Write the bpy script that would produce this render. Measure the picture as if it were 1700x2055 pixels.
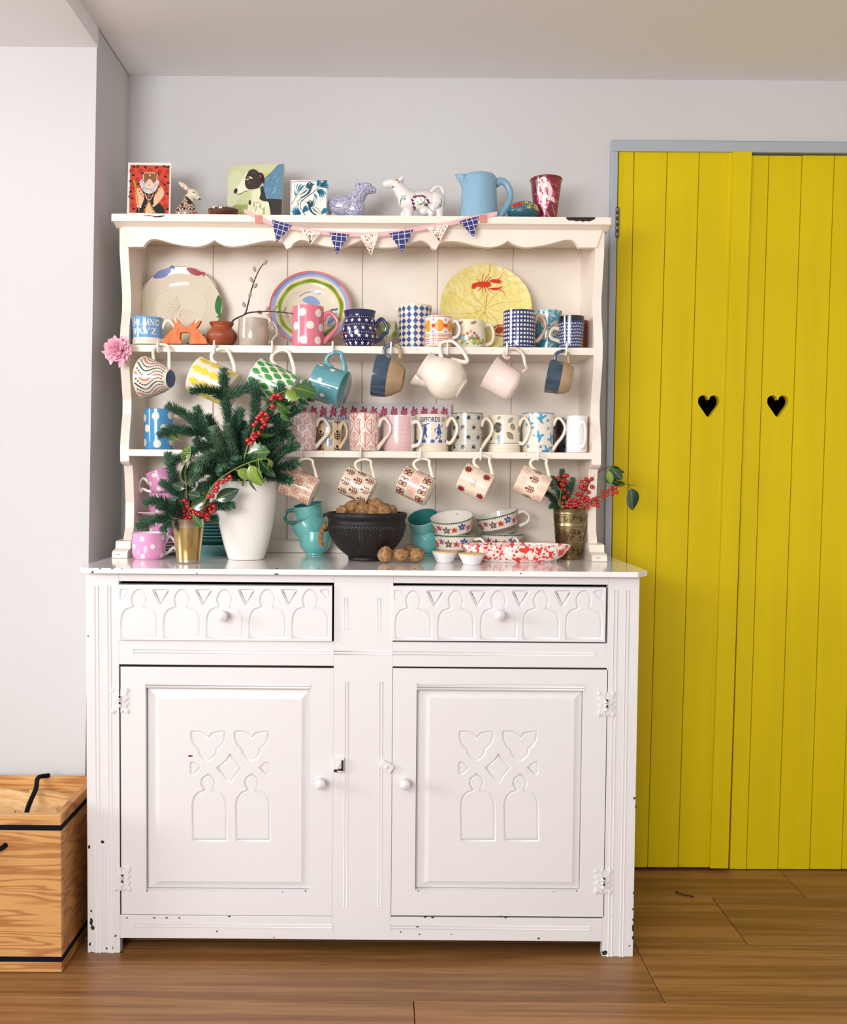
import bpy, bmesh, math, random
from mathutils import Vector, Matrix, Euler
from mathutils.geometry import tessellate_polygon
from mathutils.bvhtree import BVHTree
for o in list(bpy.data.objects): bpy.data.objects.remove(o)
SC = bpy.context.scene; COL = SC.collection
rnd = random.Random(7)
PI = math.pi; R_ = math.radians

# ---------------------------------------------------------------- camera
FW, FH, FPX = 1700., 2055., 1900.
CD, CH, PITCH, ROLL, PPX, PPY = 2.123, 1.0988, R_(2.3), R_(.43), 780., 1027.5
_F = Vector((0, math.cos(PITCH), -math.sin(PITCH))); _U0 = Vector((0, math.sin(PITCH), math.cos(PITCH))); _R0 = Vector((1, 0, 0))
_R = _R0*math.cos(ROLL)+_U0*math.sin(ROLL); _U = _U0*math.cos(ROLL)-_R0*math.sin(ROLL)
cam = bpy.data.cameras.new('camera'); camo = bpy.data.objects.new('camera', cam); COL.objects.link(camo)
camo.matrix_world = Matrix(((_R.x, _U.x, -_F.x, 0), (_R.y, _U.y, -_F.y, -CD), (_R.z, _U.z, -_F.z, CH), (0, 0, 0, 1)))
cam.sensor_fit = 'AUTO'; cam.sensor_width = 36.; cam.lens = 36.*FPX/FH; cam.shift_x = (FW/2-PPX)/FH; cam.clip_start = .05
SC.camera = camo

# ---------------------------------------------------------------- world, light, exposure
w = bpy.data.worlds.new('world'); SC.world = w; w.use_nodes = True
w.node_tree.nodes['Background'].inputs[0].default_value = (1.0, .98, .965, 1); w.node_tree.nodes['Background'].inputs[1].default_value = .74
def area(name, loc, target, sx, sy, power, col):
    l = bpy.data.lights.new(name, 'AREA'); l.shape = 'RECTANGLE'; l.size = sx; l.size_y = sy; l.energy = power; l.color = col
    o = bpy.data.objects.new(name, l); COL.objects.link(o); o.location = loc
    o.rotation_euler = (Vector(target)-Vector(loc)).to_track_quat('-Z', 'Y').to_euler(); return o
area('window_light', (-8.0, -2.8, 2.5), (-.1, .1, .9), 2.0, 2.3, 335, (.97, .98, 1.))
area('window_light', (-1.3, -4.5, 1.55), (.0, .2, .95), 1.5, 1.3, 70, (1., .99, .97))
area('ceiling_fill', (-1.1, -2.2, 1.5), (-.2, -.6, 2.3), .9, .5, 28, (.98, .98, 1.))  # added unseen fill light, only there to brighten the ceiling
SC.view_settings.view_transform = 'Standard'; SC.view_settings.look = 'None'; SC.view_settings.gamma = 1
SC.view_settings.use_curve_mapping = False; SC.view_settings.exposure = -0.05

# ---------------------------------------------------------------- measuring: photograph pixel -> point on a real plane
def ray(px, py): return _F+_R*((px-PPX)/FPX)+_U*((PPY-py)/FPX)
def at(px, py, Y):
    r = ray(px, py); t = (Y+CD)/r.y; return Vector((r.x*t, Y, CH+r.z*t))
def onz(px, py, Z):
    r = ray(px, py); t = (Z-CH)/r.z; return Vector((r.x*t, r.y*t-CD, Z))
def mmp(Y): return (Y+CD)/FPX            # metres per pixel at depth Y
def xz(pts, Y): return [(lambda p: (p.x, p.z))(at(a, b, Y)) for a, b in pts]

# ---------------------------------------------------------------- materials
def lin(h):
    c = [int(h[i:i+2], 16)/255 for i in (0, 2, 4)]
    return tuple(x/12.92 if x <= .04045 else ((x+.055)/1.055)**2.4 for x in c)+(1,)
MATS = {}
def M(name, h, rough=.45, metal=0., coat=0., bump=0., bscale=60., var=None, vscale=12., vstretch=(1, 1, 1), sss=0., thr=None, spec=.5):
    """one principled material; var = second colour mixed in by noise (thr = (lo, hi) of the ramp)"""
    if name in MATS: return MATS[name]
    m = bpy.data.materials.new(name); m.use_nodes = True; nt = m.node_tree; b = nt.nodes['Principled BSDF']
    b.inputs['Base Color'].default_value = lin(h); b.inputs['Roughness'].default_value = rough; b.inputs['Metallic'].default_value = metal
    b.inputs['Coat Weight'].default_value = coat; b.inputs['Coat Roughness'].default_value = .08; b.inputs['Specular IOR Level'].default_value = spec
    if sss: b.inputs['Subsurface Weight'].default_value = sss; b.inputs['Subsurface Scale'].default_value = .004
    m.diffuse_color = lin(h)
    if var or bump:
        tc = nt.nodes.new('ShaderNodeTexCoord'); mp = nt.nodes.new('ShaderNodeMapping'); nt.links.new(tc.outputs['Object'], mp.inputs[0])
        mp.inputs['Scale'].default_value = vstretch
    if var:
        n = nt.nodes.new('ShaderNodeTexNoise'); n.inputs['Scale'].default_value = vscale; n.inputs['Detail'].default_value = 5
        nt.links.new(mp.outputs[0], n.inputs[0]); r = nt.nodes.new('ShaderNodeValToRGB'); nt.links.new(n.outputs[0], r.inputs[0])
        lo, hi = thr or (.3, .7); r.color_ramp.elements[0].position = lo; r.color_ramp.elements[1].position = hi
        r.color_ramp.elements[0].color = lin(h); r.color_ramp.elements[1].color = lin(var); nt.links.new(r.outputs[0], b.inputs['Base Color'])
    if bump:
        n = nt.nodes.new('ShaderNodeTexNoise'); n.inputs['Scale'].default_value = bscale; n.inputs['Detail'].default_value = 4
        nt.links.new(mp.outputs[0], n.inputs[0]); bp = nt.nodes.new('ShaderNodeBump'); bp.inputs['Strength'].default_value = bump; bp.inputs['Distance'].default_value = .004
        nt.links.new(n.outputs[0], bp.inputs['Height']); nt.links.new(bp.outputs[0], b.inputs['Normal'])
    MATS[name] = m; return m
def glaze(h, rough=.12): return M('glaze_'+h+('' if rough == .12 else str(rough)), h, rough, coat=.35, spec=.5)
def ink(h): return M('print_'+h, h, .2, coat=.3)
def paper(h): return M('paper_'+h, h, .7)
def wood(name, c1, c2, scale=(1, 14, 14), wscale=1.6, dist=6., rough=.45, c3=None, ring=True, bump=.06, soft=.3):
    if name in MATS: return MATS[name]
    m = bpy.data.materials.new(name); m.use_nodes = True; nt = m.node_tree; b = nt.nodes['Principled BSDF']; L = nt.links.new
    tc = nt.nodes.new('ShaderNodeTexCoord'); oi = nt.nodes.new('ShaderNodeObjectInfo'); mul = nt.nodes.new('ShaderNodeVectorMath'); mul.operation = 'MULTIPLY_ADD'
    cb = nt.nodes.new('ShaderNodeCombineXYZ'); mm = nt.nodes.new('ShaderNodeMath'); mm.operation = 'MULTIPLY'; mm.inputs[1].default_value = 37.
    L(oi.outputs['Random'], mm.inputs[0])
    for i in range(3): L(mm.outputs[0], cb.inputs[i])
    mul.inputs[1].default_value = scale; L(tc.outputs['Object'], mul.inputs[0]); L(cb.outputs[0], mul.inputs[2])
    n1 = nt.nodes.new('ShaderNodeTexNoise'); n1.inputs['Scale'].default_value = wscale; n1.inputs['Detail'].default_value = 3; n1.inputs['Distortion'].default_value = .4; L(mul.outputs[0], n1.inputs[0])
    if ring:
        s = nt.nodes.new('ShaderNodeMath'); s.operation = 'MULTIPLY'; s.inputs[1].default_value = dist; L(n1.outputs[0], s.inputs[0])
        f = nt.nodes.new('ShaderNodeMath'); f.operation = 'PINGPONG'; f.inputs[1].default_value = 1.; L(s.outputs[0], f.inputs[0]); src = f.outputs[0]
    else: src = n1.outputs[0]
    r = nt.nodes.new('ShaderNodeValToRGB'); L(src, r.inputs[0]); e = r.color_ramp.elements
    e[0].color = lin(c1); e[1].color = lin(c2); e[0].position = .15 if ring else .3; e[1].position = (.9 if soft < .5 else .55) if ring else .7
    n2 = nt.nodes.new('ShaderNodeTexNoise'); n2.inputs['Scale'].default_value = wscale*9; n2.inputs['Detail'].default_value = 6; L(mul.outputs[0], n2.inputs[0])
    mx = nt.nodes.new('ShaderNodeMix'); mx.data_type = 'RGBA'; mx.blend_type = 'MULTIPLY'; mx.inputs[0].default_value = .55
    r2 = nt.nodes.new('ShaderNodeValToRGB'); L(n2.outputs[0], r2.inputs[0]); r2.color_ramp.elements[0].position = .3; r2.color_ramp.elements[0].color = (.55+.35*(soft > .5), .5+.36*(soft > .5), .45+.36*(soft > .5), 1); r2.color_ramp.elements[1].position = .6
    L(r.outputs[0], mx.inputs[6]); L(r2.outputs[0], mx.inputs[7])
    hs = nt.nodes.new('ShaderNodeHueSaturation'); L(mx.outputs[2], hs.inputs['Color']); mr = nt.nodes.new('ShaderNodeMapRange'); mr.inputs[3].default_value = .86; mr.inputs[4].default_value = 1.1
    L(oi.outputs['Random'], mr.inputs[0]); L(mr.outputs[0], hs.inputs['Value']); L(hs.outputs[0], b.inputs['Base Color']); b.inputs['Roughness'].default_value = rough
    bp = nt.nodes.new('ShaderNodeBump'); bp.inputs['Strength'].default_value = bump; bp.inputs['Distance'].default_value = .003; L(n2.outputs[0], bp.inputs['Height']); L(bp.outputs[0], b.inputs['Normal'])
    MATS[name] = m; return m
def spots(name, base, layers, rough=.15, coat=.3):
    """layers of (colour, scale, threshold, kind): kind 'v' cell dots, 'n' noise islands, 'r' cell rings, 's' splatter"""
    if name in MATS: return MATS[name]
    m = bpy.data.materials.new(name); m.use_nodes = True; nt = m.node_tree; b = nt.nodes['Principled BSDF']; L = nt.links.new
    b.inputs['Roughness'].default_value = rough; b.inputs['Coat Weight'].default_value = coat
    tc = nt.nodes.new('ShaderNodeTexCoord'); cur = None
    for i, (c, sc, th, kind) in enumerate(layers):
        mp = nt.nodes.new('ShaderNodeMapping'); mp.inputs['Location'].default_value = (i*3.1, i*1.7, i*5.3); L(tc.outputs['Object'], mp.inputs[0]); vec = mp.outputs[0]
        if kind == 'n':
            n = nt.nodes.new('ShaderNodeTexNoise'); n.inputs['Scale'].default_value = sc; n.inputs['Detail'].default_value = 2.5; L(vec, n.inputs[0]); o = n.outputs[0]; op = 'GREATER_THAN'
        else:
            if kind == 's':
                nn = nt.nodes.new('ShaderNodeTexNoise'); nn.inputs['Scale'].default_value = sc*1.3; L(vec, nn.inputs[0]); va = nt.nodes.new('ShaderNodeVectorMath'); va.operation = 'MULTIPLY_ADD'
                va.inputs[1].default_value = (.6/sc,)*3; L(nn.outputs['Color'], va.inputs[0]); L(vec, va.inputs[2]); vec = va.outputs[0]
            n = nt.nodes.new('ShaderNodeTexVoronoi'); n.inputs['Scale'].default_value = sc; L(vec, n.inputs[0]); o = n.outputs['Distance']; op = 'LESS_THAN'
            if kind == 'r':
                s = nt.nodes.new('ShaderNodeMath'); s.operation = 'SUBTRACT'; s.inputs[1].default_value = .32; L(o, s.inputs[0]); a = nt.nodes.new('ShaderNodeMath'); a.operation = 'ABSOLUTE'; L(s.outputs[0], a.inputs[0]); o = a.outputs[0]
        t = nt.nodes.new('ShaderNodeMath'); t.operation = op; t.inputs[1].default_value = th; L(o, t.inputs[0])
        mx = nt.nodes.new('ShaderNodeMix'); mx.data_type = 'RGBA'; L(t.outputs[0], mx.inputs[0]); mx.inputs[7].default_value = lin(c)
        if cur is None: mx.inputs[6].default_value = lin(base)
        else: L(cur, mx.inputs[6])
        cur = mx.outputs[2]
    L(cur, b.inputs['Base Color']); MATS[name] = m; return m

# ---------------------------------------------------------------- mesh builder
def catmull(pts, n=6):
    P = [Vector(p) for p in pts]
    if len(P) < 3: return P
    out = []
    for i in range(len(P)-1):
        a = P[i-1] if i else P[0]*2-P[1]; b = P[i]; c = P[i+1]; d = P[i+2] if i+2 < len(P) else P[-1]*2-P[-2]
        for k in range(n):
            t = k/n; out.append(.5*((2*b)+(c-a)*t+(2*a-5*b+4*c-d)*t*t+(3*b-a-3*c+d)*t**3))
    out.append(P[-1]); return out
class MB:
    def __init__(s): s.v = []; s.f = []; s.m = []; s.s = []; s.mats = []
    def mi(s, m):
        if m not in s.mats: s.mats.append(m)
        return s.mats.index(m)
    def add(s, vs, fs, m, smooth=False, X=None):
        o = len(s.v); k = s.mi(m)
        s.v += [tuple(X @ Vector(p)) for p in vs] if X else [tuple(p) for p in vs]
        for f in fs: s.f.append(tuple(i+o for i in f)); s.m.append(k); s.s.append(smooth)
        return s
    def box(s, x0, x1, y0, y1, z0, z1, m, X=None):
        vs = [(x, y, z) for x in (x0, x1) for y in (y0, y1) for z in (z0, z1)]
        return s.add(vs, [(0, 1, 3, 2), (4, 6, 7, 5), (0, 4, 5, 1), (2, 3, 7, 6), (0, 2, 6, 4), (1, 5, 7, 3)], m, False, X)
    def hexa(s, c, m): # 8 corners ordered like box
        return s.add(c, [(0, 1, 3, 2), (4, 6, 7, 5), (0, 4, 5, 1), (2, 3, 7, 6), (0, 2, 6, 4), (1, 5, 7, 3)], m)
    def prism(s, loop, a, b, m, axis='y', holes=(), X=None, smooth_side=False):
        """2-D loop extruded from a to b along an axis"""
        mk = {'y': lambda p, t: (p[0], t, p[1]), 'x': lambda p, t: (t, p[0], p[1]), 'z': lambda p, t: (p[0], p[1], t)}[axis]
        loops = [list(loop)]+[list(h) for h in holes]; flat = [p for l in loops for p in l]; n = len(flat)
        tris = tessellate_polygon([[Vector((p[0], p[1], 0)) for p in l] for l in loops])
        vs = [mk(p, a) for p in flat]+[mk(p, b) for p in flat]; s.add(vs, [tuple(t) for t in tris]+[tuple(i+n for i in reversed(t)) for t in tris], m, False, X)
        o = 0
        for l in loops:
            k = len(l); q = [mk(p, a) for p in l]+[mk(p, b) for p in l]
            s.add(q, [(i, (i+1) % k, k+(i+1) % k, k+i) for i in range(k)], m, smooth_side, X)
        return s
    def lathe(s, prof, m, seg=48, X=None, wob=None, sx=1., sy=1., sharp=38):
        """m: material or function(segment, zmid)->material. profile (r, z)"""
        P = [Vector((r, z)) for r, z in prof]; runs = [[0]]
        for i in range(1, len(P)-1):
            runs[-1].append(i); d1, d2 = P[i]-P[i-1], P[i+1]-P[i]
            if d1.length > 1e-7 and d2.length > 1e-7 and math.degrees(d1.angle(d2)) > sharp: runs.append([i])
        runs[-1].append(len(P)-1)
        for run in runs:
            vs = []
            for i in run:
                r, z = P[i]
                for k in range(seg):
                    a = 2*PI*k/seg; q = r*(wob(a, z) if wob else 1.)
                    vs.append((q*math.sin(a)*sx, -q*math.cos(a)*sy, z))
            for j in range(len(run)-1):
                mm = m(run[j], (P[run[j]].y+P[run[j+1]].y)/2) if callable(m) else m
                fs = [(j*seg+k, j*seg+(k+1) % seg, (j+1)*seg+(k+1) % seg, (j+1)*seg+k) for k in range(seg)]
                if j == 0: o0 = len(s.v); s.add(vs, fs, mm, True, X)
                else:
                    kk = s.mi(mm)
                    for f in fs: s.f.append(tuple(i+o0 for i in f)); s.m.append(kk); s.s.append(True)
        return s
    def tube(s, path, r, m, seg=8, flat=1., X=None, closed=False, cap=True, up=None):
        P = [Vector(p) for p in path]; n = len(P); vs = []
        T = [((P[(i+1) % n]-P[i-1]) if closed else (P[min(i+1, n-1)]-P[max(i-1, 0)])).normalized() for i in range(n)]
        nrm = Vector(up) if up else (Vector((0, 1, 0)) if abs(T[0].y) < .9 else Vector((1, 0, 0)))
        for i in range(n):
            nrm = (nrm-T[i]*nrm.dot(T[i])); nrm = nrm.normalized() if nrm.length > 1e-6 else T[i].orthogonal().normalized()
            b = T[i].cross(nrm); rr = r(i/(n-1)) if callable(r) else r
            for k in range(seg):
                a = 2*PI*k/seg; vs.append(P[i]+nrm*(math.cos(a)*rr*flat)+b*(math.sin(a)*rr))
        fs = [(i*seg+k, i*seg+(k+1) % seg, ((i+1) % n)*seg+(k+1) % seg, ((i+1) % n)*seg+k) for i in range(n if closed else n-1) for k in range(seg)]
        if cap and not closed: fs += [tuple(range(seg)), tuple((n-1)*seg+k for k in reversed(range(seg)))]
        return s.add(vs, fs, m, True, X)
    def ball(s, c, r, m, nu=12, nv=8, rot=None, X=None):
        r = (r, r, r) if not hasattr(r, '__len__') else r; c = Vector(c); vs = [Vector((0, 0, -r[2]))]
        for j in range(1, nv):
            t = -PI/2+PI*j/nv
            for k in range(nu): a = 2*PI*k/nu; vs.append(Vector((r[0]*math.cos(t)*math.cos(a), r[1]*math.cos(t)*math.sin(a), r[2]*math.sin(t))))
        vs.append(Vector((0, 0, r[2]))); E = Euler(rot).to_matrix() if rot else None
        vs = [c+(E @ p if E else p) for p in vs]; last = len(vs)-1
        fs = [(0, 1+(k+1) % nu, 1+k) for k in range(nu)]+[(1+j*nu+k, 1+j*nu+(k+1) % nu, 1+(j+1)*nu+(k+1) % nu, 1+(j+1)*nu+k) for j in range(nv-2) for k in range(nu)]
        fs += [(last, 1+(nv-2)*nu+k, 1+(nv-2)*nu+(k+1) % nu) for k in range(nu)]
        return s.add(vs, fs, m, True, X)
    def decal(s, polys, m, S, off=.00025, maxl=.006):
        """flat print: 2-D polygons laid on surface S(u, v, off)"""
        idx = {}; vs = []; fs = []
        def vid(p):
            k = (round(p[0], 6), round(p[1], 6))
            if k not in idx: idx[k] = len(vs); vs.append(S(p[0], p[1], off))
            return idx[k]
        for poly in polys:
            tr = [(0, 1, 2)] if len(poly) == 3 else tessellate_polygon([[Vector((p[0], p[1], 0)) for p in poly]])
            st = [tuple(tuple(poly[i][:2]) for i in t) for t in tr]
            while st:
                a, b, c = st.pop(); l = [math.dist(a, b), math.dist(b, c), math.dist(c, a)]; k = l.index(max(l))
                if l[k] > maxl:
                    if k == 1: a, b, c = b, c, a
                    elif k == 2: a, b, c = c, a, b
                    q = ((a[0]+b[0])/2, (a[1]+b[1])/2); st += [(a, q, c), (q, b, c)]
                else:
                    t = (vid(a), vid(b), vid(c))
                    if len(set(t)) == 3: fs.append(t)
        vs2 = []; keep = {}
        if any(p is None for p in vs):
            for i, p in enumerate(vs):
                if p is not None: keep[i] = len(vs2); vs2.append(p)
            fs = [tuple(keep[i] for i in f) for f in fs if all(i in keep for i in f)]; vs = vs2
        return s.add(vs, fs, m, True)
    def mesh(s, name):
        me = bpy.data.meshes.new(name); me.from_pydata(s.v, [], s.f)
        for m in s.mats: me.materials.append(m)
        me.polygons.foreach_set('material_index', s.m); me.polygons.foreach_set('use_smooth', s.s); me.update(); return me
    def build(s, name, parent=None, label=None, bevel=0., kind=None, seg=2):
        o = bpy.data.objects.new(name, s.mesh(name)); COL.objects.link(o)
        if parent: o.parent = parent
        if label: o['label'] = label
        if kind: o['kind'] = kind
        if bevel:
            b = o.modifiers.new('bevel', 'BEVEL'); b.width = bevel; b.segments = seg; b.limit_method = 'ANGLE'; b.angle_limit = R_(40); b.harden_normals = False
        return o
def thing(name, label, cat, loc=(0, 0, 0), rot=(0, 0, 0), group=None):
    o = bpy.data.objects.new(name, None); COL.objects.link(o); o.location = loc; o.rotation_euler = rot; o.empty_display_size = .03
    o['label'] = label; o['category'] = cat
    if group: o['group'] = group
    return o
def tag(o, label, cat, group=None):
    o['label'] = label; o['category'] = cat
    if group: o['group'] = group
    return o
def struct(name, mb, parent=None, bevel=0., label=None):
    o = mb.build(name, parent, label, bevel); o['kind'] = 'structure'; return o
def dup(o, parent=None, label=None):
    c = o.copy(); COL.objects.link(c)
    if parent: c.parent = parent
    if label: c['label'] = label
    for ch in [x for x in o.children]: dup(ch, c)
    return c

# ---------------------------------------------------------------- flat print shapes
def circ(x, y, r, n=18, ry=None): ry = ry or r; return [(x+r*math.cos(2*PI*i/n), y+ry*math.sin(2*PI*i/n)) for i in range(n)]
def ell(x, y, a, b, rot=0., n=14):
    c, s = math.cos(rot), math.sin(rot); return [(x+a*math.cos(t)*c-b*math.sin(t)*s, y+a*math.cos(t)*s+b*math.sin(t)*c) for t in [2*PI*i/n for i in range(n)]]
def star(x, y, ro, ri, n=5, rot=0.): return [(x+(ro if i % 2 == 0 else ri)*math.sin(rot+PI*i/n), y+(ro if i % 2 == 0 else ri)*math.cos(rot+PI*i/n)) for i in range(2*n)]
def rect(x0, y0, x1, y1): return [(x0, y0), (x1, y0), (x1, y1), (x0, y1)]
def leaf2(x, y, l, wd, rot=0., n=7):
    c, s = math.cos(rot), math.sin(rot); pts = [(l*i/n, wd*math.sin(PI*i/n)) for i in range(n+1)]+[(l*i/n, -wd*math.sin(PI*i/n)) for i in range(n-1, 0, -1)]
    return [(x+a*c-b*s, y+a*s+b*c) for a, b in pts]
def stroke(pts, wd, taper=False):
    out = []; n = len(pts); L = []; Rr = []
    for i in range(n):
        a = pts[max(i-1, 0)]; b = pts[min(i+1, n-1)]; dx, dy = b[0]-a[0], b[1]-a[1]; l = math.hypot(dx, dy) or 1
        h = wd/2*((1-i/(n-1)*.8) if taper else 1); L.append((pts[i][0]-dy/l*h, pts[i][1]+dx/l*h)); Rr.append((pts[i][0]+dy/l*h, pts[i][1]-dx/l*h))
    for i in range(n-1): out.append([L[i], L[i+1], Rr[i+1], Rr[i]])
    return out
def ringp(x, y, r, wd, n=20): p = circ(x, y, r, n); return stroke(p+[p[0], p[1]], wd)
def smooth2(pts, n=5): return [(p.x, p.y) for p in catmull([(a, b, 0) for a, b in pts], n)]
def closed2(pts, n=4):
    k = len(pts); q = smooth2([pts[-1]]+list(pts)+[pts[0], pts[1]], n); return q[n:n+n*k]
def xf(poly, x=0, y=0, sc=1., rot=0., fx=1):
    c, s = math.cos(rot), math.sin(rot); return [(x+sc*(fx*a*c-b*s), y+sc*(fx*a*s+b*c)) for a, b in poly]
def xfs(polys, *a, **k): return [xf(p, *a, **k) for p in polys]
def text2d(t, size, extrude_bold=0.):
    cu = bpy.data.curves.new('lettering', 'FONT'); cu.body = t; cu.size = size; cu.align_x = 'CENTER'; cu.offset = extrude_bold; cu.resolution_u = 3
    o = bpy.data.objects.new('lettering', cu); COL.objects.link(o); bpy.context.view_layer.update()
    me = o.evaluated_get(bpy.context.evaluated_depsgraph_get()).to_mesh(); ps = [[(me.vertices[i].co.x, me.vertices[i].co.y) for i in p.vertices] for p in me.polygons]
    bpy.data.objects.remove(o); bpy.data.curves.remove(cu); return ps
def blob(parts, voxel=.0022, smooth=4):
    """one continuous surface from overlapping rounded masses: (c, radii[, rot]) ellipsoids and (p0, p1, r0, r1) limbs"""
    t = MB(); m0 = M('plain', 'ffffff')
    for p in parts:
        if len(p) == 4:
            a, b, r0, r1 = p; a, b = Vector(a), Vector(b); n = max(3, int((b-a).length/(.5*min(r0, r1)))+1)
            for i in range(n+1): t.ball(a.lerp(b, i/n), r0+(r1-r0)*i/n, m0, 12, 8)
        else: t.ball(p[0], p[1], m0, 16, 10, p[2] if len(p) > 2 else None)
    o = t.build('tmp'); r = o.modifiers.new('r', 'REMESH'); r.mode = 'VOXEL'; r.voxel_size = voxel; sm = o.modifiers.new('s', 'SMOOTH'); sm.factor = .5; sm.iterations = smooth
    bpy.context.view_layer.update(); me = bpy.data.meshes.new_from_object(o.evaluated_get(bpy.context.evaluated_depsgraph_get()))
    vs = [tuple(v.co) for v in me.vertices]; fs = [tuple(p.vertices) for p in me.polygons]; bpy.data.objects.remove(o); bpy.data.meshes.remove(me)
    return vs, fs
def projector(vs, fs):
    bv = BVHTree.FromPolygons([Vector(v) for v in vs], fs)
    def S(u, v, off):
        h = bv.ray_cast(Vector((u, -1, v)), Vector((0, 1, 0)))
        if h[0] is None: return None
        return tuple(h[0]+Vector((0, -1, 0))*off*1.5+h[1]*0)
    return S
# ================================================================ the room
YB = .49                                            # back wall
zc = at(700, 155, YB).z; xa = at(260, 150, YB).x
def on_x(px, py, X):
    r = ray(px, py); t = X/r.x; return Vector((X, r.y*t-CD, CH+r.z*t))
pl_ = on_x(197, 95, xa); YL = pl_.y; zs = pl_.z      # front of the chimney-side wall, lower ceiling
xb = at(174, 1560, YL).x; xb0 = xb-(.5)*(xa-xb)/(zs-.5)
WALL = M('white_wall_paint', 'CFCECE', .85, bump=.12, bscale=90, var='CAC8C7', vscale=1.5)
CEILM = M('ceiling_paint', 'EFEDED', .9, bump=.06, bscale=60)
df0, df1 = at(1228, 281, YB), at(1786, 285, YB)      # door opening with frame
b = MB(); T = .12
b.box(xa-.3, df0.x, YB, YB+T, -.05, zc+.1, WALL); b.box(df0.x, df1.x, YB, YB+T, df0.z, zc+.1, WALL); b.box(df1.x, 3.0, YB, YB+T, -.05, zc+.1, WALL)
struct('wall_back', b)
b = MB(); b.hexa([(-3.2, YL, 0), (-3.2, YL, zc+.1), (-3.2, YB+T, 0), (-3.2, YB+T, zc+.1), (xb0, YL, 0), (xa, YL, zc+.1), (xb0, YB, 0), (xa, YB, zc+.1)], WALL); struct('wall_left', b)
b = MB(); b.box(xa, 3.0, -3.2, YB+T, zc, zc+.1, CEILM); struct('ceiling', b)
b = MB(); b.box(-2.2, xa, -3.2, YL+.001, zs, zc+.1, CEILM); struct('ceiling_left', b)
# cupboard behind the yellow doors
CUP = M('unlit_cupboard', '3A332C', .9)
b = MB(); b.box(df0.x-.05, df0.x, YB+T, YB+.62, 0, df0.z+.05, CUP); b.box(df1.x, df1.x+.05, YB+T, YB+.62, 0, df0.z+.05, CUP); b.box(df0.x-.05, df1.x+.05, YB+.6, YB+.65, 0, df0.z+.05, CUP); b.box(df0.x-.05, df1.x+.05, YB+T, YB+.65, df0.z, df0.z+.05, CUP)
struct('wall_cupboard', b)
# floor: a dark bed with oak planks laid on it
OAK = wood('oak_planks', '875B30', 'A27444', scale=(.45, 14, 14), wscale=2.2, dist=5., rough=.4, bump=.03)
b = MB(); b.box(-3.2, 3., -2.9, YB+.65, -.06, -.02, M('floor_bed', '1E120A', .9)); floor = struct('floor', b)
ys = [YB+.65, onz(1500, 1738, 0).y+.02, onz(1500, 1801, 0).y, onz(1400, 1894, 0).y, onz(850, 2008, 0).y]
while ys[-1] > -2.8: ys.append(ys[-1]-.195)
cuts = {1: onz(1592, 1775, 0).x, 2: onz(1465, 1848, 0).x, 3: onz(1306, 1956, 0).x, 4: onz(831, 2020, 0).x}
for i in range(len(ys)-1):
    c = cuts.get(i, rnd.uniform(-1, 1)); xs = [-3.2]+sorted([c-1.9, c, c+1.9])+[3.0]; xs = [x for x in xs if -3.2 <= x <= 3.0]
    for x0, x1 in zip(xs, xs[1:]):
        if x1-x0 < .1: continue
        b = MB(); b.box(-(x1-x0)/2+.0008, (x1-x0)/2-.0008, ys[i+1]+.0008, ys[i]-.0008, -.02, 0, OAK)
        o = b.build('plank', floor, bevel=.0012, seg=1); o.location.x = (x0+x1)/2
# blue-grey door frame
TRIM = M('blue_grey_gloss', 'A9B0B8', .4, bump=.05)
YD = YB-.012
fx, fi = at(1228, 281, YB-.02), at(1241, 303, YB-.02)
b = MB(); b.box(fx.x, fi.x, YB-.02, YB+T, .0, fi.z, TRIM); struct('trim_1', b, bevel=.002)
b = MB(); b.box(fx.x, df1.x+.01, YB-.02, YB+T, fi.z, fx.z, TRIM); struct('trim_2', b, bevel=.002)
b = MB(); b.box(df1.x-.012, df1.x+.01, YB-.02, YB+T, .0, fi.z, TRIM); struct('trim_3', b, bevel=.002)
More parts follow.
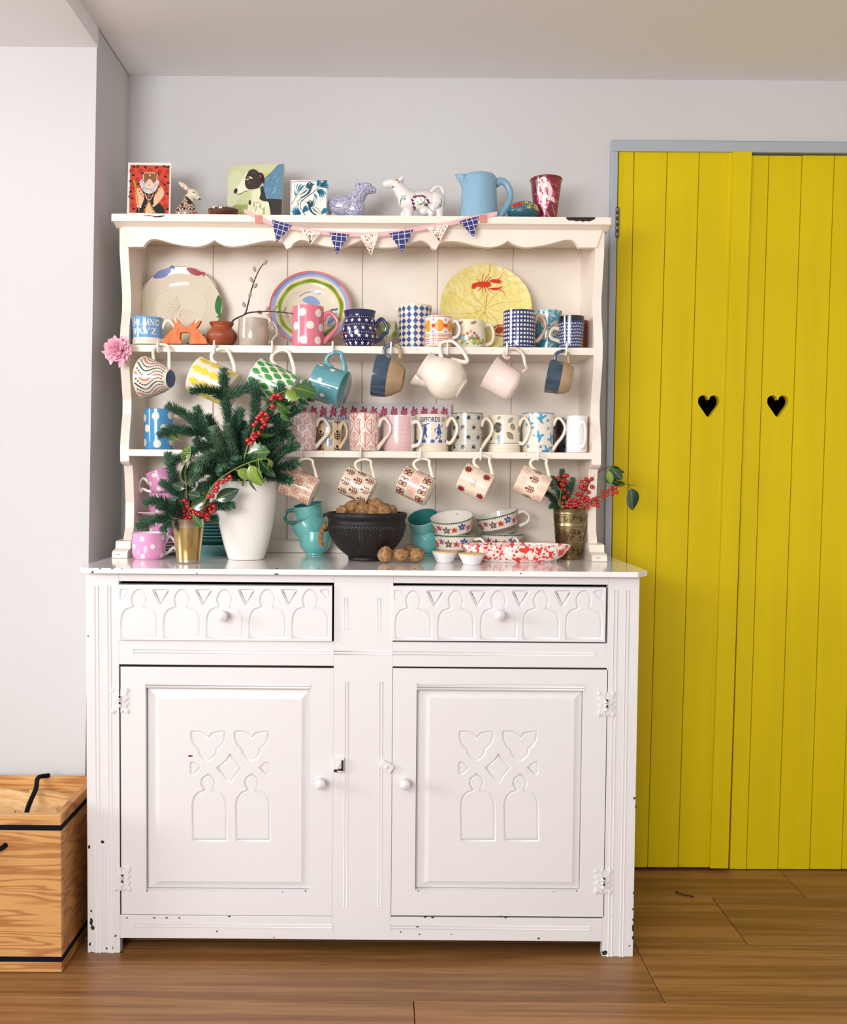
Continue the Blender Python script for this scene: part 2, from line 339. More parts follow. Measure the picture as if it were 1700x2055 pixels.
# boarded yellow doors with heart cut-outs
YEL = M('yellow_gloss_paint', 'DCC400', .5, bump=.05, bscale=30, vstretch=(6, 6, .4), var='D3BA00', vscale=3., spec=.25)
heart = closed2([(0, -.5), (-.26, -.2), (-.47, .12), (-.45, .38), (-.25, .5), (-.07, .42), (0, .27), (.07, .42), (.25, .5), (.45, .38), (.47, .12), (.26, -.2)], 3)
def door(name, tops, bots, ytop, ybot, hpx, hole_board, yoff, last_proud):
    root = bpy.data.objects.new(name, None); COL.objects.link(root); root['kind'] = 'structure'; root.location = (at(tops[0], ytop, YD).x, YD, 0)
    for i in range(len(tops)-1):
        g = .0011; y0 = YD+yoff-(.008 if last_proud and i == len(tops)-2 else 0); y1 = y0+.02
        a0, a1 = at(tops[i], ytop, YD), at(tops[i+1], ytop+.8*(i+1)/4, YD); c0, c1 = at(bots[i], ybot, YD), at(bots[i+1], ybot+.6, YD)
        if name == 'door_2' and i == len(tops)-2: a1.x = c1.x = df1.x-.0145
        zt, zb = a0.z-.004-.0005*(i % 2), c0.z
        loop = [(c0.x+g, zb), (c1.x-g, zb), (a1.x-g, zt), (a0.x+g, zt)]; hs = []
        if i == hole_board:
            h = at(hpx[0], hpx[1], YD); hs = [xf(heart, h.x, h.z, .060)[::-1]]
        b = MB(); b.prism(loop, y0, y1, YEL, holes=hs); X = Matrix.Translation(-root.location)
        if i: b.hexa([(c0.x-.008, y0+.006, zb), (a0.x-.008, y0+.006, zt), (c0.x-.008, y0+.011, zb), (a0.x-.008, y0+.011, zt), (c0.x+.003, y0+.006, zb), (a0.x+.003, y0+.006, zt), (c0.x+.003, y0+.011, zb), (a0.x+.003, y0+.011, zt)], YEL)
        b.v = [tuple(X @ Vector(p)) for p in b.v]; b.build('board', root, bevel=.0022, seg=2)
    return root
d1 = door('door_1', [1241.5, 1273, 1339.5, 1404, 1470, 1508], [1217.5, 1246, 1299.5, 1361, 1422.5, 1460], 302, 1740, (1422, 815), 3, 0, True)
d2 = door('door_2', [1508.5, 1545, 1611.5, 1676.5, 1742, 1775], [1465, 1499, 1562, 1626, 1690, 1722], 308, 1745, (1562, 815), 1, .004, False)
b = MB(); STEEL = M('worn_steel', '8A8580', .4, 1.)
h0, h1 = at(1239, 416, YD-.006), at(1239, 477, YD-.006)
for i in range(5): z0 = h1.z+(h0.z-h1.z)*i/5; b.tube([(h0.x, YD-.006, z0+.0006), (h0.x, YD-.006, z0+(h0.z-h1.z)/5-.0006)], .0055, STEEL, 10)
b.box(h0.x-.006, h0.x+.001, YD-.004, YD+.0, h1.z, h0.z, STEEL)
X = Matrix.Translation(-d1.location); b.v = [tuple(X @ Vector(p)) for p in b.v]; b.build('hinge', d1, 'steel butt hinge of the yellow door')

# ================================================================ the dresser
PAINT = M('white_gloss_paint', 'E2E0E0', .3, bump=.10, bscale=45, vstretch=(1, 1, .6), var='DEDBDB', vscale=2.)
PAINT2 = M('cream_gloss_paint', 'F4E9DC', .36, bump=.08, bscale=45, var='F0E3D4', vscale=3.)
CHIP = M('bare_dark_wood', '2A1D16', .8); VOID = M('dark_wood_gap_shade', '241B15', .8)  # VOID: dark carcass wood, also the painted-in shade of the door gaps
def Sy(Y): return lambda u, v, off: (u, Y-off, v)
def chip_polys(lst, Y):
    out = []
    for px, py, wd, ht in lst:
        c = at(px, py, Y); s = mmp(Y); n = 11
        out.append([(c.x+wd/2*s*math.cos(2*PI*i/n)*rnd.uniform(.55, 1.25), c.z+ht/2*s*math.sin(2*PI*i/n)*rnd.uniform(.55, 1.25)) for i in range(n)])
    return out
def bx(px0, py0, px1, py1, y0, y1, b, m, Y=0.):
    p, q = at(px0, py0, Y), at(px1, py1, Y); b.box(min(p.x, q.x), max(p.x, q.x), y0, y1, min(p.z, q.z), max(p.z, q.z), m)
def inset(poly, d):
    n = len(poly); A = sum(poly[i][0]*poly[(i+1) % n][1]-poly[(i+1) % n][0]*poly[i][1] for i in range(n)); sg = 1 if A > 0 else -1; out = []
    for i in range(n):
        p0, p, p1 = Vector(poly[i-1]), Vector(poly[i]), Vector(poly[(i+1) % n]); e0 = (p-p0).normalized(); e1 = (p1-p).normalized()
        n0 = Vector((-e0.y, e0.x))*sg; n1 = Vector((-e1.y, e1.x))*sg; bs = (n0+n1)
        bs = bs.normalized() if bs.length > .05 else n0; k = max(.45, bs.dot(n1)); q = p+bs*(d/k); out.append((q.x, q.y))
    return out
def carved(b, rect4, shapes, y0, depth, m, wd=.0028):
    """flat face at y0 with motifs sunk into it"""
    loops = [rect4]+shapes; flat = [p for l in loops for p in l]
    b.add([(p[0], y0, p[1]) for p in flat], [tuple(t) for t in tessellate_polygon([[Vector((p[0], p[1], 0)) for p in l] for l in loops])], m)
    for s in shapes:
        wd0 = min(max(p[0] for p in s)-min(p[0] for p in s), max(p[1] for p in s)-min(p[1] for p in s)); wd_ = min(wd, .085*wd0)
        s1 = inset(s, wd_); s2 = inset(s, wd_*2.1); n = len(s); ring = [(p[0], y0, p[1]) for p in s]+[(p[0], y0+depth, p[1]) for p in s1]+[(p[0], y0+depth*.35, p[1]) for p in s2]
        b.add(ring, [(k*n+i, k*n+(i+1) % n, (k+1)*n+(i+1) % n, (k+1)*n+i) for k in (0, 1) for i in range(n)], m, True)
        b.add([(p[0], y0+depth*.35, p[1]) for p in s2], [tuple(t) for t in tessellate_polygon([[Vector((p[0], p[1], 0)) for p in s2]])], m)
xL, xR = at(172, 1160, 0).x, at(1284, 1160, 0).x
zCT = .885; zUn = at(727, 1152, 0).z; cx0 = (xL+xR)/2
dr = thing('dresser_base', 'white painted cupboard base with two carved drawers and two panelled doors', 'dresser', (0, 0, 0))
b = MB(); zb_ = at(727, 1886, 0).z
for x0, x1 in ((xL, xL+.02), (xR-.02, xR)):
    b = MB(); b.box(x0, x1, .022, .43, 0, zUn-.0005, PAINT); b.build('side_panel', dr, bevel=.002)

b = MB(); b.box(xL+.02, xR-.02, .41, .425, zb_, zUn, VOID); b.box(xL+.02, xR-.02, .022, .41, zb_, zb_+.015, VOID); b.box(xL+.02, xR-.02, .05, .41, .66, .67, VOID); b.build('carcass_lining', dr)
def bead(b, x, z0, z1): b.tube([(x, .0004, z0), (x, .0004, z1)], .0017, PAINT, 6)
def beadh(b, z, x0, x1): b.tube([(x0, .0004, z), (x1, .0004, z)], .0017, PAINT, 6)
px_ = lambda p, q=1500: at(p, q, 0).x
pz_ = lambda q, p=727: at(p, q, 0).z
# stiles
b = MB(); b.box(xL, px_(240, 1600), 0, .022, 0, zUn, PAINT)
for p in (190, 197, 216, 222): bead(b, px_(p, 1180)+(0 if p < 200 else 0), .0 if p < 200 else .0, pz_(1180))
b.decal(chip_polys([(183, 1850, 7, 22), (186, 1862, 8, 10), (179, 1700, 5, 9), (206, 1690, 9, 7), (181, 1895, 5, 8), (226, 1902, 4, 9), (214, 1903, 4, 5), (232, 1878, 4, 6), (245, 1912, 10, 6), (184, 1912, 6, 4), (177, 1277, 3, 4), (183, 1828, 4, 6)], 0), CHIP, Sy(0))
b.build('stile', dr, bevel=.0015)
b = MB(); b.box(px_(1214, 1600), xR, 0, .022, 0, zUn, PAINT)
for p in (1233, 1240, 1257, 1263): bead(b, px_(p, 1180), 0, pz_(1180))
b.decal(chip_polys([(1273, 1602, 6, 5), (1276, 1619, 3, 9), (1272, 1792, 4, 7), (1270, 1825, 4, 5), (1271, 1845, 4, 8), (1270, 1862, 5, 18), (1270, 1882, 5, 10), (1213, 1912, 13, 10), (1263, 1898, 4, 4), (1229, 1837, 3, 5), (1273, 1800, 3, 4)], 0), CHIP, Sy(0))
b.build('stile', dr, bevel=.0015)
b = MB(); b.box(px_(669), px_(787), 0, .022, zb_, zUn, PAINT)
for p in (692, 698, 761, 767): bead(b, px_(p), pz_(1820), pz_(1368))
for p in (691, 697, 757, 763): bead(b, px_(p, 1230), pz_(1262), pz_(1200))
b.build('stile', dr, bevel=.001)
# rails
for nm, t, bt, beads, chips in (('rail', 1152, 1170, (), []), ('rail', 1288, 1337, (1307, 1313), []), ('rail', 1840, 1886, (1857, 1863), [(255, 1842, 6, 3), (310, 1842, 7, 3), (335, 1842, 6, 3), (360, 1842, 7, 3), (853, 1840, 6, 5), (868, 1841, 8, 4), (1015, 1841, 7, 3), (674, 1859, 8, 4), (435, 1869, 4, 4), (838, 1860, 9, 3), (804, 1870, 4, 3), (842, 1875, 4, 4), (906, 1875, 3, 3), (1081, 1883, 6, 4), (550, 1881, 3, 3)])):
    for x0, x1 in ((px_(240, 1600), px_(669)), (px_(787), px_(1214, 1600))):
        b = MB(); b.box(x0, x1, 0, .022, pz_(bt), pz_(t), PAINT)
        for k in beads: beadh(b, pz_(k), max(x0, px_(268)), min(x1, px_(1190)))
        cp = [p for p in chip_polys(chips, 0) if x0 < p[0][0] < x1]
        if cp: b.decal(cp, CHIP, Sy(0))
        b.build(nm, dr, bevel=.0012)
b = MB(); b.box(px_(669), px_(787), -.0001, .01, pz_(1313)-.004, pz_(1307)+.004, PAINT)
b = MB()
for k in (1307, 1313): beadh(b, pz_(k), px_(669), px_(787))
b.build('beading', dr)
# worktop with clipped corners
cl, cr = at(160, 1136, .009), at(1299, 1142, .009); yf = -.026
q = [(px_(186, 1145)-.008, yf), (px_(1268, 1145)+.008, yf), (cr.x, yf+.035), (cr.x, .435), (cl.x, .435), (cl.x, yf+.035)]
TOPM = M('white_gloss_worktop', 'F1EEEC', .14, bump=.05, bscale=30, var='EAE6E4', vscale=5., coat=.5)
b = MB(); b.prism(q, zUn, zCT, TOPM, 'z')
b.decal(chip_polys([(186, 1148, 6, 4), (554, 1152, 10, 3), (395, 1151, 4, 3), (556, 1141, 5, 3), (780, 1142, 6, 2), (832, 1141, 5, 2), (1045, 1151, 3, 3), (640, 1141, 3, 2)], yf), CHIP, Sy(yf))
b.decal(chip_polys([(200, 1141, 6, 3), (225, 1141, 7, 3), (245, 1141, 4, 2), (263, 1140, 4, 2)], yf), M('blue_paint_fleck', '3F7090', .6), Sy(yf)); b.build('worktop', dr, bevel=.0025)
zCT += .0004
# drawers
def arch(x0, x1, yb, ysh, ynk, ytop):   # Gothic arch with a trefoil head, photograph pixels
    c = (x0+x1)/2; w = x1-x0; h = lambda f: c+f*w/2
    half = [(h(-1), yb), (h(-1), ysh+26), (h(-.93), ysh+12), (h(-.75), ysh+2), (h(-.36), ysh-3), (h(-.44), ynk+7), (h(-.44), ynk-2), (h(-.3), ytop+6), (h(-.12), ytop+.5), (h(0), ytop)]
    return half+[(2*c-a, y) for a, y in reversed(half[:-1])]
def knob(px, py, Y, parent, name='knob'):
    c = at(px, py, Y); b = MB(); X = Matrix.Translation((c.x, Y, c.z)) @ Matrix.Rotation(PI/2, 4, 'X')
    b.lathe([(.0, 0), (.0075, 0), (.0068, .008), (.0095, .014), (.0125, .022), (.0118, .029), (.006, .033), (0, .0338)], PAINT, 24, X)
    b.decal([circ(c.x+dx, c.z+dz, r, 7) for dx, dz, r in ((.001, -.001, .0012), (-.003, .002, .0009), (.003, -.004, .0008))], CHIP, Sy(Y-.0325)); b.build(name, parent)
def drawer(x0, x1, y0, y1, proud, kpx):
    A, Bq = at(x0, y0, 0), at(x1, y1, 0); o = MB(); shapes = []; s = (x1-x0)/432.; pitch = 85.8*s
    for i in range(5):
        a0 = x0+6+pitch*i; shapes.append(xz(arch(a0, a0+76*s, y0+109, y0+48, y0+29, y0+10), 0))
        if i < 4: t = a0+76*s/2+pitch/2; shapes.append(xz([(t-17, y0+13), (t-13, y0+10.5), (t+16, y0+10.5), (t+20, y0+14), (t+4, y0+42), (t, y0+46), (t-4, y0+42)], 0))
    shapes.append(xz([(x0+5, y0+12), (x0+8, y0+10), (x0+21, y0+10), (x0+24, y0+14), (x0+14, y0+31), (x0+8, y0+32), (x0+5, y0+29)], 0))
    shapes.append(xz([(x1-26, y0+14), (x1-21, y0+10), (x1-8, y0+10), (x1-5, y0+13), (x1-5, y0+29), (x1-9, y0+32), (x1-15, y0+28)], 0))
    carved(o, [(A.x+.002, Bq.z+.002), (Bq.x-.002, Bq.z+.002), (Bq.x-.002, A.z-.002), (A.x+.002, A.z-.002)], shapes, -proud, .0046, PAINT)
    e = [(A.x+.002, A.z-.002), (Bq.x-.002, A.z-.002), (Bq.x-.002, Bq.z+.002), (A.x+.002, Bq.z+.002)]; k = [(p[0], -proud, p[1]) for p in e]+[(p[0], .018, p[1]) for p in e]
    o.add(k, [(i, (i+1) % 4, 4+(i+1) % 4, 4+i) for i in range(4)]+[(7, 6, 5, 4)], PAINT)
    dd = o.build('drawer', dr); knob(kpx[0], kpx[1], -proud, dd); return dd
drawer(237, 668, 1171, 1288, .007, (449, 1233)); drawer(786, 1216, 1174, 1290, .002, (1000, 1232))
# doors
MOT = [[(590, 462), (598, 450), (640, 448), (690, 460), (710, 488), (730, 462), (790, 449), (822, 450), (829, 462), (822, 515), (800, 553), (770, 577), (770, 602), (745, 635), (709, 659), (665, 630), (642, 602), (640, 577), (608, 545), (592, 505)],
       [(852, 597), (880, 635), (941, 693), (895, 745), (860, 806), (818, 765), (761, 693), (825, 640)],
       [(588, 664), (600, 651), (620, 655), (662, 688), (662, 698), (618, 743), (600, 745), (588, 730)],
       [(603, 1172), (600, 930), (612, 885), (640, 852), (678, 838), (656, 800), (665, 760), (709, 729), (752, 760), (760, 800), (745, 838), (790, 852), (820, 885), (834, 930), (836, 1172), (828, 1180), (611, 1180)]]
def mot(px, py, n): return (px/3.269+200+n, py/3.269+1330)
def panel_door(l, r, t, bt, dx, hinge_left, kpx, hp):
    A, Bq = at(l, t, 0), at(r, bt, 0); g = .0022; gv = MB(); gv.prism([(A.x-.0005, Bq.z-.0005), (Bq.x+.0005, Bq.z-.0005), (Bq.x+.0005, A.z+.0005), (A.x-.0005, A.z+.0005)], .0025, .016, VOID, holes=[[(A.x+g+.0003, Bq.z+g+.0003), (A.x+g+.0003, A.z-g-.0003), (Bq.x-g-.0003, A.z-g-.0003), (Bq.x-g-.0003, Bq.z+g+.0003)]]); gv.build('door_gap_shade', dr)  # dark ring set into the door gap: shade put in as colour
    P0, P1 = at(292+dx, 1372, 0), at(620.5+dx, 1789, 0)
    o = MB(); o.prism([(A.x+g, Bq.z+g), (Bq.x-g, Bq.z+g), (Bq.x-g, A.z-g), (A.x+g, A.z-g)], 0, .02, PAINT, holes=[[(P0.x, P1.z), (P0.x, P0.z), (P1.x, P0.z), (P1.x, P1.z)]])
    for k in (1374.5, 1379.5): z = at(450, k, 0).z; o.tube([(P0.x, .0012, z), (P1.x, .0012, z)], .0026, PAINT, 8)
    o.box(P0.x, P1.x, .003, .018, at(450, 1383, 0).z, P0.z, PAINT)
    o.decal(chip_polys([(295+dx, 1788, 4, 3), (613+dx, 1788, 4, 3), (567+dx, 1790, 3, 2), (400+dx+60, 1839, 6, 3)], 0), CHIP, Sy(0))
    od = o.build('door', dr, bevel=.0012)
    F0, F1 = at(318+dx, 1402, 0), at(604+dx, 1772, 0); pn = MB(); sh = []
    for k, m_ in enumerate(MOT):
        for j in ((0, 286) if k in (0, 3) else (0,)): sh.append(xz([mot(a+j, c, dx if dx == 0 else dx-4.5) for a, c in m_], 0))
        if k == 2: sh.append(xz([mot(1704-a, c, dx if dx == 0 else dx-4.5) for a, c in m_], 0))
    sh = [closed2(s_, 2) if 0 else s_ for s_ in sh]
    carved(pn, [(F0.x, F1.z), (F1.x, F1.z), (F1.x, F0.z), (F0.x, F0.z)], sh, .005, .0046, PAINT)
    G0, G1 = (P0.x+.001, at(450, 1383, 0).z), (P1.x-.001, P1.z+.001); c = [(F0.x, .005, F0.z), (F1.x, .005, F0.z), (F1.x, .005, F1.z), (F0.x, .005, F1.z), (G0[0], .0135, G0[1]), (G1[0], .0135, G0[1]), (G1[0], .0135, G1[1]), (G0[0], .0135, G1[1])]
    pn.add(c, [(i, (i+1) % 4, 4+(i+1) % 4, 4+i) for i in range(4)], PAINT)
    if dx == 0: pn.decal(chip_polys([(382, 1517, 13, 4)], .005), M('brown_undercoat', '7A4A30', .7), Sy(.005))
    pn.build('panel', od)
    knob(kpx[0], kpx[1], 0, od)
    for hx, hy in hp:
        h = at(hx, hy, 0); hb = MB(); s = mmp(0)
        half = [(1.5, -25), (7, -20), (16, -27), (18, -19), (12, -13), (17, -5), (11, 0), (17, 6), (12, 13), (18, 20), (15, 27), (7, 21), (1.5, 25)]
        for sg in (-1, 1): hb.prism([(h.x+sg*a*s, h.z+c*s) for a, c in half], -.003, 0, PAINT)
        for sg in (-1, 1):
            for c in (-21, 0, 21): hb.ball((h.x+sg*(14 if c else 9)*s, -.003, h.z+c*s), (.003, .0014, .003), PAINT, 8, 5)
        for k in range(3): hb.tube([(h.x, -.0035, h.z+(k*8-12)*s), (h.x, -.0035, h.z+(k*8-5)*s)], .0042, PAINT, 8)
        hb.decal([ell(h.x+.001, h.z+c*s, .0022, .0034, .3, 8) for c in (-3, 9)], CHIP, Sy(-.0077))
        hb.build('hinge', od, bevel=.0006, seg=1)
panel_door(240, 669, 1336, 1840, 0, True, (644, 1567), [(241, 1406), (246, 1763)])
panel_door(787, 1214, 1339, 1842, 544.5, False, (812, 1568), [(1216, 1413), (1210, 1769)])
for nm, px, py, rot, wd, ht in (('catch_plate', 680, 1534, 0., 22, 28), ('turn_button', 776, 1537, R_(32), 27, 17)):
    c = at(px, py, 0); s = mmp(0); b = MB(); b.box(-wd/2*s, wd/2*s, -.008, 0, -ht/2*s, ht/2*s, PAINT); b.ball((0, -.008, 0), (.0042, .003, .0042), PAINT, 10, 6)
    if nm == 'catch_plate': b.decal([rect(-.011, -.015, -.003, -.009), rect(.006, -.013, .011, .012), rect(-.002, -.012, .008, -.007), circ(.0, .0, .003, 8)], CHIP, lambda u, v, o_: (u, -.0083-o_, v))
    o = b.build(nm, dr, bevel=.001); o.location = (c.x, 0, c.z); o.rotation_euler = (0, rot, 0)

# ---------------------------------------------------------------- plate rack on top
YH, YK = .252, .43
zS1 = at(727, 694.5, YH).z; zS1b = at(727, 709.5, YH).z; zS2 = at(727, 905, YH).z; zS2b = at(727, 918.5, YH).z
YT = .222; zT = at(727, 432.5, YT).z; zTb = at(727, 447, YT).z
hxL, hxR = at(240, 480, YH).x, at(1213, 480, YH).x; TK = .022
rk = thing('plate_rack', 'cream painted open plate rack with two shelves and scalloped valance', 'rack', (cx0, .34, zCT))
RX = Matrix.Translation(-rk.location)
def rb(b, name, **k):
    b.v = [tuple(RX @ Vector(p)) for p in b.v]; return b.build(name, rk, **k)
tl, tr_ = at(222, 440, YT).x, at(1230, 440, YT).x
b = MB(); b.prism([(tl, YT+.006), (tl+.004, YT), (tr_-.004, YT), (tr_, YT+.006), (tr_, .445), (tl, .445)], zTb, zT, PAINT2, 'z')
ch = at(1165, 436, YT); jag = [(1136, 433), (1195, 433), (1194, 437), (1188, 439.5), (1182, 442), (1176, 440.5), (1170, 442.5), (1164, 440), (1158, 441.5), (1150, 439.5), (1142, 440), (1137, 437)]
b.decal([xz([(a, c+2.8) for a, c in jag], YT)], CHIP, Sy(YT)); b.decal([xz([(286, 432.5), (300, 432), (312, 434), (326, 432.4), (333, 433), (326, 435), (320, 436), (312, 436.5), (305, 434), (296, 434)], YT)], CHIP, Sy(YT)); rb(b, 'top_shelf', bevel=.0025)
b = MB(); b.prism([(YT+.004, zTb), (YH-.002, zTb-.010), (.445, zTb-.010), (.445, zTb)], hxL-.008, hxR+.008, PAINT2, 'x'); rb(b, 'cornice')
fz = lambda py: at(245, py, YH).z
front = [(YH, fz(450)), (YH, fz(505)), (YH+.008, fz(535)), (YH+.022, fz(590)), (YH+.020, fz(620)), (YH+.006, fz(655)), (YH-.002, fz(685)), (YH-.002, fz(715)), (YH+.006, fz(745)), (YH+.022, fz(800)), (YH+.020, fz(830)), (YH+.006, fz(865)), (YH-.002, fz(893)), (YH-.002, fz(926)), (YH+.008, fz(931)), (YH+.030, fz(934)), (YH+.036, fz(950)), (YH+.045, fz(1010)), (YH+.040, fz(1060)), (YH+.022, fz(1088)), (YH+.020, zCT)]
for x0 in (hxL, hxR-TK):
    b = MB(); b.prism(front+[(.44, zCT), (.44, fz(450))], x0, x0+TK, PAINT2, 'x'); rb(b, 'side_board', bevel=.002)
def foot(xc):
    b = MB(); y0 = YH-.035
    b.prism(smooth2([(y0, zCT), (y0, zCT+.010), (y0+.006, zCT+.017), (y0+.018, zCT+.020), (y0+.030, zCT+.021)], 4)+[(y0+.034, zCT+.040), (y0+.07, zCT+.042), (.40, zCT+.040), (.40, zCT)], xc-.019, xc+.019, PAINT2, 'x')
    b.decal([ell(xc-.003, zCT+.007, .006, .0035, 0, 9)], CHIP, Sy(y0)); rb(b, 'bracket_foot', bevel=.002)
foot(hxL+TK/2-.004); foot(hxR-TK/2+.004)
vz = lambda l, ox: [(a/4.722+ox, c/4.722+300) for a, c in l]
half = smooth2(vz([(325, 927), (345, 897), (380, 864), (430, 853), (500, 865), (600, 893), (700, 913), (800, 926), (870, 921), (940, 897), (998, 864)], 220), 3)+smooth2(vz([(998, 864), (1040, 892), (1100, 915), (1180, 925), (1280, 913), (1400, 886), (1480, 870), (1550, 868)], 220)+[(565, 486), (571, 492), (574, 499), (578, 500)], 3)[1:]+smooth2([(578, 500), (584, 497), (589, 490), (600, 483.5), (611, 483), (632, 489), (650, 494), (668, 496.5), (690, 496), (708, 490), (725, 483)], 3)[1:]
full = [(255, 496.5)]+half+[(1450-a, c+1.2) for a, c in reversed(half[:-1])]+[(1197, 498)]
b = MB(); b.prism([(hxL+.004, zTb), ]+xz(full, YH)[0:]+[(hxR-.004, zTb)], YH-.006, YH+.012, PAINT2); rb(b, 'valance', bevel=.001, seg=1)
for zt, zb2 in ((zS1, zS1b), (zS2, zS2b)):
    b = MB(); b.box(hxL+TK-.004, hxR-TK+.004, YH-.001, YK, zb2, zt, PAINT2)
    b.decal([circ(at(p, 700, YH).x, (zt+zb2)/2+.001, .0011, 6) for p in (301, 504, 596, 650, 837, 1060, 989)], CHIP, Sy(YH-.001)); rb(b, 'shelf', bevel=.0015)
bj = [hxL+TK-.003]+[at(p, 540, YK).x for p in (428, 577.5, 728, 879, 1030, 1172)]+[hxR-TK+.003]
for x0, x1 in zip(bj, bj[1:]):
    b = MB(); b.box(x0+.0004, x1-.0004, YK, YK+.011, zCT, zTb-.009, PAINT2); rb(b, 'back_board', bevel=.0022, seg=1)
zk = onz(500, 1105, zCT); b = MB(); b.prism([(YK-.012, zCT), (YK-.012, zCT+.030), (YK-.008, zCT+.034), (YK, zCT+.036), (YK, zCT)], hxL+TK, hxR-TK, PAINT2, 'x'); rb(b, 'skirting', bevel=.0015)
zS1 += .0005; zS2 += .0005; zT += .0004
# cup hooks screwed into the shelf edges
HK = M('white_hook', 'E8E6E2', .3)
hk = MB(); pth = [(0, .004, .006), (0, -.006, .006), (0, -.010, .002), (0, -.012, -.008), (0, -.016, -.0125), (0, -.022, -.0125), (0, -.0275, -.006), (0, -.0285, .004), (0, -.027, .014)]
hk.tube(catmull(pth, 4), .0024, HK, 8); hk.ball(pth[-1], .0026, HK, 8, 6); hk0 = None
HOOKS = [(322, 0), (434, 0), (549, 0), (669, 0), (785, 0), (897, 0), (1015, 0), (1133, 0), (606, 1), (724, 1), (843, 1), (963, 1), (1077, 1)]
hm = hk.mesh('cup_hook')
for p, k in HOOKS:
    o = bpy.data.objects.new('cup_hook', hm); COL.objects.link(o); o.parent = rk; z = (zS1b if k == 0 else zS2b)+.010
    o.location = RX @ Vector((at(p, 905 if k else 700, YH).x, YH-.001, z))
# ================================================================ crockery kit
CRM = 'EFE6D6'
def vessel(b, outer, m, t=.0034, seg=56, inner=None, X=None, wob=None, rim=None, sx=1., sy=1., foot=None):
    """outer: (r, z) bottom to top; m material or zmat(z)->material"""
    zf = lambda z: m(z) if callable(m) else m
    inner = inner or zf(outer[-1][1]*.5); n = len(outer)
    prof = [(0, outer[0][1])]+list(outer)+[(outer[-1][0]-t*.5, outer[-1][1]+.0007)]+[(max(r-t, .0004), max(z-.0002, outer[0][1]+t*1.3)) for r, z in reversed(outer)]+[(0, outer[0][1]+t*1.3)]
    def mf(i, z):
        if i > n: return inner
        if i == n: return rim or zf(z)
        return zf(z) if i else (foot or zf(0))
    return b.lathe(prof, mf, seg, X, wob, sx, sy)
def prof_at(outer):
    def r(z):
        for (r0, z0), (r1, z1) in zip(outer, outer[1:]):
            if z <= z1 and z1 > z0: return r0+(r1-r0)*max(0, (z-z0))/(z1-z0)
        return outer[-1][0]
    return r
def surf(outer, R):
    rf = prof_at(outer)
    def S(u, v, off):
        a = u/R; q = rf(v)+off; return (q*math.sin(a), -q*math.cos(a), v)
    return S
def straight(R, H, taper=0., lip=0.): # plain mug side, foot to lip
    Rb = R*(1-taper); return [(Rb-.003, 0), (Rb-.0006, .0015), (Rb, .004)]+[(Rb+(R-Rb)*k/6, .004+(H-.004)*k/6) for k in range(1, 6)]+[(R+lip, H)]
def waisted(R, H): # tankard with a stepped ring foot
    return [(R*.97, 0), (R*.985, .003), (R*.985, H*.07), (R*.955, H*.085), (R*.975, H*.10), (R*.975, H*.15), (R*.95, H*.165), (R*.94, H*.24), (R*.935, H*.4), (R*.945, H*.7), (R*.97, H*.9), (R, H)]
def ear(R, H, out=.030, top=.80, bot=.14):
    return [(R-.003, 0, top*H-.012), (R+.004, 0, top*H+.004), (R+out*.5, 0, top*H+.008), (R+out*.95, 0, top*H-.008), (R+out, 0, top*H-.024), (R+out*.75, 0, H*.40), (R+out*.3, 0, H*.24), (R-.003, 0, bot*H)]
def cee(R, H, out=.026, top=.82, bot=.2):
    return [(R-.004, 0, top*H), (R+out*.55, 0, top*H+.002), (R+out*.95, 0, (top*.7+bot*.3)*H), (R+out, 0, (top*.45+bot*.55)*H), (R+out*.7, 0, bot*H+.004), (R-.004, 0, bot*H-.002)]
def put_handle(root, path, m, r=.0048, rot=0., name='handle', flat=.75, label=None, rf=None):
    if rf: path = [(rf(path[0][2])-.0025, 0, path[0][2])]+list(path[1:-1])+[(rf(path[-1][2])-.0025, 0, path[-1][2])]
    b = MB(); b.tube(catmull(path, 6), lambda t: r*(1.18-.36*math.sin(PI*t)), m, 10, flat, X=Matrix.Rotation(rot, 4, 'Z')); return b.build(name, root, label)
def stand(px0, px1, ptop, Y, z0, pbase=None):
    """where a round vessel stands and how big it is, from its outline in the photograph"""
    c = (px0+px1)/2; s = mmp(Y); R = (px1-px0)/2*s*.992; p = at(c, ptop+30, Y); zt = at(c, ptop, Y-R if ptop < 950 else Y+R).z
    return Vector((p.x, Y, z0)), R, zt-z0
def mug(label, px0, px1, ptop, Y, z0, m, inner=None, hm=None, hk='ear', hrot=0., deco=None, prof=None, name='mug', cat='mug', group=None, hkw={}, rot=0., taper=0., rim=None, hr=.0048):
    loc, R, H = stand(px0, px1, ptop, Y, z0); root = thing(name, label, cat, loc, (0, 0, rot), group)
    outer = prof(R, H) if prof else straight(R, H, taper); b = MB(); vessel(b, outer, (lambda z: m(z/H)) if callable(m) else m, inner=inner, rim=rim)
    if deco: deco(b, surf(outer, R), R, H)
    b.build('body', root)
    if hk: put_handle(root, (ear if hk == 'ear' else cee)(R*(1-taper*.5), H, **hkw), hm or inner or m, hr, hrot, rf=prof_at(outer))
    return root
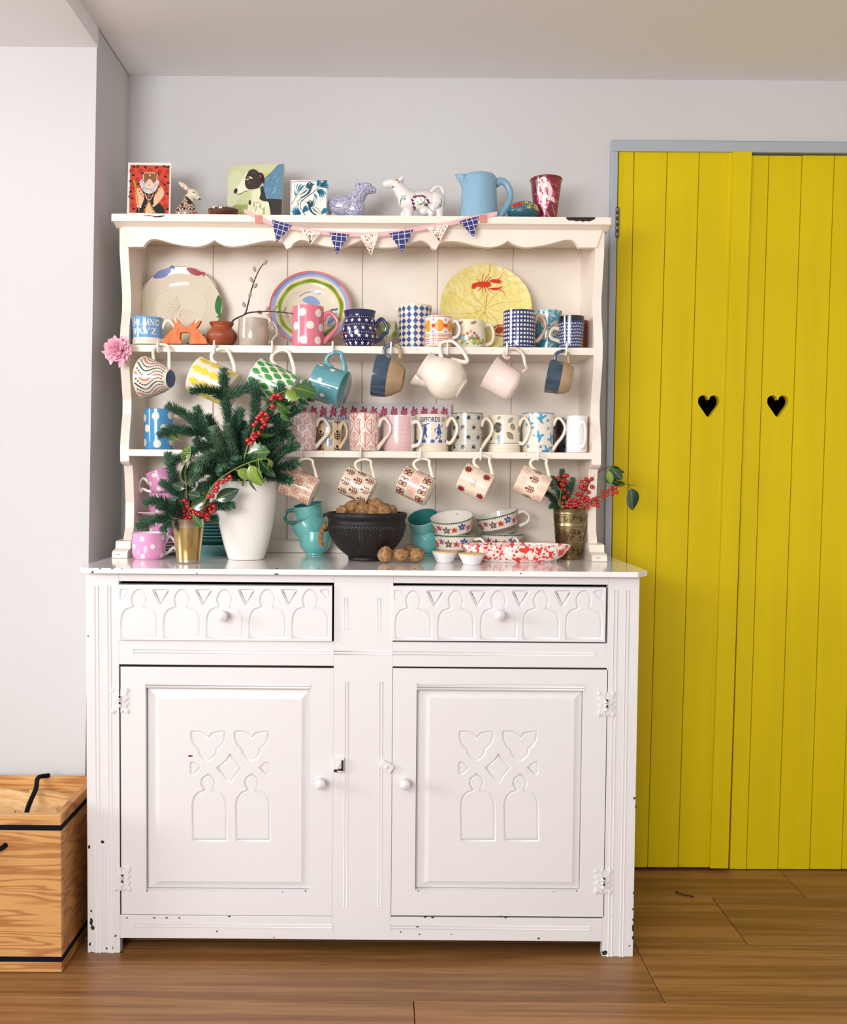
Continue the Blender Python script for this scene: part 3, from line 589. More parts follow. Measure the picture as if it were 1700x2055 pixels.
def hang(label, cx, cy, phi, dia, length, m, deco=None, inner=None, hm=None, prof=None, yaw=R_(10), Y=.2345, hk='ear', hkw={}, name='mug', group='mugs hanging from hooks', hr=.0046, foot=None, handle_fn=None, rim=None, cat='mug'):
    """mug hung by its handle: mouth to the left, foot to the right; phi = turn from upright"""
    s = mmp(Y); R = dia/2*s; H = length*s; c = at(cx, cy, Y); rot = Euler((0, -phi, -yaw)); zax = rot.to_matrix() @ Vector((0, 0, 1))
    root = thing(name, label, cat, c-zax*H/2, rot, group); outer = prof(R, H) if prof else straight(R, H, .02); b = MB()
    vessel(b, outer, (lambda z: m(z/H)) if callable(m) else m, inner=inner, foot=foot, rim=rim)
    if deco: deco(b, surf(outer, R), R, H)
    b.build('body', root)
    if handle_fn: handle_fn(root, R, H)
    else: put_handle(root, (ear if hk == 'ear' else cee)(R, H, **hkw), hm or inner or m, hr, rf=prof_at(outer))
    return root
def grid(R, H, nu, v0, v1, nv, stag=True):
    for j in range(nv):
        for i in range(nu): yield (-PI*R+2*PI*R*(i+(.5 if stag and j % 2 else 0))/nu, v0+(v1-v0)*(j+.5)/nv, i, j)
def vis(R): return lambda u: abs(u) < R*1.75
def tri(a, b2, n): return a+(b2-a)*n

# motifs ------------------------------------------------------------
def twig(sc):   # stylised twig: ball head, stem and paired arms
    P = [circ(0, .42, .15, 12), rect(-.045, -.5, .045, .35)]
    for y in (.16, -.06, -.28):
        for sx in (-1, 1): P += stroke([(0, y-.06), (sx*.2, y-.04), (sx*.3, y+.04), (sx*.33, y+.1)], .095)+[circ(sx*.33, y+.1, .06, 7)]
    return xfs(P, 0, 0, sc)
def pips(u, v, r, n=8, q=.3): return [circ(u+r*math.cos(2*PI*i/n), v+r*math.sin(2*PI*i/n), r*q, 7) for i in range(n)]
def flower(u, v, r, n=5): return [ell(u+r*.55*math.cos(2*PI*i/n+.3), v+r*.55*math.sin(2*PI*i/n+.3), r*.5, r*.3, 2*PI*i/n+.3, 8) for i in range(n)]
def quatre(u, v, r):    # four-petalled tile with outline loops
    P = []
    for k in range(4):
        a = PI/4+k*PI/2
        for da in (-.42, .42): P += stroke([(u+r*q*math.cos(a+da*f), v+r*q*math.sin(a+da*f)) for q, f in ((.12, .3), (.5, 1.4), (.85, 1.1), (1.02, .0))], r*.16)
        P += stroke([(u+r*.3*math.cos(a), v+r*.3*math.sin(a)), (u+r*.7*math.cos(a), v+r*.7*math.sin(a))], r*.1)
    for k in range(4): a = k*PI/2; P.append(ell(u+r*.62*math.cos(a), v+r*.62*math.sin(a), r*.2, r*.13, a, 8))
    return P

GL = lambda h: glaze(h)
# ================================================================ lower shelf of mugs: first shelf (upper)
# letters with serifs, drawn as strokes in a unit box
def serif(x, y, wd=.36): return rect(x-wd/2, y-.045, x+wd/2, y+.045)
def letter(c):
    P = []; th, tn = .2, .09; S = lambda pts, wd=th: P.extend(stroke(pts, wd))
    if c == 'J': S([(.6, .97), (.6, .2), (.52, .05), (.35, -.02), (.15, .06)]); P.append(serif(.6, .95)); P.append(circ(.18, .1, .11, 9))
    if c == 'K': S([(.15, 0), (.15, 1)]); S([(.82, .97), (.2, .4)], tn); S([(.42, .58), (.88, .03)]); P += [serif(.15, .045), serif(.15, .955), serif(.82, .955, .3), serif(.88, .045, .3)]
    if c == 'L': S([(.18, 0), (.18, 1)]); S([(.1, .05), (.85, .05)], tn); S([(.82, .02), (.86, .3)], tn); P += [serif(.18, .955)]
    if c == 'M': S([(.1, .03), (.14, .97)], tn); S([(.14, .97), (.5, .1)]); S([(.5, .1), (.86, .97)], tn); S([(.86, .97), (.9, .03)]); P += [serif(.1, .045, .26), serif(.9, .045, .34), serif(.08, .955, .22), serif(.92, .955, .22)]
    if c == 'N': S([(.14, 0), (.14, .97)], tn); S([(.14, .95), (.84, .05)]); S([(.84, .03), (.84, 1)], tn); P += [serif(.14, .045, .3), serif(.1, .955, .22), serif(.84, .955, .3)]
    if c == 'O': P += ringp(.5, .5, .42, .17)
    if c in 'VW':
        S([(.08, .97), (.3, .03)]); S([(.3, .03), (.5, .97)], tn); P += [serif(.08, .955, .28)]
        if c == 'W': S([(.5, .97), (.7, .03)]); S([(.7, .03), (.92, .97)], tn); P += [serif(.5, .955, .28), serif(.92, .955, .26)]
    if c == 'X': S([(.12, .97), (.88, .03)]); S([(.86, .97), (.12, .03)], tn); P += [serif(.12, .955, .3), serif(.86, .955, .28), serif(.12, .045, .28), serif(.88, .045, .3)]
    if c == 'Y': S([(.1, .97), (.5, .45)]); S([(.9, .97), (.5, .45)], tn); S([(.5, .5), (.5, .03)]); P += [serif(.1, .955, .28), serif(.9, .955, .26), serif(.5, .045, .3)]
    if c == 'Z': S([(.12, .95), (.85, .95)], tn); S([(.82, .95), (.14, .05)]); S([(.12, .05), (.86, .05)], tn); S([(.14, .97), (.1, .72)], tn); S([(.86, .03), (.9, .28)], tn)
    return P
def word(S, b, m, s, u0, v0, h, wd):
    P = []
    for i, c in enumerate(s): P += [[(u0+(i+p[0]*.86)*wd, v0+p[1]*h) for p in q] for q in letter(c)]
    b.decal(P, m, S, maxl=.004)
def d_abc(b, S, R, H):
    c = ink('F1E8DA'); wd = R*2.02/5.0; word(S, b, c, 'JKLMNO', -R*1.13, H*.67, H*.235, wd*.93); word(S, b, c, 'VWXYZ', -R*1.36, H*.35, H*.235, wd*1.12)
mug('blue alphabet mug with cream capital letters JKLMN and WXYZ', 265, 328, 634, .276, zS1, lambda t: GL('6C9FCF') if .26 < t < .985 else GL('EDE3D2'), GL('EDE3D2'), deco=d_abc, group='mugs on the upper shelf', prof=lambda R, H: waisted(R, H))
# orange pair of animals meeting nose to nose
Z4 = lambda l: [(a/4.595+190, c/4.595+520) for a, c in l]
YO = .275; ol = Z4([(633, 785), (640, 740), (662, 715), (690, 682), (738, 640), (735, 600), (716, 556), (728, 556), (750, 585), (758, 552), (775, 562), (795, 590), (830, 620), (848, 642), (870, 615), (920, 575), (945, 558), (950, 577), (985, 568), (968, 605), (940, 640), (985, 690), (1030, 740), (1045, 785), (878, 785), (890, 735), (890, 690), (850, 676), (795, 680), (790, 740), (812, 785)])
cO = at(376, 690, YO); root = thing('animal_figurine', 'orange flat ceramic pair of long-eared animals touching noses', 'figurine', (cO.x, YO, zS1))
op = [(x-cO.x, max(0, z-zS1)) for x, z in xz(ol, YO)]; ORG = M('orange_streaked_glaze', 'CF5A18', .55, var='E07F34', vscale=60, vstretch=(3, 1, .6))
b = MB(); b.prism(op, -.008, .008, ORG)
eye = xz(Z4([(803, 620), (893, 624)]), YO); b.decal([ell(e[0]-cO.x, e[1]-zS1, .0036, .003, .3, 10) for e in eye], ink('2A1A14'), lambda u, v, o_: (u, -.0085-o_, v)); b.decal([xf(leaf2(0, 0, .016, .0022, 0), e[0]-cO.x+dx, e[1]-zS1+.006, 1, r) for e, dx, r in ((eye[0], -.010, 2.1), (eye[1], .010, 1.0))], ink('F3C9A0'), lambda u, v, o_: (u, -.0085-o_, v)); b.build('body', root, bevel=.002)
# terracotta pot
def lathe_thing(label, name, cat, px0, px1, ptop, Y, z0, shape, m, group=None, seg=48, inner=None, t=.004, deco=None, part='body', wob=None):
    loc, R, H = stand(px0, px1, ptop, Y, z0); root = thing(name, label, cat, loc, group=group); outer = [(r*R, z*H) for r, z in shape]; b = MB(); vessel(b, outer, m, t, seg, inner, wob=wob)
    if deco: deco(b, surf(outer, R), R, H)
    b.build(part, root); return root, R, H
sm = lambda l, n=4: [(p.x, p.z) for p in catmull([(r, 0, z) for r, z in l], n)]
TERRA = M('burnished_terracotta', 'A6522E', .42, bump=.1, bscale=80, var='7E3A22', vscale=25)
pot, pr, ph = lathe_thing('small round burnished terracotta pot with flared rim holding a twig', 'terracotta_pot', 'pot', 414, 476, 643, .30, zS1, sm([(.5, 0), (.62, .02), (.86, .2), (1., .42), (.95, .58), (.74, .74), (.66, .82), (.74, .92), (.80, 1.)]), TERRA)
mug('speckled oatmeal stoneware mug with thin handle beside the terracotta pot', 477, 540, 636, .30, zS1, M('oatmeal_glaze', 'BFB1A1', .15, coat=.5, var='A99A89', vscale=40), prof=lambda R, H: [(R*.8, 0), (R*.93, .006), (R*.97, .02), (R*.99, H*.4), (R*.96, H*.7), (R*.93, H)], group='mugs on the upper shelf', hkw=dict(out=.020), hr=.004)
# pussy willow twig in the pot
YW = .30; tw = thing('willow_twig', 'bare forked pussy willow twig with grey catkins', 'twig', at(462, 660, YW)); X0 = Matrix.Translation(-tw.location); BARK = M('dark_bark', '33221B', .6, bump=.3, bscale=120)
b = MB(); b.tube(catmull([at(462, 668, YW), at(466, 646, YW), at(478, 637, YW-.01), at(491, 631, YW-.02), at(497, 614, YW-.02), at(503, 588, YW-.02), at(511, 562, YW-.02), at(521, 540, YW-.02), at(530, 528, YW-.02)], 3), lambda t: .0026*(1-.55*t), BARK, 6, X=X0)
b.tube(catmull([at(490, 631, YW-.02), at(503, 627, YW-.03), at(530, 625, YW-.035), at(560, 626, YW-.04), at(586, 629, YW-.04)], 3), lambda t: .0022*(1-.4*t), BARK, 6, X=X0); b.build('stem', tw)
CAT = M('catkin_fur', 'A89A8C', .9, bump=.5, bscale=200); cm = MB(); cm.ball((0, 0, .004), (.0044, .0044, .0072), CAT, 10, 8); cme = cm.mesh('catkin')
for px, py, r in ((512, 543, -.4), (506, 564, -.5), (511, 576, .6), (501, 595, .2), (491, 614, -.5), (524, 628, -1.2), (535, 623, .5), (538, 632, 2.2), (550, 620, .6), (556, 629, 2.), (569, 623, .5), (572, 631, 2.2), (584, 628, 1.3), (531, 529, .5)):
    o = bpy.data.objects.new('catkin', cme); COL.objects.link(o); o.parent = tw; p = at(px, py, YW-.022); o.location = X0 @ p; o.rotation_euler = (0, r, 0)
# plates leaning at the back -------------------------------------------------
def plate(label, cx, top, dia_px, tilt, Y, prof, m, deco, wob=None, seg=72, under=None, group='plates leaning at the back of the upper shelf', name='plate'):
    s = mmp(Y-.03); R = dia_px/2*s; zt = at(cx, top, Y).z; tilt = math.acos(min(.975, (zt-zS1)/(2*R))); c = Vector((at(cx, top+70, Y-.02).x, Y-.004-R*math.sin(tilt), zS1+R*1.015*math.cos(tilt)+.0015))
    root = thing(name, label, 'plate', c, (PI/2-tilt, 0, 0), group); P = [(r*R, z) for r, z in prof]; b = MB(); n = len(P)
    full_ = P+[(r*R-.0 if r < .99 else r*R, z-.004) for r, z in reversed(prof)]; b.lathe(full_, m, seg, None, wob)
    rf = sorted(P); zof = lambda r: next((z0+(z1-z0)*(r-r0)/(r1-r0) for (r0, z0), (r1, z1) in zip(rf, rf[1:]) if r <= r1), rf[-1][1])
    deco(b, lambda u, v, o_: (u, v, zof(math.hypot(u, v))+o_), R); b.build('dish', root); return root, R
fish = [(-.5, 0), (-.35, .13), (0, .19), (.3, .12), (.5, .02), (.3, -.12), (0, -.16), (-.35, -.1)]
def d_fish(b, S, R):
    for ang, col, l in ((118, '6478B4', .95), (70, 'A62430', .80), (180, 'D9CC3A', .62), (2, '2F7A3E', .95), (-60, '6478B4', .8), (-120, 'C87840', .8)):
        a = R_(ang); x, y = R*.93*math.cos(a), R*.93*math.sin(a); F = closed2([(-.62, .12), (-.5, .0)]+fish[1:]+[(-.62, -.12)], 3)
        b.decal([xf(F, x, y, R*.52*l, a-PI/2+PI)], ink(col), S, .0012, .008); b.decal([xf(circ(.36, .02, .03, 8), x, y, R*.52*l, a-PI/2+PI)], ink('22303C'), S, .0016)
        b.decal(stroke([xf([(.24, -.1)], x, y, R*.52*l, a+PI/2)[0], xf([(.24, .12)], x, y, R*.52*l, a+PI/2)[0]], .001), ink('22303C'), S, .0016)
    for k in range(14):
        a = rnd.uniform(0, 2*PI); P = [(R*.04*math.cos(a), R*.04*math.sin(a))]
        for j in range(5): a += rnd.uniform(-.5, .5); P.append((P[-1][0]+R*.06*math.cos(a), P[-1][1]+R*.06*math.sin(a)))
        b.decal(stroke(P, .0007), ink('C2AC94'), S, .0004)
    p = [(R*(.62+.03*math.sin(5*t))*math.cos(t), R*(.62+.03*math.sin(5*t))*math.sin(t)) for t in [2*PI*i/60 for i in range(61)]]; b.decal(stroke(p, .0009), ink('D2BEA6'), S, .0004)
    p = [(R*.985*(1+.012*math.sin(9*t))*math.cos(t), R*.985*(1+.012*math.sin(9*t))*math.sin(t)) for t in [R_(20)+R_(140)*i/50 for i in range(51)]]; b.decal(stroke(p, .0012), ink('4A3A32'), S, .0006)
plate('cream plate with raised coloured fish around its wavy rim', 364, 543, 168, R_(20), .418, [(0, 0), (.55, .001), (.68, .004), (.8, .014), (1., .020)], GL('E6D9C4'), d_fish, wob=lambda a, z: 1+.014*math.sin(9*a)+.008*math.sin(5*a+1))
def annulus(r0, r1, n=72, a0=0, a1=2*PI, wv=0):
    return [[(r0*math.cos(t0), r0*math.sin(t0)), ((r1+wv*math.sin(9*t0))*math.cos(t0), (r1+wv*math.sin(9*t0))*math.sin(t0)), ((r1+wv*math.sin(9*t1))*math.cos(t1), (r1+wv*math.sin(9*t1))*math.sin(t1)), (r0*math.cos(t1), r0*math.sin(t1))] for t0, t1 in [(a0+(a1-a0)*i/n, a0+(a1-a0)*(i+1)/n) for i in range(n)]]
def d_stripe(b, S, R):
    b.decal(annulus(R*.955, R*.995), ink('D8665A'), S, .0005, .02); b.decal(annulus(R*.86, R*.955, wv=R*.008), ink('9AA5CC'), S, .0005, .02); b.decal(annulus(R*.91, R*.95, a0=R_(40), a1=R_(160)), ink('6C7FBE'), S, .0008, .02)
    b.decal(annulus(R*.70, R*.80, wv=R*.012), ink('9FAF3A'), S, .0005, .02); b.decal(annulus(R*.73, R*.77, wv=R*.02), ink('6E8A22'), S, .0008, .02)
    c = ink('8CA3CC'); c2 = ink('4E648F'); b.decal([closed2([(-.22, .30), (-.05, .42), (.12, .36), (.22, .2), (.02, .18)]), circ(.05, .55, .03), ell(.2, .48, .06, .02, .3), closed2([(.45, -.18), (.62, -.05), (.68, -.25), (.6, -.5), (.42, -.42)])] and [[(x*R, y*R) for x, y in p] for p in ([closed2([(-.22, .30), (-.05, .42), (.12, .36), (.22, .2), (.02, .18)]), circ(.05, .55, .03), ell(.2, .48, .06, .02, .3), closed2([(.45, -.18), (.62, -.05), (.68, -.25), (.6, -.5), (.42, -.42)])])], c, S, .0004, .01)
    b.decal([[(x*R, y*R) for x, y in p] for p in stroke([(.4, -.05), (.52, .05), (.66, .02)], .05)+stroke([(.44, -.3), (.58, -.22), (.7, -.3)], .03)+stroke([(-.3, .4), (-.15, .5), (.1, .56)], .015)], c2, S, .0007, .01)
plate('cream plate ringed with coral, lilac-blue and olive green bands', 625, 554, 163, R_(24), .418, [(0, 0), (.5, .0), (.60, .004), (.68, .013), (.85, .016), (1., .021)], GL('E2D4BE'), d_stripe)
def d_lob(b, S, R):
    red = ink('D23A28'); LC = lambda l: [((a/4.72+860-972)*R/89, -(c/4.72+530-629)*R/89) for a, c in l]
    b.decal([LC([(402, 250), (410, 228), (450, 212), (520, 204), (570, 208), (585, 235), (570, 255), (510, 258), (450, 252), (430, 275), (408, 275)])], red, S, .0016, .008)
    for l in ([(560, 200), (600, 180), (650, 182), (698, 208), (660, 205), (690, 222), (630, 222), (590, 210)], [(560, 268), (610, 262), (650, 262), (697, 248), (670, 272), (640, 288), (600, 288)]): b.decal([LC(l)], red, S, .0016, .008)
    for l in ([(500, 206), (505, 160), (522, 122)], [(520, 204), (540, 160), (568, 132)], [(540, 206), (575, 165), (612, 152)], [(480, 210), (460, 188), (435, 185)], [(640, 190), (680, 160), (695, 120)], [(660, 280), (700, 305), (716, 352)], [(500, 258), (500, 300), (515, 338)], [(520, 258), (535, 300), (560, 330)], [(545, 256), (575, 300), (610, 322)], [(490, 256), (470, 290), (452, 296)]): b.decal(stroke(LC(l), .0022, True), red, S, .0016, .008)
    vein = ink('D9B852')
    for k in range(10): a = 2*PI*k/10+.3; b.decal(stroke([(R*q*math.cos(a+.12*math.sin(6*q)), R*q*math.sin(a+.12*math.sin(6*q))) for q in (.08, .3, .55, .75, .93)], .0016, True), vein, S, .0007)
    b.decal(stroke(LC([(572, 45), (572, 110)])+[], .0016)+stroke(LC([(545, 335), (535, 430), (515, 530)]), .002), ink('B89A3E'), S, .0009)
    b.decal([LC(p) for p in ([(612, 690), (640, 655), (690, 660), (700, 700), (650, 730), (615, 715)],)], ink('B23A22'), S, .0016); b.decal(stroke(LC([(600, 665), (640, 640), (690, 640)]), .003)+stroke(LC([(590, 740), (640, 750), (700, 760)]), .003), ink('B23A22'), S, .0016)
YLW = M('yellow_leaf_glaze', 'E9D67E', .3, coat=.3, bump=1.0, bscale=75, var='F0E2A0', vscale=60, thr=(.42, .62))
plate('yellow cabbage-leaf plate with a red lobster', 973, 540, 179, R_(22), .418, [(0, .0), (.12, .001), (.5, .003), (.8, .008), (1., .017)], YLW, d_lob, wob=lambda a, z: 1+.010*abs(math.sin(13*a))+.006*math.sin(4*a))
# more mugs ------------------------------------------------------------------
def d_dots(col, pts, rr):
    def f(b, S, R, H): b.decal([circ(x*R, y*H, rr*R, 22) for x, y in pts], ink(col), S, maxl=.005)
    return f
mug('tall pink mug with large cream polka dots', 587, 650, 611, .285, zS1, GL('E0788A'), GL('EFE0D2'), hm=GL('E0788A'), deco=d_dots('EFE6D6', [(-.28, .82), (.80, .81), (-.80, .49), (.22, .50), (1.05, .46), (-.22, .14), (.75, .13), (-1.7, .8), (-1.6, .15), (1.9, .8), (2.6, .5), (-2.5, .5)], .25), group='mugs on the upper shelf', hkw=dict(out=.034, top=.78, bot=.1), hr=.0058)
def d_star(b, S, R, H):
    c = ink('F0E8D8')
    for j, y in enumerate((.70, .49, .275, .08)): b.decal([star(-PI*R+2*PI*R*(i+(.5 if j % 2 else 0))/14, y*H, .0058, .0024) for i in range(14)], c, S, maxl=.004)
    for y in (.80, .585, .375, .17): b.decal([circ(-PI*R+2*PI*R*i/44, y*H, .0011, 6) for i in range(44)], c, S)
mug('round-bellied navy mug covered in small cream stars', 687, 757, 619, .285, zS1, GL('1A1E4E'), GL('1A1E4E'), hm=GL('22285A'), deco=d_star, prof=lambda R, H: [(r*R, z*H) for r, z in sm([(.62, 0), (.72, .02), (.94, .2), (1., .42), (.97, .6), (.88, .77), (.84, .82)])]+[(.86*R, .83*H), (.88*R, .92*H), (.93*R, H)], group='mugs on the upper shelf', hkw=dict(out=.026, top=.70, bot=.16))
def d_leafcup(b, S, R, H): b.decal([leaf2(-PI*R+2*PI*R*(i+(j % 2)*.5)/10, H*(.42+.27*j), .021, .0052, PI/2+(.35 if i % 2 else -.35)) for j in range(2) for i in range(10)], ink('7FA83A'), S)
lathe_thing('small footed cup with painted green leaves, behind the navy star mug', 'egg_cup', 'cup', 757, 797, 643, .35, zS1, sm([(.55, 0), (.6, .03), (.35, .14), (.3, .25), (.5, .36), (.86, .5), (1., .72), (.98, 1.)]), GL('D9CDB2'), deco=d_leafcup)
def d_dia(b, S, R, H): hh = H*.96/14; b.decal([[(u+.0080, v), (u, v+hh), (u-.0080, v), (u, v-hh)] for u, v, i, j in grid(R, H, 16, .01*H, .97*H, 7, False)], ink('3A538F'), S)
jg = mug('tall jug chequered with blue and cream diamonds', 799, 867, 609, .345, zS1, GL('E9DDC6'), hk=None, deco=d_dia, prof=lambda R, H: [(.93*R, 0), (.95*R, .003), (.95*R, .86*H), (.98*R, .94*H), (R, H)], name='jug', cat='jug')
def spout(root, R, H, m, w0=.012, out=.012, drop=.022, name='spout', rot=-PI/2, X=None):
    b = MB(); vs = []; n = 8
    for k in range(5):
        f = k/4; z = H+.001-f*drop; o = out*(1-f)**1.4; wd = w0*(1-.75*f)
        for i in range(n+1): t = -1+2*i/n; vs.append((t*wd, -(R*.985*math.cos(t*wd/R)+o*(1-t*t)), z+.003*(1-f)*(1-t*t)))
    q = [(j*(n+1)+i, j*(n+1)+i+1, (j+1)*(n+1)+i+1, (j+1)*(n+1)+i) for j in range(4) for i in range(n)]; b.add(vs, q, m, True, Matrix.Rotation(rot, 4, 'Z'))
    o = b.build(name, root); md = o.modifiers.new('thick', 'SOLIDIFY'); md.thickness = .002; return o
spout(jg, .0445, .109, GL('E9DDC6'))
def d_orange(b, S, R, H):
    o, r, w_ = ink('EE9A2E'), ink('D8352A'), ink('8A8C90')
    for k in range(-3, 3): u = (k+.5)*R*.95+R*.5; b.decal([ell(u, .66*H, R*.36, H*.20, 0, 20)], o, S, .0002); b.decal(pips(u+R*.475, .66*H, R*.21, 14, .13), r, S, .0004); b.decal([circ(u+R*.475, .66*H, R*.15)], r, S, .0004); b.decal([circ(u+R*.475, y*H, .0016, 8) for y in (.85, .47)], r, S); b.decal(pips(u+R*.475, .85*H, .003, 8, .3)+pips(u+R*.475, .47*H, .003, 8, .3), w_, S)
    for y in (.965, .385, .335): b.decal([rect(-PI*R, y*H-.0009, PI*R, y*H+.0009)], r, S)
    b.decal([rect(-PI*R, .285*H, PI*R, .305*H)], o, S); b.decal([rect(-PI*R, .03*H, PI*R, .045*H)], o, S)
    b.decal([circ(-PI*R+2*PI*R*i/46, y*H, .0019, 7) for y in (.23, .165, .09) for i in range(46)], r, S)
mug('small white mug with orange blobs, red suns and red dots', 853, 907, 632, .272, zS1, GL('F2EDE6'), deco=d_orange, hk='cee', hkw=dict(out=.019, top=.84, bot=.32), group='mugs on the upper shelf', hr=.0042)
def d_meadow(b, S, R, H):
    P = lambda n, x0, x1, y0, y1, r: [ell(rnd.uniform(x0, x1)*R, rnd.uniform(y0, y1)*H, r*rnd.uniform(.6, 1.3), r*rnd.uniform(.4, .9), rnd.uniform(-.5, .5), 8) for _ in range(n)]
    b.decal([ell(-.55*R, .36*H, .008, .0075), ell(-.35*R, .30*H, .007, .006)], ink('9DB4D6'), S); b.decal(P(22, -.7, .95, .18, .32, .0045), ink('A9B84A'), S, .0003); b.decal(P(12, -.6, .9, .14, .24, .003), ink('7F9A34'), S, .0004)
    b.decal([leaf2(u*R, .26*H, .012, .0022, a) for u in (-.1, .15, .4) for a in (1.1, 1.6, 2.1)], ink('8C8A4A'), S, .0005)
    for u, v, c in ((-.2, .5, 'C8402E'), (.0, .58, 'D9A24A'), (.22, .52, 'C8402E'), (.1, .42, 'C48FA8'), (.36, .44, '5F83B8'), (-.42, .46, 'D98A3A'), (.5, .36, 'C8402E')): b.decal(flower(u*R, v*H, .0042, 6), ink(c), S, .0006)
    b.decal([ell(u*R, .88*H, .0075, .0030, .1) for u in (-.75, .15)]+[circ(u*R+.0075, .905*H, .0024, 9) for u in (-.75, .15)]+[ell(u*R+.0045, .93*H, .0042, .0011, .6) for u in (-.75, .15)], ink('A8764A'), S, .0004)
    b.decal([rect(u*R-.005, .81*H, u*R+.006, .822*H) for u in (-.8, .12, .6)], ink('8FB07A'), S, .0004)
nm = mug('cream two-handled nursery mug painted with a flowery meadow', 909, 975, 640, .32, zS1, GL('EFE6CE'), deco=d_meadow, hk='cee', hkw=dict(out=.020, top=.86, bot=.2), prof=lambda R, H: [(r*R, z*H) for r, z in sm([(.72, 0), (.86, .03), (.97, .22), (1., .45), (.94, .8), (.92, 1.)])], group='mugs on the upper shelf'); put_handle(nm, cee(.040, .066, out=.020, top=.86, bot=.2), GL('EFE6CE'), rot=PI)
def d_ging(b, S, R, H): b.decal([rect(u-.0024, v-.0025, u+.0024, v+.0025) for u, v, i, j in grid(R, H, 30, .10*H, .97*H, 8, False)], ink('EDE3CF'), S); b.decal([rect(u-.0024, .05*H-.001, u+.0024, .05*H+.0015) for u, v, i, j in grid(R, H, 30, 0, 1, 1, False)], ink('EDE3CF'), S)
mug('navy and cream gingham check mug with pinkish handle', 1010, 1074, 620, .29, zS1, GL('23306E'), GL('E6DCCB'), hm=GL('C9A493'), deco=d_ging, group='mugs on the upper shelf', hkw=dict(out=.026, top=.82, bot=.22))
mug('tall cream beaker with teal leafy print behind the gingham mug', 1072, 1128, 621, .36, zS1, spots('teal_leaf_print', 'CFC6B4', [('3D9FB6', 55, .50, 'n'), ('2D86A4', 90, .58, 'n'), ('CFC6B4', 120, .62, 'n')]), hk=None, group='mugs on the upper shelf', name='beaker', cat='beaker', prof=lambda R, H: straight(R, H, .12))
def d_swirl(b, S, R, H):
    P = []
    for u, v, i, j in grid(R, H, 30, .03*H, .80*H, 8): P += stroke([(u+.00038*t*math.cos(1.35*t+i), v+.00038*t*math.sin(1.35*t+i)) for t in range(0, 9)], .0008)
    b.decal(P, ink('DDE0EA'), S)
mug('small navy mug of tiny white spirals with black rim band', 1120, 1172, 632, .28, zS1, lambda t: GL('12131F') if t > .84 else GL('232B5E'), GL('12131F'), hm=GL('DCCBB4'), hk='cee', hrot=PI, deco=d_swirl, prof=lambda R, H: straight(R, H, .10), group='mugs on the upper shelf', hkw=dict(out=.020, top=.62, bot=.26))
lathe_thing('rust brown pottery jar half hidden behind the spiral mug', 'pottery_jar', 'jar', 1138, 1180, 641, .345, zS1, sm([(.8, 0), (.92, .03), (.98, .3), (.93, .6), (.96, .8), (1., .97), (.97, 1.)]), M('rust_glaze', '9A4A2A', .35, bump=.2, bscale=60))
# ================================================================ second shelf
mug('blue mug with large cream spots at the left end of the second shelf', 289, 349, 820, .30, zS2, GL('4B93C8'), GL('E9DFD0'), deco=d_dots('E9DFCE', [(-.98, .78), (.02, .82), (-.65, .52), (.58, .53), (-.98, .17), (.12, .14), (1.1, .85), (1.2, .2), (1.75, .5), (-1.9, .5)], .26), hk=None, group='mugs on the second shelf', prof=lambda R, H: straight(R, H, .02))
gc = at(500, 866, .40); o = MB(); o.box(-.065, .065, -.001, .001, 0, .10, paper('F2EEEA')); o.decal([rect(-.03, .02, .05, .065)], paper('D9503E'), lambda u, v, f: (u, -.0012-f, v)); o.decal(sum([pips(.01+.02*i, .03+.018*j, .004, 6) for i in range(-1, 2) for j in range(2)], []), paper('F2EEEA'), lambda u, v, f: (u, -.0015-f, v)); o = o.build('greeting_card'); o.location = (gc.x, .39, zS2); o.rotation_euler = (R_(-8), 0, 0); tag(o, 'white greeting card with red print standing behind the fir branches', 'card')
bc = at(556, 880, .38); o = MB(); o.box(-.02, .02, -.014, .014, 0, .062, M('brown_card', 'A8764E', .8)); o = o.build('cardboard_box', bevel=.001); o.location = (bc.x, .36, zS2); tag(o, 'small brown cardboard box behind the fir branches', 'box')
def d_pinkleaf(b, S, R, H):
    c = ink('CE5A70'); f = ink('E9A9B2'); P = []; Q = []
    for u, v, i, j in grid(R, H, 12, .0, H, 6, True):
        a = (PI/4 if i % 2 else -PI/4)+(PI/2 if j % 2 else 0); l = [(p, w_*1.0) for p, w_ in ()]
        L = leaf2(u-.009*math.cos(a), v-.009*math.sin(a), .018, .0054, a, 8)
        if all(.01*H < y < .985*H for x, y in L): P += stroke(L+[L[0]], .0014)+stroke([(u-.005*math.cos(a), v-.005*math.sin(a)), (u+.005*math.cos(a), v+.005*math.sin(a))], .0012)
    for k in range(420):
        u, v = rnd.uniform(-1.9, 1.9)*R, rnd.uniform(.04, .95)*H; Q.append(circ(u, v, .0007, 5))
    b.decal(P, c, S); b.decal(Q, f, S); b.decal([rect(-PI*R, .985*H, PI*R, .999*H)], ink('B23A4C'), S)
mug('pale mug printed with pink outlined leaves beside the fir', 568, 636, 826, .285, zS2, GL('EFE2DC'), hm=GL('EADFD2'), deco=d_pinkleaf, group='mugs on the second shelf', prof=lambda R, H: straight(R, H, .06), hkw=dict(out=.031, top=.76, bot=.06))
def d_twigs(cols, sc, nu, rows, jit=0):
    def f(b, S, R, H):
        for u, v, i, j in grid(R, H, nu, 0, 1, 1, False):
            for q, (y, k) in enumerate(rows(i)): b.decal([[(u+x, min(max(y*H+z, .001), H-.001)) for x, z in p] for p in twig(sc)], ink(cols[k % len(cols)]), S)
    return f
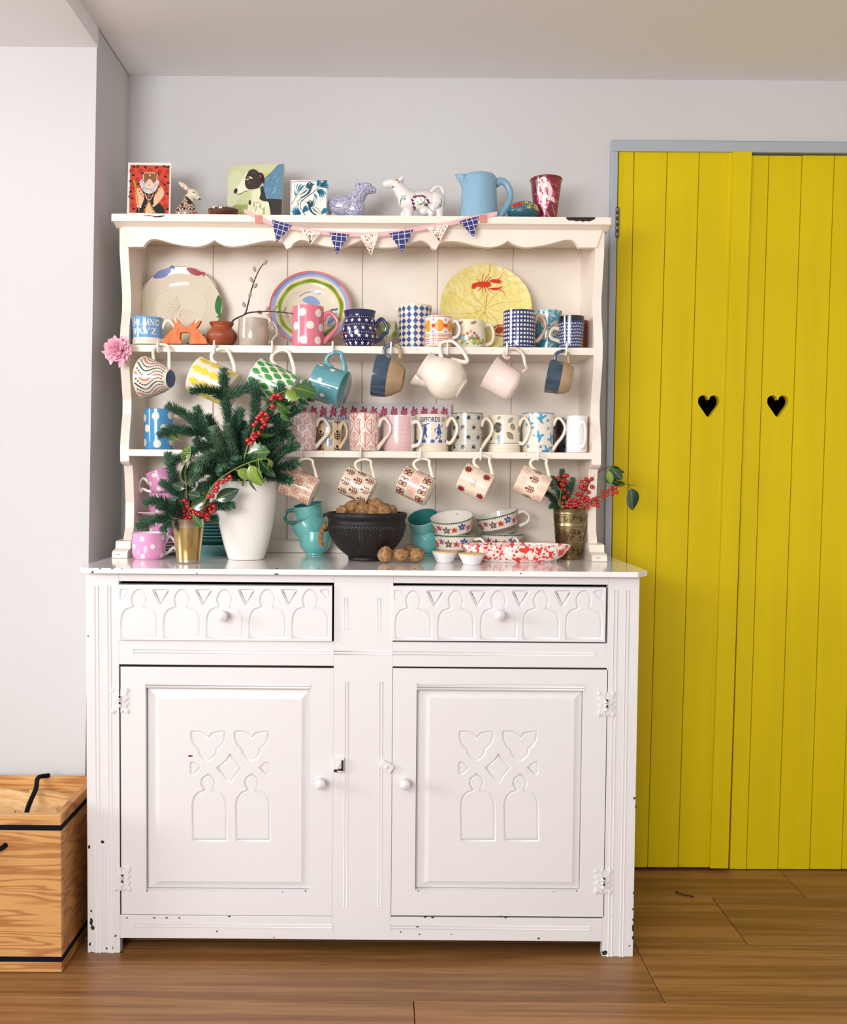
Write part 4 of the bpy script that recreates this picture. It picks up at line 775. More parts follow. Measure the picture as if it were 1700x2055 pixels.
mug('buff mug with blue and black twig motifs, second on the shelf past the fir', 634, 690, 843, .335, zS2, GL('DFC9A4'), deco=d_twigs(['23232B', '4F87B8'], .024, 10, lambda i: [(.86, 1), (.3, 1)] if i % 2 else [(1.02, 0), (.5, 0), (.02, 0)]), group='mugs on the second shelf', hrot=-R_(38), hkw=dict(out=.022, top=.84, bot=.12), prof=lambda R, H: straight(R, H, .0))
# letter card with a border of red flowers
cA, cB = at(598, 812, .415), at(906, 812, .415); YCd = .415; b = MB(); w2 = (cB.x-cA.x); zt = at(750, 809, YCd).z-zS2; b.box(0, w2, 0, .0016, 0, zt, paper('DCD6DC')); Sc = lambda u, v, f: (u, -.0003-f, v)
for k in range(15):
    u = .014+k*w2/15.2; v = zt-.024; b.decal([star(u, v, .0115, .0072, 9, k), leaf2(u-.002, v+.006, .011, .003, 1.6), leaf2(u+.003, v+.005, .009, .0022, .9), leaf2(u-.004, v-.006, .010, .0028, -2.2), leaf2(u+.003, v-.006, .009, .0024, -1.0)], paper('B0364E'), Sc); b.decal(pips(u, v, .0045, 7, .3)+[circ(u, v, .0012, 6)], paper('DC9AAA'), Sc, .0005)
c_ = text2d('Love,  Dear', .017); b.decal([[(x*.95+at(672, 845, YCd).x-cA.x+z*.25, z+at(672, 842, YCd).z-zS2) for x, z in p] for p in c_], paper('46485E'), Sc)
o = b.build('letter_card'); o.location = (cA.x, YCd-.008, zS2); o.rotation_euler = (R_(-4), 0, 0); tag(o, 'long pale card with a border of red flowers standing behind the mugs', 'card')
def d_tree(b, S, R, H):
    c = ink('CC3E3C'); d = ink('D86A66'); P = []; Q = []; cw = 2*PI*R/8
    for i in range(8):
        for j, y in enumerate((1.0, .645, .29, -.06)):
            u = -PI*R+cw*(i+(.5 if j % 2 else 0))+cw*.1; v = y*H; h = H*.40; wd = cw*.43
            L = [(u+wd*math.sin(PI*t)**.8*(1 if t < 1 else 1), v-h*.5+h*(1-t)) for t in [k/8 for k in range(9)]]; L = [(u+wd*(math.sin(PI*min(1, k/8)**.8)), v+h*.5-h*k/8) for k in range(9)]; L2 = [(2*u-x, z) for x, z in reversed(L)]
            cl = lambda p: [(x, min(max(z, .001), H*.985)) for x, z in p]
            P += [cl(p) for p in stroke(L+L2, .0014)+stroke([(u, v+h*.42), (u, v-h*.62)], .0016)]
            for k in range(46):
                t = rnd.uniform(-.4, .36); ww = wd*.75*math.cos(t*PI*1.02); uu = u+rnd.uniform(-1, 1)*ww; z = v+t*h
                if .01*H < z < .97*H: Q.append(ell(uu, z, .0012, .0008, rnd.uniform(0, 3), 5))
    b.decal(P, c, S); b.decal(Q, d, S); b.decal([rect(-PI*R, .98*H, PI*R, .998*H)], c, S)
mug('tapered mug with red tree-shaped leaves in outline', 699, 764, 828, .272, zS2, GL('EADFCF'), hm=GL('E2D6C4'), deco=d_tree, hrot=R_(-20), group='mugs on the second shelf', prof=lambda R, H: straight(R, H, .09), hkw=dict(out=.028, top=.78, bot=.05))
def d_zig(b, S, R, H):
    P = []
    for j in range(27):
        v = .03*H+.93*H*j/26.; P += stroke([(-1.15*R+2.0*R*k/36, v+(.0011 if k % 2 else -.0011)) for k in range(37)], .0011)
    b.decal(P, ink('D4727E'), S)
mug('pale pink mug with fine zigzag lines', 769, 832, 833, .287, zS2, GL('F0E2DE'), hm=GL('EFE3D8'), deco=d_zig, group='mugs on the second shelf', hk='cee', hrot=R_(-28), hkw=dict(out=.024, top=.80, bot=.16), prof=lambda R, H: [(R*.9, 0), (R*.97, .006), (R, .02), (R, H*.5), (R*.96, H)])
def dancer(k):
    if k == 0: return [closed2([(-.12, .42), (-.02, .5), (.06, .42), (0, .34)]), closed2([(-.1, .34), (.08, .34), (.14, .1), (.05, -.05), (.2, -.3), (.34, -.36), (.1, -.4), (-.02, -.15), (-.14, -.3), (-.16, -.5), (-.28, -.48), (-.2, -.2), (-.14, .05)], 2)]+stroke([(-.05, .28), (-.3, .4), (.3, .56)], .07)
    return [circ(.02, .45, .085, 10), closed2([(-.08, .36), (.1, .36), (.16, .1), (.28, -.1), (.1, -.16), (.02, -.18), (-.18, -.1), (-.1, .1)], 2)]+stroke([(.05, .3), (.26, .36), (.3, .55)], .06)+stroke([(-.04, .3), (-.26, .18), (-.3, .0)], .06)+stroke([(0, -.14), (-.12, -.4), (-.26, -.5)], .08)+stroke([(.08, -.14), (.14, -.36), (.02, -.5)], .08)
def d_gif(b, S, R, H):
    c = ink('3355A4'); t = text2d('·GIFFORDS 13·', H*.205, .0005); xs = [x for p in t for x, z in p]; k = 1.78*R/(max(xs)-min(xs)); b.decal([[(x*k, H*.80+z*.85) for x, z in p] for p in t], ink('2B3F7E'), S, maxl=.004)
    for i, u in enumerate((-.45, .40, 1.5, -1.6)): b.decal(xfs(dancer(i % 2), u*R, .53*H, H*.40), c, S)
    for u in (-1.15, -.55, .0, .52, 1.05): b.decal([leaf2(u*R, .25*H, .0085, .0018, a) for a in (.5, 1.0, 1.57, 2.1, 2.6)]+[rect(u*R-.006, .235*H, u*R+.006, .26*H)], c, S)
mug('cream tankard mug lettered GIFFORDS 13 with dancing blue figures', 832, 901, 831, .31, zS2, GL('EBDFC6'), deco=d_gif, hrot=R_(-25), group='mugs on the second shelf', prof=waisted, hkw=dict(out=.025, top=.82, bot=.27))
def d_bstar(b, S, R, H):
    c = ink('2B3244'); P = [star(u, v, .0075, .0035, 8, .2) for u, v, i, j in grid(R, H, 9, .0, H, 4)]
    P = [[(x, min(max(z, .001), H*.985)) for x, z in p] for p in P]; b.decal(P, ink('26304E'), S, .0004); b.decal([ell(u, v, .0009, .0012, 0, 6) for u, v, i, j in grid(R, H, 66, .02*H, .97*H, 30) if abs(u) < 1.3*R], c, S); b.decal([rect(-PI*R, .978*H, PI*R, .999*H)], ink('1E2028'), S)
mug('mug speckled with black dashes and dark eight-pointed stars', 905, 970, 828, .328, zS2, GL('E6DCCA'), hm=GL('E0D3BE'), deco=d_bstar, hrot=R_(-28), group='mugs on the second shelf', prof=lambda R, H: straight(R, H, .05), hkw=dict(out=.028, top=.78, bot=.05))
def d_egg(b, S, R, H):
    def egg(u, v, a, c, col, rot=0.): b.decal([ell(u*R, v*H, a, c, rot, 18)], ink(col), S); b.decal([circ(u*R+rnd.uniform(-.7, .7)*a, v*H+rnd.uniform(-.7, .7)*c, .0008, 5) for _ in range(12)], ink('F0E8D6'), S, .0004)
    egg(-.55, .66, .0125, .0135, '4C4A34'); egg(.42, .68, .0072, .0088, '8F7C42', .4); egg(-.45, .37, .008, .0085, '8FA6B4'); egg(1.05, .62, .006, .008, '5E6470'); egg(-1.15, .4, .007, .008, '7A6A4A')
    b.decal([leaf2(.08*R, .78*H, .021, .0058, .75), leaf2(-.62*R, .88*H, .014, .004, .5)], ink('9BA08A'), S); b.decal([leaf2(.0*R, .54*H, .028, .0078, -.72)], ink('8C7C60'), S); b.decal(stroke([(.0*R-.004, .55*H), (.0*R+.016, .36*H)], .0009), ink('E0D6C0'), S, .0005)
    b.decal([rect(-PI*R, .235*H, PI*R, .252*H)], ink('4A3A34'), S)
mug('cream tankard mug with speckled eggs and grey-green leaves', 979, 1046, 832, .335, zS2, GL('EBE0CA'), deco=d_egg, hrot=R_(-28), group='mugs on the second shelf', prof=waisted, hkw=dict(out=.025, top=.84, bot=.27))
bird = [(-.5, .1), (-.42, .2), (-.28, .22), (-.1, .12), (.0, .45), (.18, .5), (.14, .12), (.5, .2), (.46, .02), (.2, -.06), (.02, -.18), (.06, -.5), (-.14, -.36), (-.24, -.1), (-.38, .05)]
def d_bird(b, S, R, H):
    c, d = ink('4A9CC6'), ink('3B86B6')
    for u, v, r, f in ((.05, .86, .3, 1), (-.1, .40, 0., -1), (.85, .35, .5, 1), (-.75, .78, 1.2, 1), (1.6, .75, .2, 1), (-1.7, .4, .2, -1), (.5, .05, .3, -1)): b.decal([[(x, min(max(z, .001), H*.97)) for x, z in xf(closed2(bird, 2), u*R, v*H, .031, r, f)]], c, S)
    for u, v in ((.55, .60), (-.45, .62), (.05, .14), (.95, .12), (-.8, .15), (.5, .8)): b.decal(stroke([(u*R-.006, v*H-.004), (u*R, v*H), (u*R+.006, v*H+.004)], .0012)+[leaf2(u*R, v*H, .005, .0017, a) for a in (1.9, -.8, 2.8)]+[circ(u*R+.006, v*H+.004, .0014, 6)], d, S)
    b.decal([rect(-PI*R, .978*H, PI*R, .999*H)], d, S)
mug('mug with sky-blue flying birds and twigs', 1047, 1112, 828, .338, zS2, GL('E9E0D0'), hm=GL('E3D8C6'), deco=d_bird, hrot=R_(-20), group='mugs on the second shelf', prof=lambda R, H: straight(R, H, .05), hkw=dict(out=.028, top=.80, bot=.04))
def d_mar(b, S, R, H): b.decal([ell(.1*R, .4*H, .012, .02, .3)], ink('5A2A22'), S)
mug('dark maroon mug tucked behind the bird mug handle', 1096, 1132, 838, .40, zS2, GL('3A1A1C'), hk=None, deco=d_mar, group='mugs on the second shelf')
mug('light and dark blue patterned mug squeezed behind the white mug', 1133, 1166, 842, .395, zS2, spots('blue_patch_print', '8FB2D6', [('2A3470', 60, .52, 'n'), ('E0DCE0', 80, .60, 'n')]), hk=None, group='mugs on the second shelf')
def d_wr(b, S, R, H): b.decal([rect(R*.95, .02*H, R*1.25, .93*H)], ink('E2B2A2'), S); b.decal([circ(R*1.12, y*H, .0011, 6) for y in [.1+.055*k for k in range(15)]], ink('8A4A3C'), S, .0004); b.decal([rect(R*.9, .92*H, R*1.3, .935*H)], ink('C0705E'), S, .0004)
mug('plain white mug with handle to the front at the right end', 1137, 1180, 834, .30, zS2, GL('EDE8E6'), deco=d_wr, group='mugs on the second shelf', hrot=-PI/2+.2, hkw=dict(out=.026, top=.80, bot=.16), hk='cee')
# ================================================================ hanging mugs
def d_wavy(b, S, R, H):
    for k in range(24):
        u0 = -PI*R+2*PI*R*k/24; base = [(u0+.22*R*math.sin(2*PI*t*1.1+.4), H*(.06+.9*t)) for t in [i/14 for i in range(15)]]
        c = ('D9786A', '2E3466', '2F5A5E', '2E3466')[k % 4]
        if c == '2E3466': b.decal([circ(x, y, .0024, 7) for x, y in base[1:-1]], ink(c), S)
        else: b.decal(stroke(base, .0054 if c == 'D9786A' else .0036), ink(c), S); b.decal([circ(x+.0002, y, .0011, 6) for x, y in base[1:-1]], ink('4FA0A8' if c == 'D9786A' else '2E3466'), S, .0005)
        
CRG = lambda: GL('EADFCB')
hang('conical cup with coral, teal and navy wavy stripes hanging in the top left', 317, 759, R_(86), 86, 59, CRG(), d_wavy, foot=GL('4A5A8C'), hk='cee', prof=lambda R, H: [(r*R, z*H) for r, z in ((.40, 0), (.42, .03), (.46, .06), (.66, .3), (.82, .6), (.94, .85), (1., 1.))], hkw=dict(out=.030, top=.72, bot=.10), yaw=R_(20), hr=.0042)
def d_sheep(b, S, R, H):
    c, d = ink('E8CE3E'), ink('F0DE78')
    for u, v, i, j in grid(R, H, 9, .02*H, .94*H, 4, False):
        v = min(v+(i % 2)*.1*H, .87*H); b.decal([ell(u+dx*R*.10, v+dz*H*.07, R*.13, H*.055, 0, 9) for dx, dz in ((-1, .2), (0, .9), (1, .3), (.6, -.7), (-.5, -.9), (.2, 0))], c, S); b.decal([ell(u+dx*R*.1, v+dz*H*.05, R*.04, H*.02, .4, 7) for dx, dz in ((-1, .8), (.2, -.6), (.9, .9))], d, S, .0005)
hang('cream mug with yellow sheep-like blotches hanging above the fir tip', 431, 768, R_(66), 74, 89, GL('EAE2D2'), d_sheep, hkw=dict(out=.040, top=.74, bot=.16), hr=.005, yaw=R_(8))
def d_green(b, S, R, H):
    L = [(-.5, 0), (-.36, .2), (-.28, .16), (-.16, .3), (-.08, .24), (.06, .32), (.14, .24), (.3, .2), (.5, .0), (.3, -.2), (.05, -.28), (-.25, -.2)]
    for u, v, i, j in grid(R, H, 12, .0, .98*H, 6): b.decal([[(x, min(max(z, .001), H*.99)) for x, z in xf(L, u, v, .0255, 1.45)]], ink('3F9A4A'), S); b.decal([xf(leaf2(-.25, 0, .5, .04), u, v, .019, 1.45)] if .1*H < v < .9*H else [], ink('2F7E3C'), S, .0005)
hang('cream mug with rows of green leaves hanging over the holly', 549, 772, R_(64), 76, 87, GL('E9E2D4'), d_green, hkw=dict(out=.041, top=.74, bot=.16), hr=.005, yaw=R_(6))
def d_tealdots(b, S, R, H):
    b.decal([circ(u, v, .0062, 16) for u, v in ((1.16*R, .90*H), (.99*R, .46*H), (.12*R, .68*H), (-.65*R, .5*H), (-1.5*R, .85*H), (1.9*R, .2*H), (-1.2*R, .2*H), (2.6*R, .6*H))], ink('E0DDD0'), S)
    b.decal([rect(-.14*R, .25*H, -.11*R, .6*H)], ink('CFE0DE'), S, .0004)  # thin pale line: a highlight painted onto the glaze
hang('teal mug with small white spots on the fourth hook', 662, 774, R_(72), 76, 64, GL('5B979E'), d_tealdots, inner=GL('5B979E'), prof=lambda R, H: [(R*.93, 0), (R, .002), (R, H*.10), (R*.965, H*.12), (R*.965, H*.9), (R*.985, H)], hkw=dict(out=.037, top=.76, bot=.16), hr=.0056, yaw=R_(14))
BLU = M('slate_blue_glaze', '3B5468', .12, coat=.5, var='2E4152', vscale=30); TAN = M('bare_tan_stoneware', 'B59A78', .55, bump=.1, bscale=120, var='A58966', vscale=40)
def dip_handle(R, H, k=1.):
    def f(root, R, H):
        p = catmull(cee(R, H, out=.028*k, top=.80, bot=.26), 6); h = len(p)*6//10
        b = MB(); b.tube(p[:h+1], .0048*k, BLU, 10, .75, cap=True); b.tube(p[h:], .0048*k, TAN, 10, .75); b.build('handle', root)
    return f
cup2 = lambda R, H: [(r*R, z*H) for r, z in ((.52, 0), (.56, .03), (.80, .3), (.93, .5), (.98, .75), (1., 1.))]
hang('large cup half slate blue glaze and half bare tan clay', 781, 757, R_(80), 86, 58, lambda t: TAN if t < .47 else BLU, prof=cup2, inner=BLU, handle_fn=dip_handle(0, 0), yaw=R_(6))
wj = hang('plain cream pot-bellied jug hanging by its handle', 889, 757, R_(58), 84, 92, GL('E9DECE'), prof=lambda R, H: [(r*R, z*H) for r, z in sm([(.50, 0), (.54, .04), (.80, .14), (1., .34), (.97, .52), (.80, .72), (.68, .88), (.72, 1.)])], hkw=dict(out=.034, top=.86, bot=.56), hr=.0052, yaw=R_(8), name='jug', cat='jug', group='jugs hanging from hooks')
spout(wj, .038, .115, GL('E9DECE'), .024, .018, .062, rot=-PI*.5)
def bead_handle(root, R, H):
    p = catmull([(R-.002, 0, .10*H), (R+.010, 0, .05*H), (R+.016, 0, .14*H), (R+.034, 0, .36*H), (R+.040, 0, .60*H), (R+.030, 0, .84*H), (R+.012, 0, .88*H), (R+.008, 0, .74*H), (R+.014, 0, .68*H)], 7); b = MB()
    b.tube(p, .0042, GL('EFE0D6'), 8); b.build('handle', root); d = MB(); m = ink('A8543E')
    for i in range(2, len(p)-1):
        t = (p[i+1]-p[i-1]).normalized(); nn = Vector((-t.z, 0, t.x))
        for sg in (-1, 0, 1): d.ball(p[i]+nn*sg*.0036+Vector((0, -.0042 if sg == 0 else -.002, 0)), .0009, m, 6, 4)
    d.build('beading', root, 'brown dotted beading of the handle', kind='stuff')
def d_pinkcup(b, S, R, H): b.decal([circ(-PI*R+2*PI*R*i/40, y*H, .0008, 5) for y in (.93, .08) for i in range(40)], ink('B87A6A'), S); b.decal([rect(u*R-.002, .14*H, u*R+.002, .88*H) for u in (-.9, -.4, .1, .6, 1.1)], ink('F2DCD4'), S, .0002)
hang('pale pink cup with a curly beaded handle', 1009, 764, R_(60), 72, 64, GL('EEDBD2'), d_pinkcup, prof=lambda R, H: [(r*R, z*H) for r, z in sm([(.55, 0), (.72, .03), (.86, .14), (.90, .4), (.92, .75), (1., 1.)])], handle_fn=bead_handle, yaw=R_(8))
hang('smaller cup half slate blue and half tan on the last hook', 1123, 758, R_(80), 68, 48, lambda t: TAN if t < .47 else BLU, prof=lambda R, H: [(r*R, z*H) for r, z in ((.66, 0), (.74, .04), (.88, .2), (.95, .47), (.98, .75), (1., 1.))], inner=BLU, handle_fn=dip_handle(0, 0, .85), yaw=R_(6))
# lower hooks: five small printed mugs
BUFF = lambda: GL('E8D8BF')
kw = dict(group='small printed mugs on the lower hooks', hkw=dict(out=.033, top=.76, bot=.12), hr=.0042)
def d_coral(b, S, R, H):
    P = []
    for u, v, i, j in grid(R, H, 8, .02*H, .98*H, 3): P += quatre(u, v, .0128)
    b.decal([[(x, min(max(z, .001), H*.99)) for x, z in p] for p in P], ink('DE8C7E'), S); b.decal([rect(-.02*R, .05*H, .0*R, .95*H)], ink('EBD3B4'), S, .0005)
hang('small mug with coral four-petal tiles next to the white pot', 602, 975, R_(66), 60, 66, BUFF(), d_coral, **kw, yaw=R_(6))
def d_tw2(cols):
    def f(b, S, R, H):
        for u, v, i, j in grid(R, H, 8, .0*H, 1.0*H, 3): b.decal([[(x, min(max(z, .001), H*.99)) for x, z in p] for p in xfs(twig(.0225), u, v, 1, R_(4))], ink(cols[j % len(cols)]), S)
    return f
hang('small mug with dark red twig motifs above the walnuts', 718, 975, R_(65), 58, 64, BUFF(), d_tw2(['7A2420']), **kw, yaw=R_(6))
def d_quat(b, S, R, H):
    P = {0: [], 1: []}
    for u, v, i, j in grid(R, H, 8, .0*H, 1.0*H, 3): P[j % 2] += quatre(u, v, .0128)
    for k, c in ((0, '7A1F22'), (1, 'EBA8A8')): b.decal([[(x, min(max(z, .001), H*.99)) for x, z in p] for p in P[k]], ink(c), S)
hang('small mug with alternating dark red and pink flowers', 835, 975, R_(65), 60, 64, BUFF(), d_quat, **kw, yaw=R_(14))
def d_8star(b, S, R, H):
    dk = ink('8A2230'); pk = ink('EBB4B0'); b.decal([star(u*R, v*H, .0122, .0068, 9, .2) for u, v in ((-.82, .82), (.72, .86), (-.75, .16), (.75, .22), (2.2, .5), (-2.2, .5))], dk, S); b.decal([star(0, .52*H, .0125, .0068, 8, .2)], pk, S)
    for cu, cv in ((0, .88), (.82, .52), (-.85, .5), (0, .12)): b.decal([circ(cu*R+a*.0033, cv*H+c*.0033, .0009, 6) for a in range(-2, 3) for c in range(-2, 3) if .02*H < cv*H+c*.0033 < .97*H], pk, S)
hang('small mug with dark red stars around one pink star', 955, 969, R_(65), 60, 62, BUFF(), d_8star, **kw, yaw=R_(12))
hang('small mug with pink and dark red twigs beside the engraved brass vase', 1069, 972, R_(65), 58, 62, BUFF(), d_tw2(['EBB4AE', '7E2226']), **kw, yaw=R_(10))

# ================================================================ standing on the worktop
def ct(px, py): p = onz(px, py, zCT); return p
def on_counter(px0, px1, ptop, pbase, rb=1.):
    """front of the foot touches the worktop at pbase"""
    c = (px0+px1)/2; y = ct(c, pbase).y; R = (px1-px0)/2*mmp(y+.03); Y = y+R*rb
    R = (px1-px0)/2*mmp(Y)*.99; p = at(c, pbase, Y); zt = at(c, ptop, Y).z; return Vector((p.x, Y, zCT)), R, zt-zCT
PINK = GL('E59CC8'); WHT = GL('F2EEEA')
def d_pdots(b, S, R, H): b.decal([circ(x*R, y*H, .0062, 16) for x, y in ((-.15, .80), (1.2, .82), (-.78, .5), (.46, .5), (-.15, .13), (1.15, .15), (1.9, .5), (-1.5, .82), (-1.5, .14), (2.5, .82), (2.5, .14), (-2.3, .5))], ink('F1ECE8'), S)
def teacup(label, loc, R, H, hrot=0., rot=(0, 0, 0)):
    root = thing('teacup', label, 'cup', loc, rot, 'pink spotted teacups'); o = [(R*.78, 0), (R*.80, .0015), (R*.92, .006), (R*.97, H*.25), (R*.985, H*.6), (R, H)]; b = MB(); vessel(b, o, PINK, .0028, inner=WHT); d_pdots(b, surf(o, R), R, H); b.build('body', root)
    put_handle(root, ear(R, H, out=.026, top=.70, bot=.14), WHT, .0038, hrot); return root
loc, R, H = on_counter(265, 333, 1069, 1124, .97); teacup('pink spotted teacup standing alone at the front beside the brass tumbler', loc, R, H, R_(28))
sc_p = MB(); sp = [(0, .003), (.035, .003), (.045, .006), (.068, .013), (.0685, .015), (.067, .0155), (.045, .009), (.034, .0065), (0, .0065)]; sp = [(r*.90, z) for r, z in sp]; sc_p.lathe(sp, lambda i, z: PINK if i > 3 else WHT, 48); SAUC = sc_p.mesh('saucer')
def saucer(loc, label): o = bpy.data.objects.new('saucer', SAUC); COL.objects.link(o); o.location = loc; return tag(o, label, 'saucer', 'pink saucers')
pc = Vector((at(325, 1060, .345).x, .345, 0)); z = zCT-.003+.0008
zt1 = at(312, 1036, .345).z; k0 = 4
for i in range(k0): saucer((pc.x, pc.y, z+.0075*i), 'pink saucer, %s of the pile behind the pink spotted cup' % ('bottom one', 'second', 'third', 'topmost')[i])
zz = z+.0075*k0+.0005; R2 = .0335; H2 = zt1-.004-zz
teacup('pink spotted teacup carrying the upper saucer, half hidden by fir', Vector((pc.x, pc.y, zz+.002)), R2, max(.045, H2), R_(-62))
saucer((pc.x-.002, pc.y, zz+max(.045, H2)+.001), 'pink saucer balanced on top of a spotted cup')
zu = zz+max(.045, H2)+.0085; zt2 = at(325, 988, .345).z
teacup('pink spotted teacup on the raised saucer under the tilted cup', Vector((pc.x, pc.y, zu)), R2, .056, R_(60))
c4 = at(322, 968, .345); teacup('pink spotted teacup lying tilted on top of the stack', Vector((pc.x+.006, pc.y, zu+.061)), R2, .056, PI, (0, R_(-17), 0))
# teal plates
tp = MB(); TEAL = M('teal_crackle_glaze', '74B0AE', .12, coat=.5, var='5E9C9A', vscale=18); TEALD = M('dark_teal_glaze', '46807F', .2, coat=.3)
rs = 1.; pl2 = [(r*.8, z) for r, z in [(0, 0), (.045, 0), (.052, .004), (.074, .0125), (.083, .0165), (.0845, .018), (.083, .0188), (.072, .0155), (.05, .008), (0, .006)]]; tp.lathe(pl2, lambda i, z: TEAL if i > 3 else TEALD, 56); TPM = tp.mesh('teal_plate'); tx = at(430, 1080, .34).x
bwl = MB(); vessel(bwl, sm([(.5*.068, 0), (.55*.068, .004), (.8*.068, .014), (.98*.068, .026), (.068, .029)]), TEAL); o = bwl.build('teal_bowl'); o.location = (tx, .335, zCT); tag(o, 'shallow teal bowl at the bottom of the plate pile', 'bowl')
zt_ = at(420, 1040, .335).z; n = 8
for i in range(n):
    o = bpy.data.objects.new('teal_plate', TPM); COL.objects.link(o); o.location = (tx+rnd.uniform(-.002, .002), .335, zCT+.0255+.0086*i); o.rotation_euler = (0, 0, rnd.uniform(0, 6))
    tag(o, '%s teal plate of the pile between tumbler and pot' % ('lowest', 'second', 'third', 'fourth', 'fifth', 'sixth', 'seventh', 'topmost')[i], 'plate', 'teal plates in a pile')
# white pot
loc, R, H = on_counter(430, 558, 965, 1125, .62)
wp = thing('plant_pot', 'tall plain white ceramic pot holding fir branches', 'pot', loc); POTL, POTR, POTH = loc, R, H
b = MB(); vessel(b, [(r*R, z*H) for r, z in sm([(.52, 0), (.55, .004), (.575, .02), (.70, .18), (.83, .40), (.93, .66), (.975, .86), (1., 1.)], 5)], M('white_satin_pot', 'F1ECE6', .22, coat=.2), .005, 72); b.build('body', wp)
# brass tumblers
BRASS = M('aged_brass', 'CBB07A', .26, 1., bump=.10, bscale=90, var='A8864C', vscale=22, vstretch=(1, 1, .5), thr=(.35, .75)); PEWT = M('worn_tin_plating', 'B9AC98', .28, 1., bump=.06, bscale=70)
loc, R, H = on_counter(345, 411, 1041, 1132, .72); BT = (loc, R, H)
bt = thing('brass_tumbler', 'tapered worn brass tumbler with holly and fir', 'tumbler', loc); b = MB()
o_ = [(.68*R, 0), (.71*R, .002), (.72*R, .06*H), (.715*R, .075*H), (.78*R, .3*H), (.90*R, .70*H), (.905*R, .72*H), (.93*R, .82*H), (.935*R, .84*H), (.985*R, .985*H), (1.*R, H)]
vessel(b, o_, lambda z: PEWT if z > .80*H or z < .075*H else BRASS, .0022); S_ = surf(o_, R)
b.decal([circ(-PI*R+2*PI*R*i/40, .80*H, .0009, 6) for i in range(40)]+[circ(-PI*R+2*PI*R*i/40, .755*H, .0009, 6) for i in range(40)], M('stippled_dark_brass', '4A3822', .5, .8), S_)
b.decal([circ(.2*R+.004*k, (.62-.055*k)*H, .0009, 6) for k in range(8)], M('stippled_dark_brass', '4A3822', .5, .8), S_); b.build('body', bt)
# engraved brass vase
loc, R, H = on_counter(1108, 1178, 1021, 1123, .7); BV = (loc, R, H); BR2 = M('dark_engraved_brass', 'A8946A', .32, 1., bump=.1, bscale=60, var='74644A', vscale=30); ENG = M('engraved_line', '4E3B22', .45, .9)
bv = thing('brass_vase', 'dark engraved brass beaker vase with holly berries', 'vase', loc); b = MB()
o_ = [(.72*R, 0), (.735*R, .003), (.74*R, .03*H), (.80*R, .27*H), (.81*R, .275*H), (.81*R, .30*H), (.815*R, .305*H), (.905*R, .655*H), (.925*R, .66*H), (.93*R, .69*H), (.915*R, .70*H), (.925*R, .73*H), (.955*R, .90*H), (.975*R, .905*H), (.98*R, .94*H), (.97*R, .945*H), (.99*R, .99*H), (R, H)]
vessel(b, o_, BR2, .0025, 72); S_ = surf(o_, R); P = []
for i in range(12):
    u = -PI*R+2*PI*R*i/12
    for y0, y1, k in ((.32, .65, 1), (.735, .895, .6), (.04, .26, .8)):
        hh = (y1-y0)*H; c = (y0+y1)/2*H; sg = 1 if i % 2 else -1
        P += stroke([(u-.009+.018*t, c+sg*hh*.32*math.sin(2*PI*t)) for t in [q/10 for q in range(11)]], .0021); P += ringp(u, c-sg*hh*.22, hh*.15, .0017, 12)
        P += [leaf2(u, c+sg*hh*.1, .0058*k, .0016, a) for a in (.5, 1.57, 2.6)]+[leaf2(u+.004, c-sg*hh*.30, .004*k, .0012, a) for a in (-.5, .6)]
b.decal(P, ENG, S_); b.decal([rect(-PI*R, y*H, PI*R, y*H+.0008) for y in (.265, .31, .65, .725, .9)], ENG, S_); b.build('body', bv)
# dark bowl of walnuts
loc, R, H = on_counter(654, 817, 1028, 1127, .5)
BLK = M('smoked_black_clay', '121214', .5, bump=.35, bscale=60, var='231B19', vscale=8, spec=.3); bw = thing('clay_bowl', 'big round blackened clay bowl heaped with walnuts', 'bowl', loc)
o_ = [(r*R, z*H) for r, z in sm([(.44, 0), (.46, .02), (.455, .07), (.50, .10), (.72, .26), (.90, .48), (.985, .70), (.99, .74)])]+[(r*R, z*H) for r, z in sm([(.965, .77), (.955, .82), (.965, .86), (.998, .91), (1., .97), (.985, 1.)])]
b = MB(); vessel(b, o_, BLK, .008, 80); S_ = surf(o_, R); pts = []
for k in range(-2, 4):
    u0 = k*R*.9-.02
    for t in range(15): a = PI*t/14; pts.append((u0-R*.33*math.cos(a), .66*H-.42*H*math.sin(a)))
    for t in range(9): pts.append((u0+R*.04, .68*H-.045*H*t)); pts.append((u0+R*.10, .68*H-.045*H*t))
for t in range(70): pts.append((-PI*R+2*PI*R*t/70, .70*H)); pts.append((-PI*R+2*PI*R*t/70+.003, .725*H))
b.decal([circ(u, v, .0008, 5) for u, v in pts if v > .2*H], M('pale_clay_dots', '8F8A80', .8), S_, .0005); b.build('body', bw); BWL = (loc, R, H)
ROPE = M('jute_rope', '9A6E42', .9, bump=.5, bscale=150); b = MB(); base = catmull([(-R*.93, -.02, H*.74), (-R*1.02, -.024, H*.72), (-R*1.10, -.025, H*.60), (-R*1.13, -.024, H*.45), (-R*1.10, -.022, H*.30)], 8)
for k in (0, 1):
    q = []
    for i, p in enumerate(base): a = i*.55+k*PI; q.append(p+Vector((.0032*math.cos(a), .0032*math.sin(a), 0)))
    b.tube(q, .0038, ROPE, 8)
b.build('rope_handle', bw)
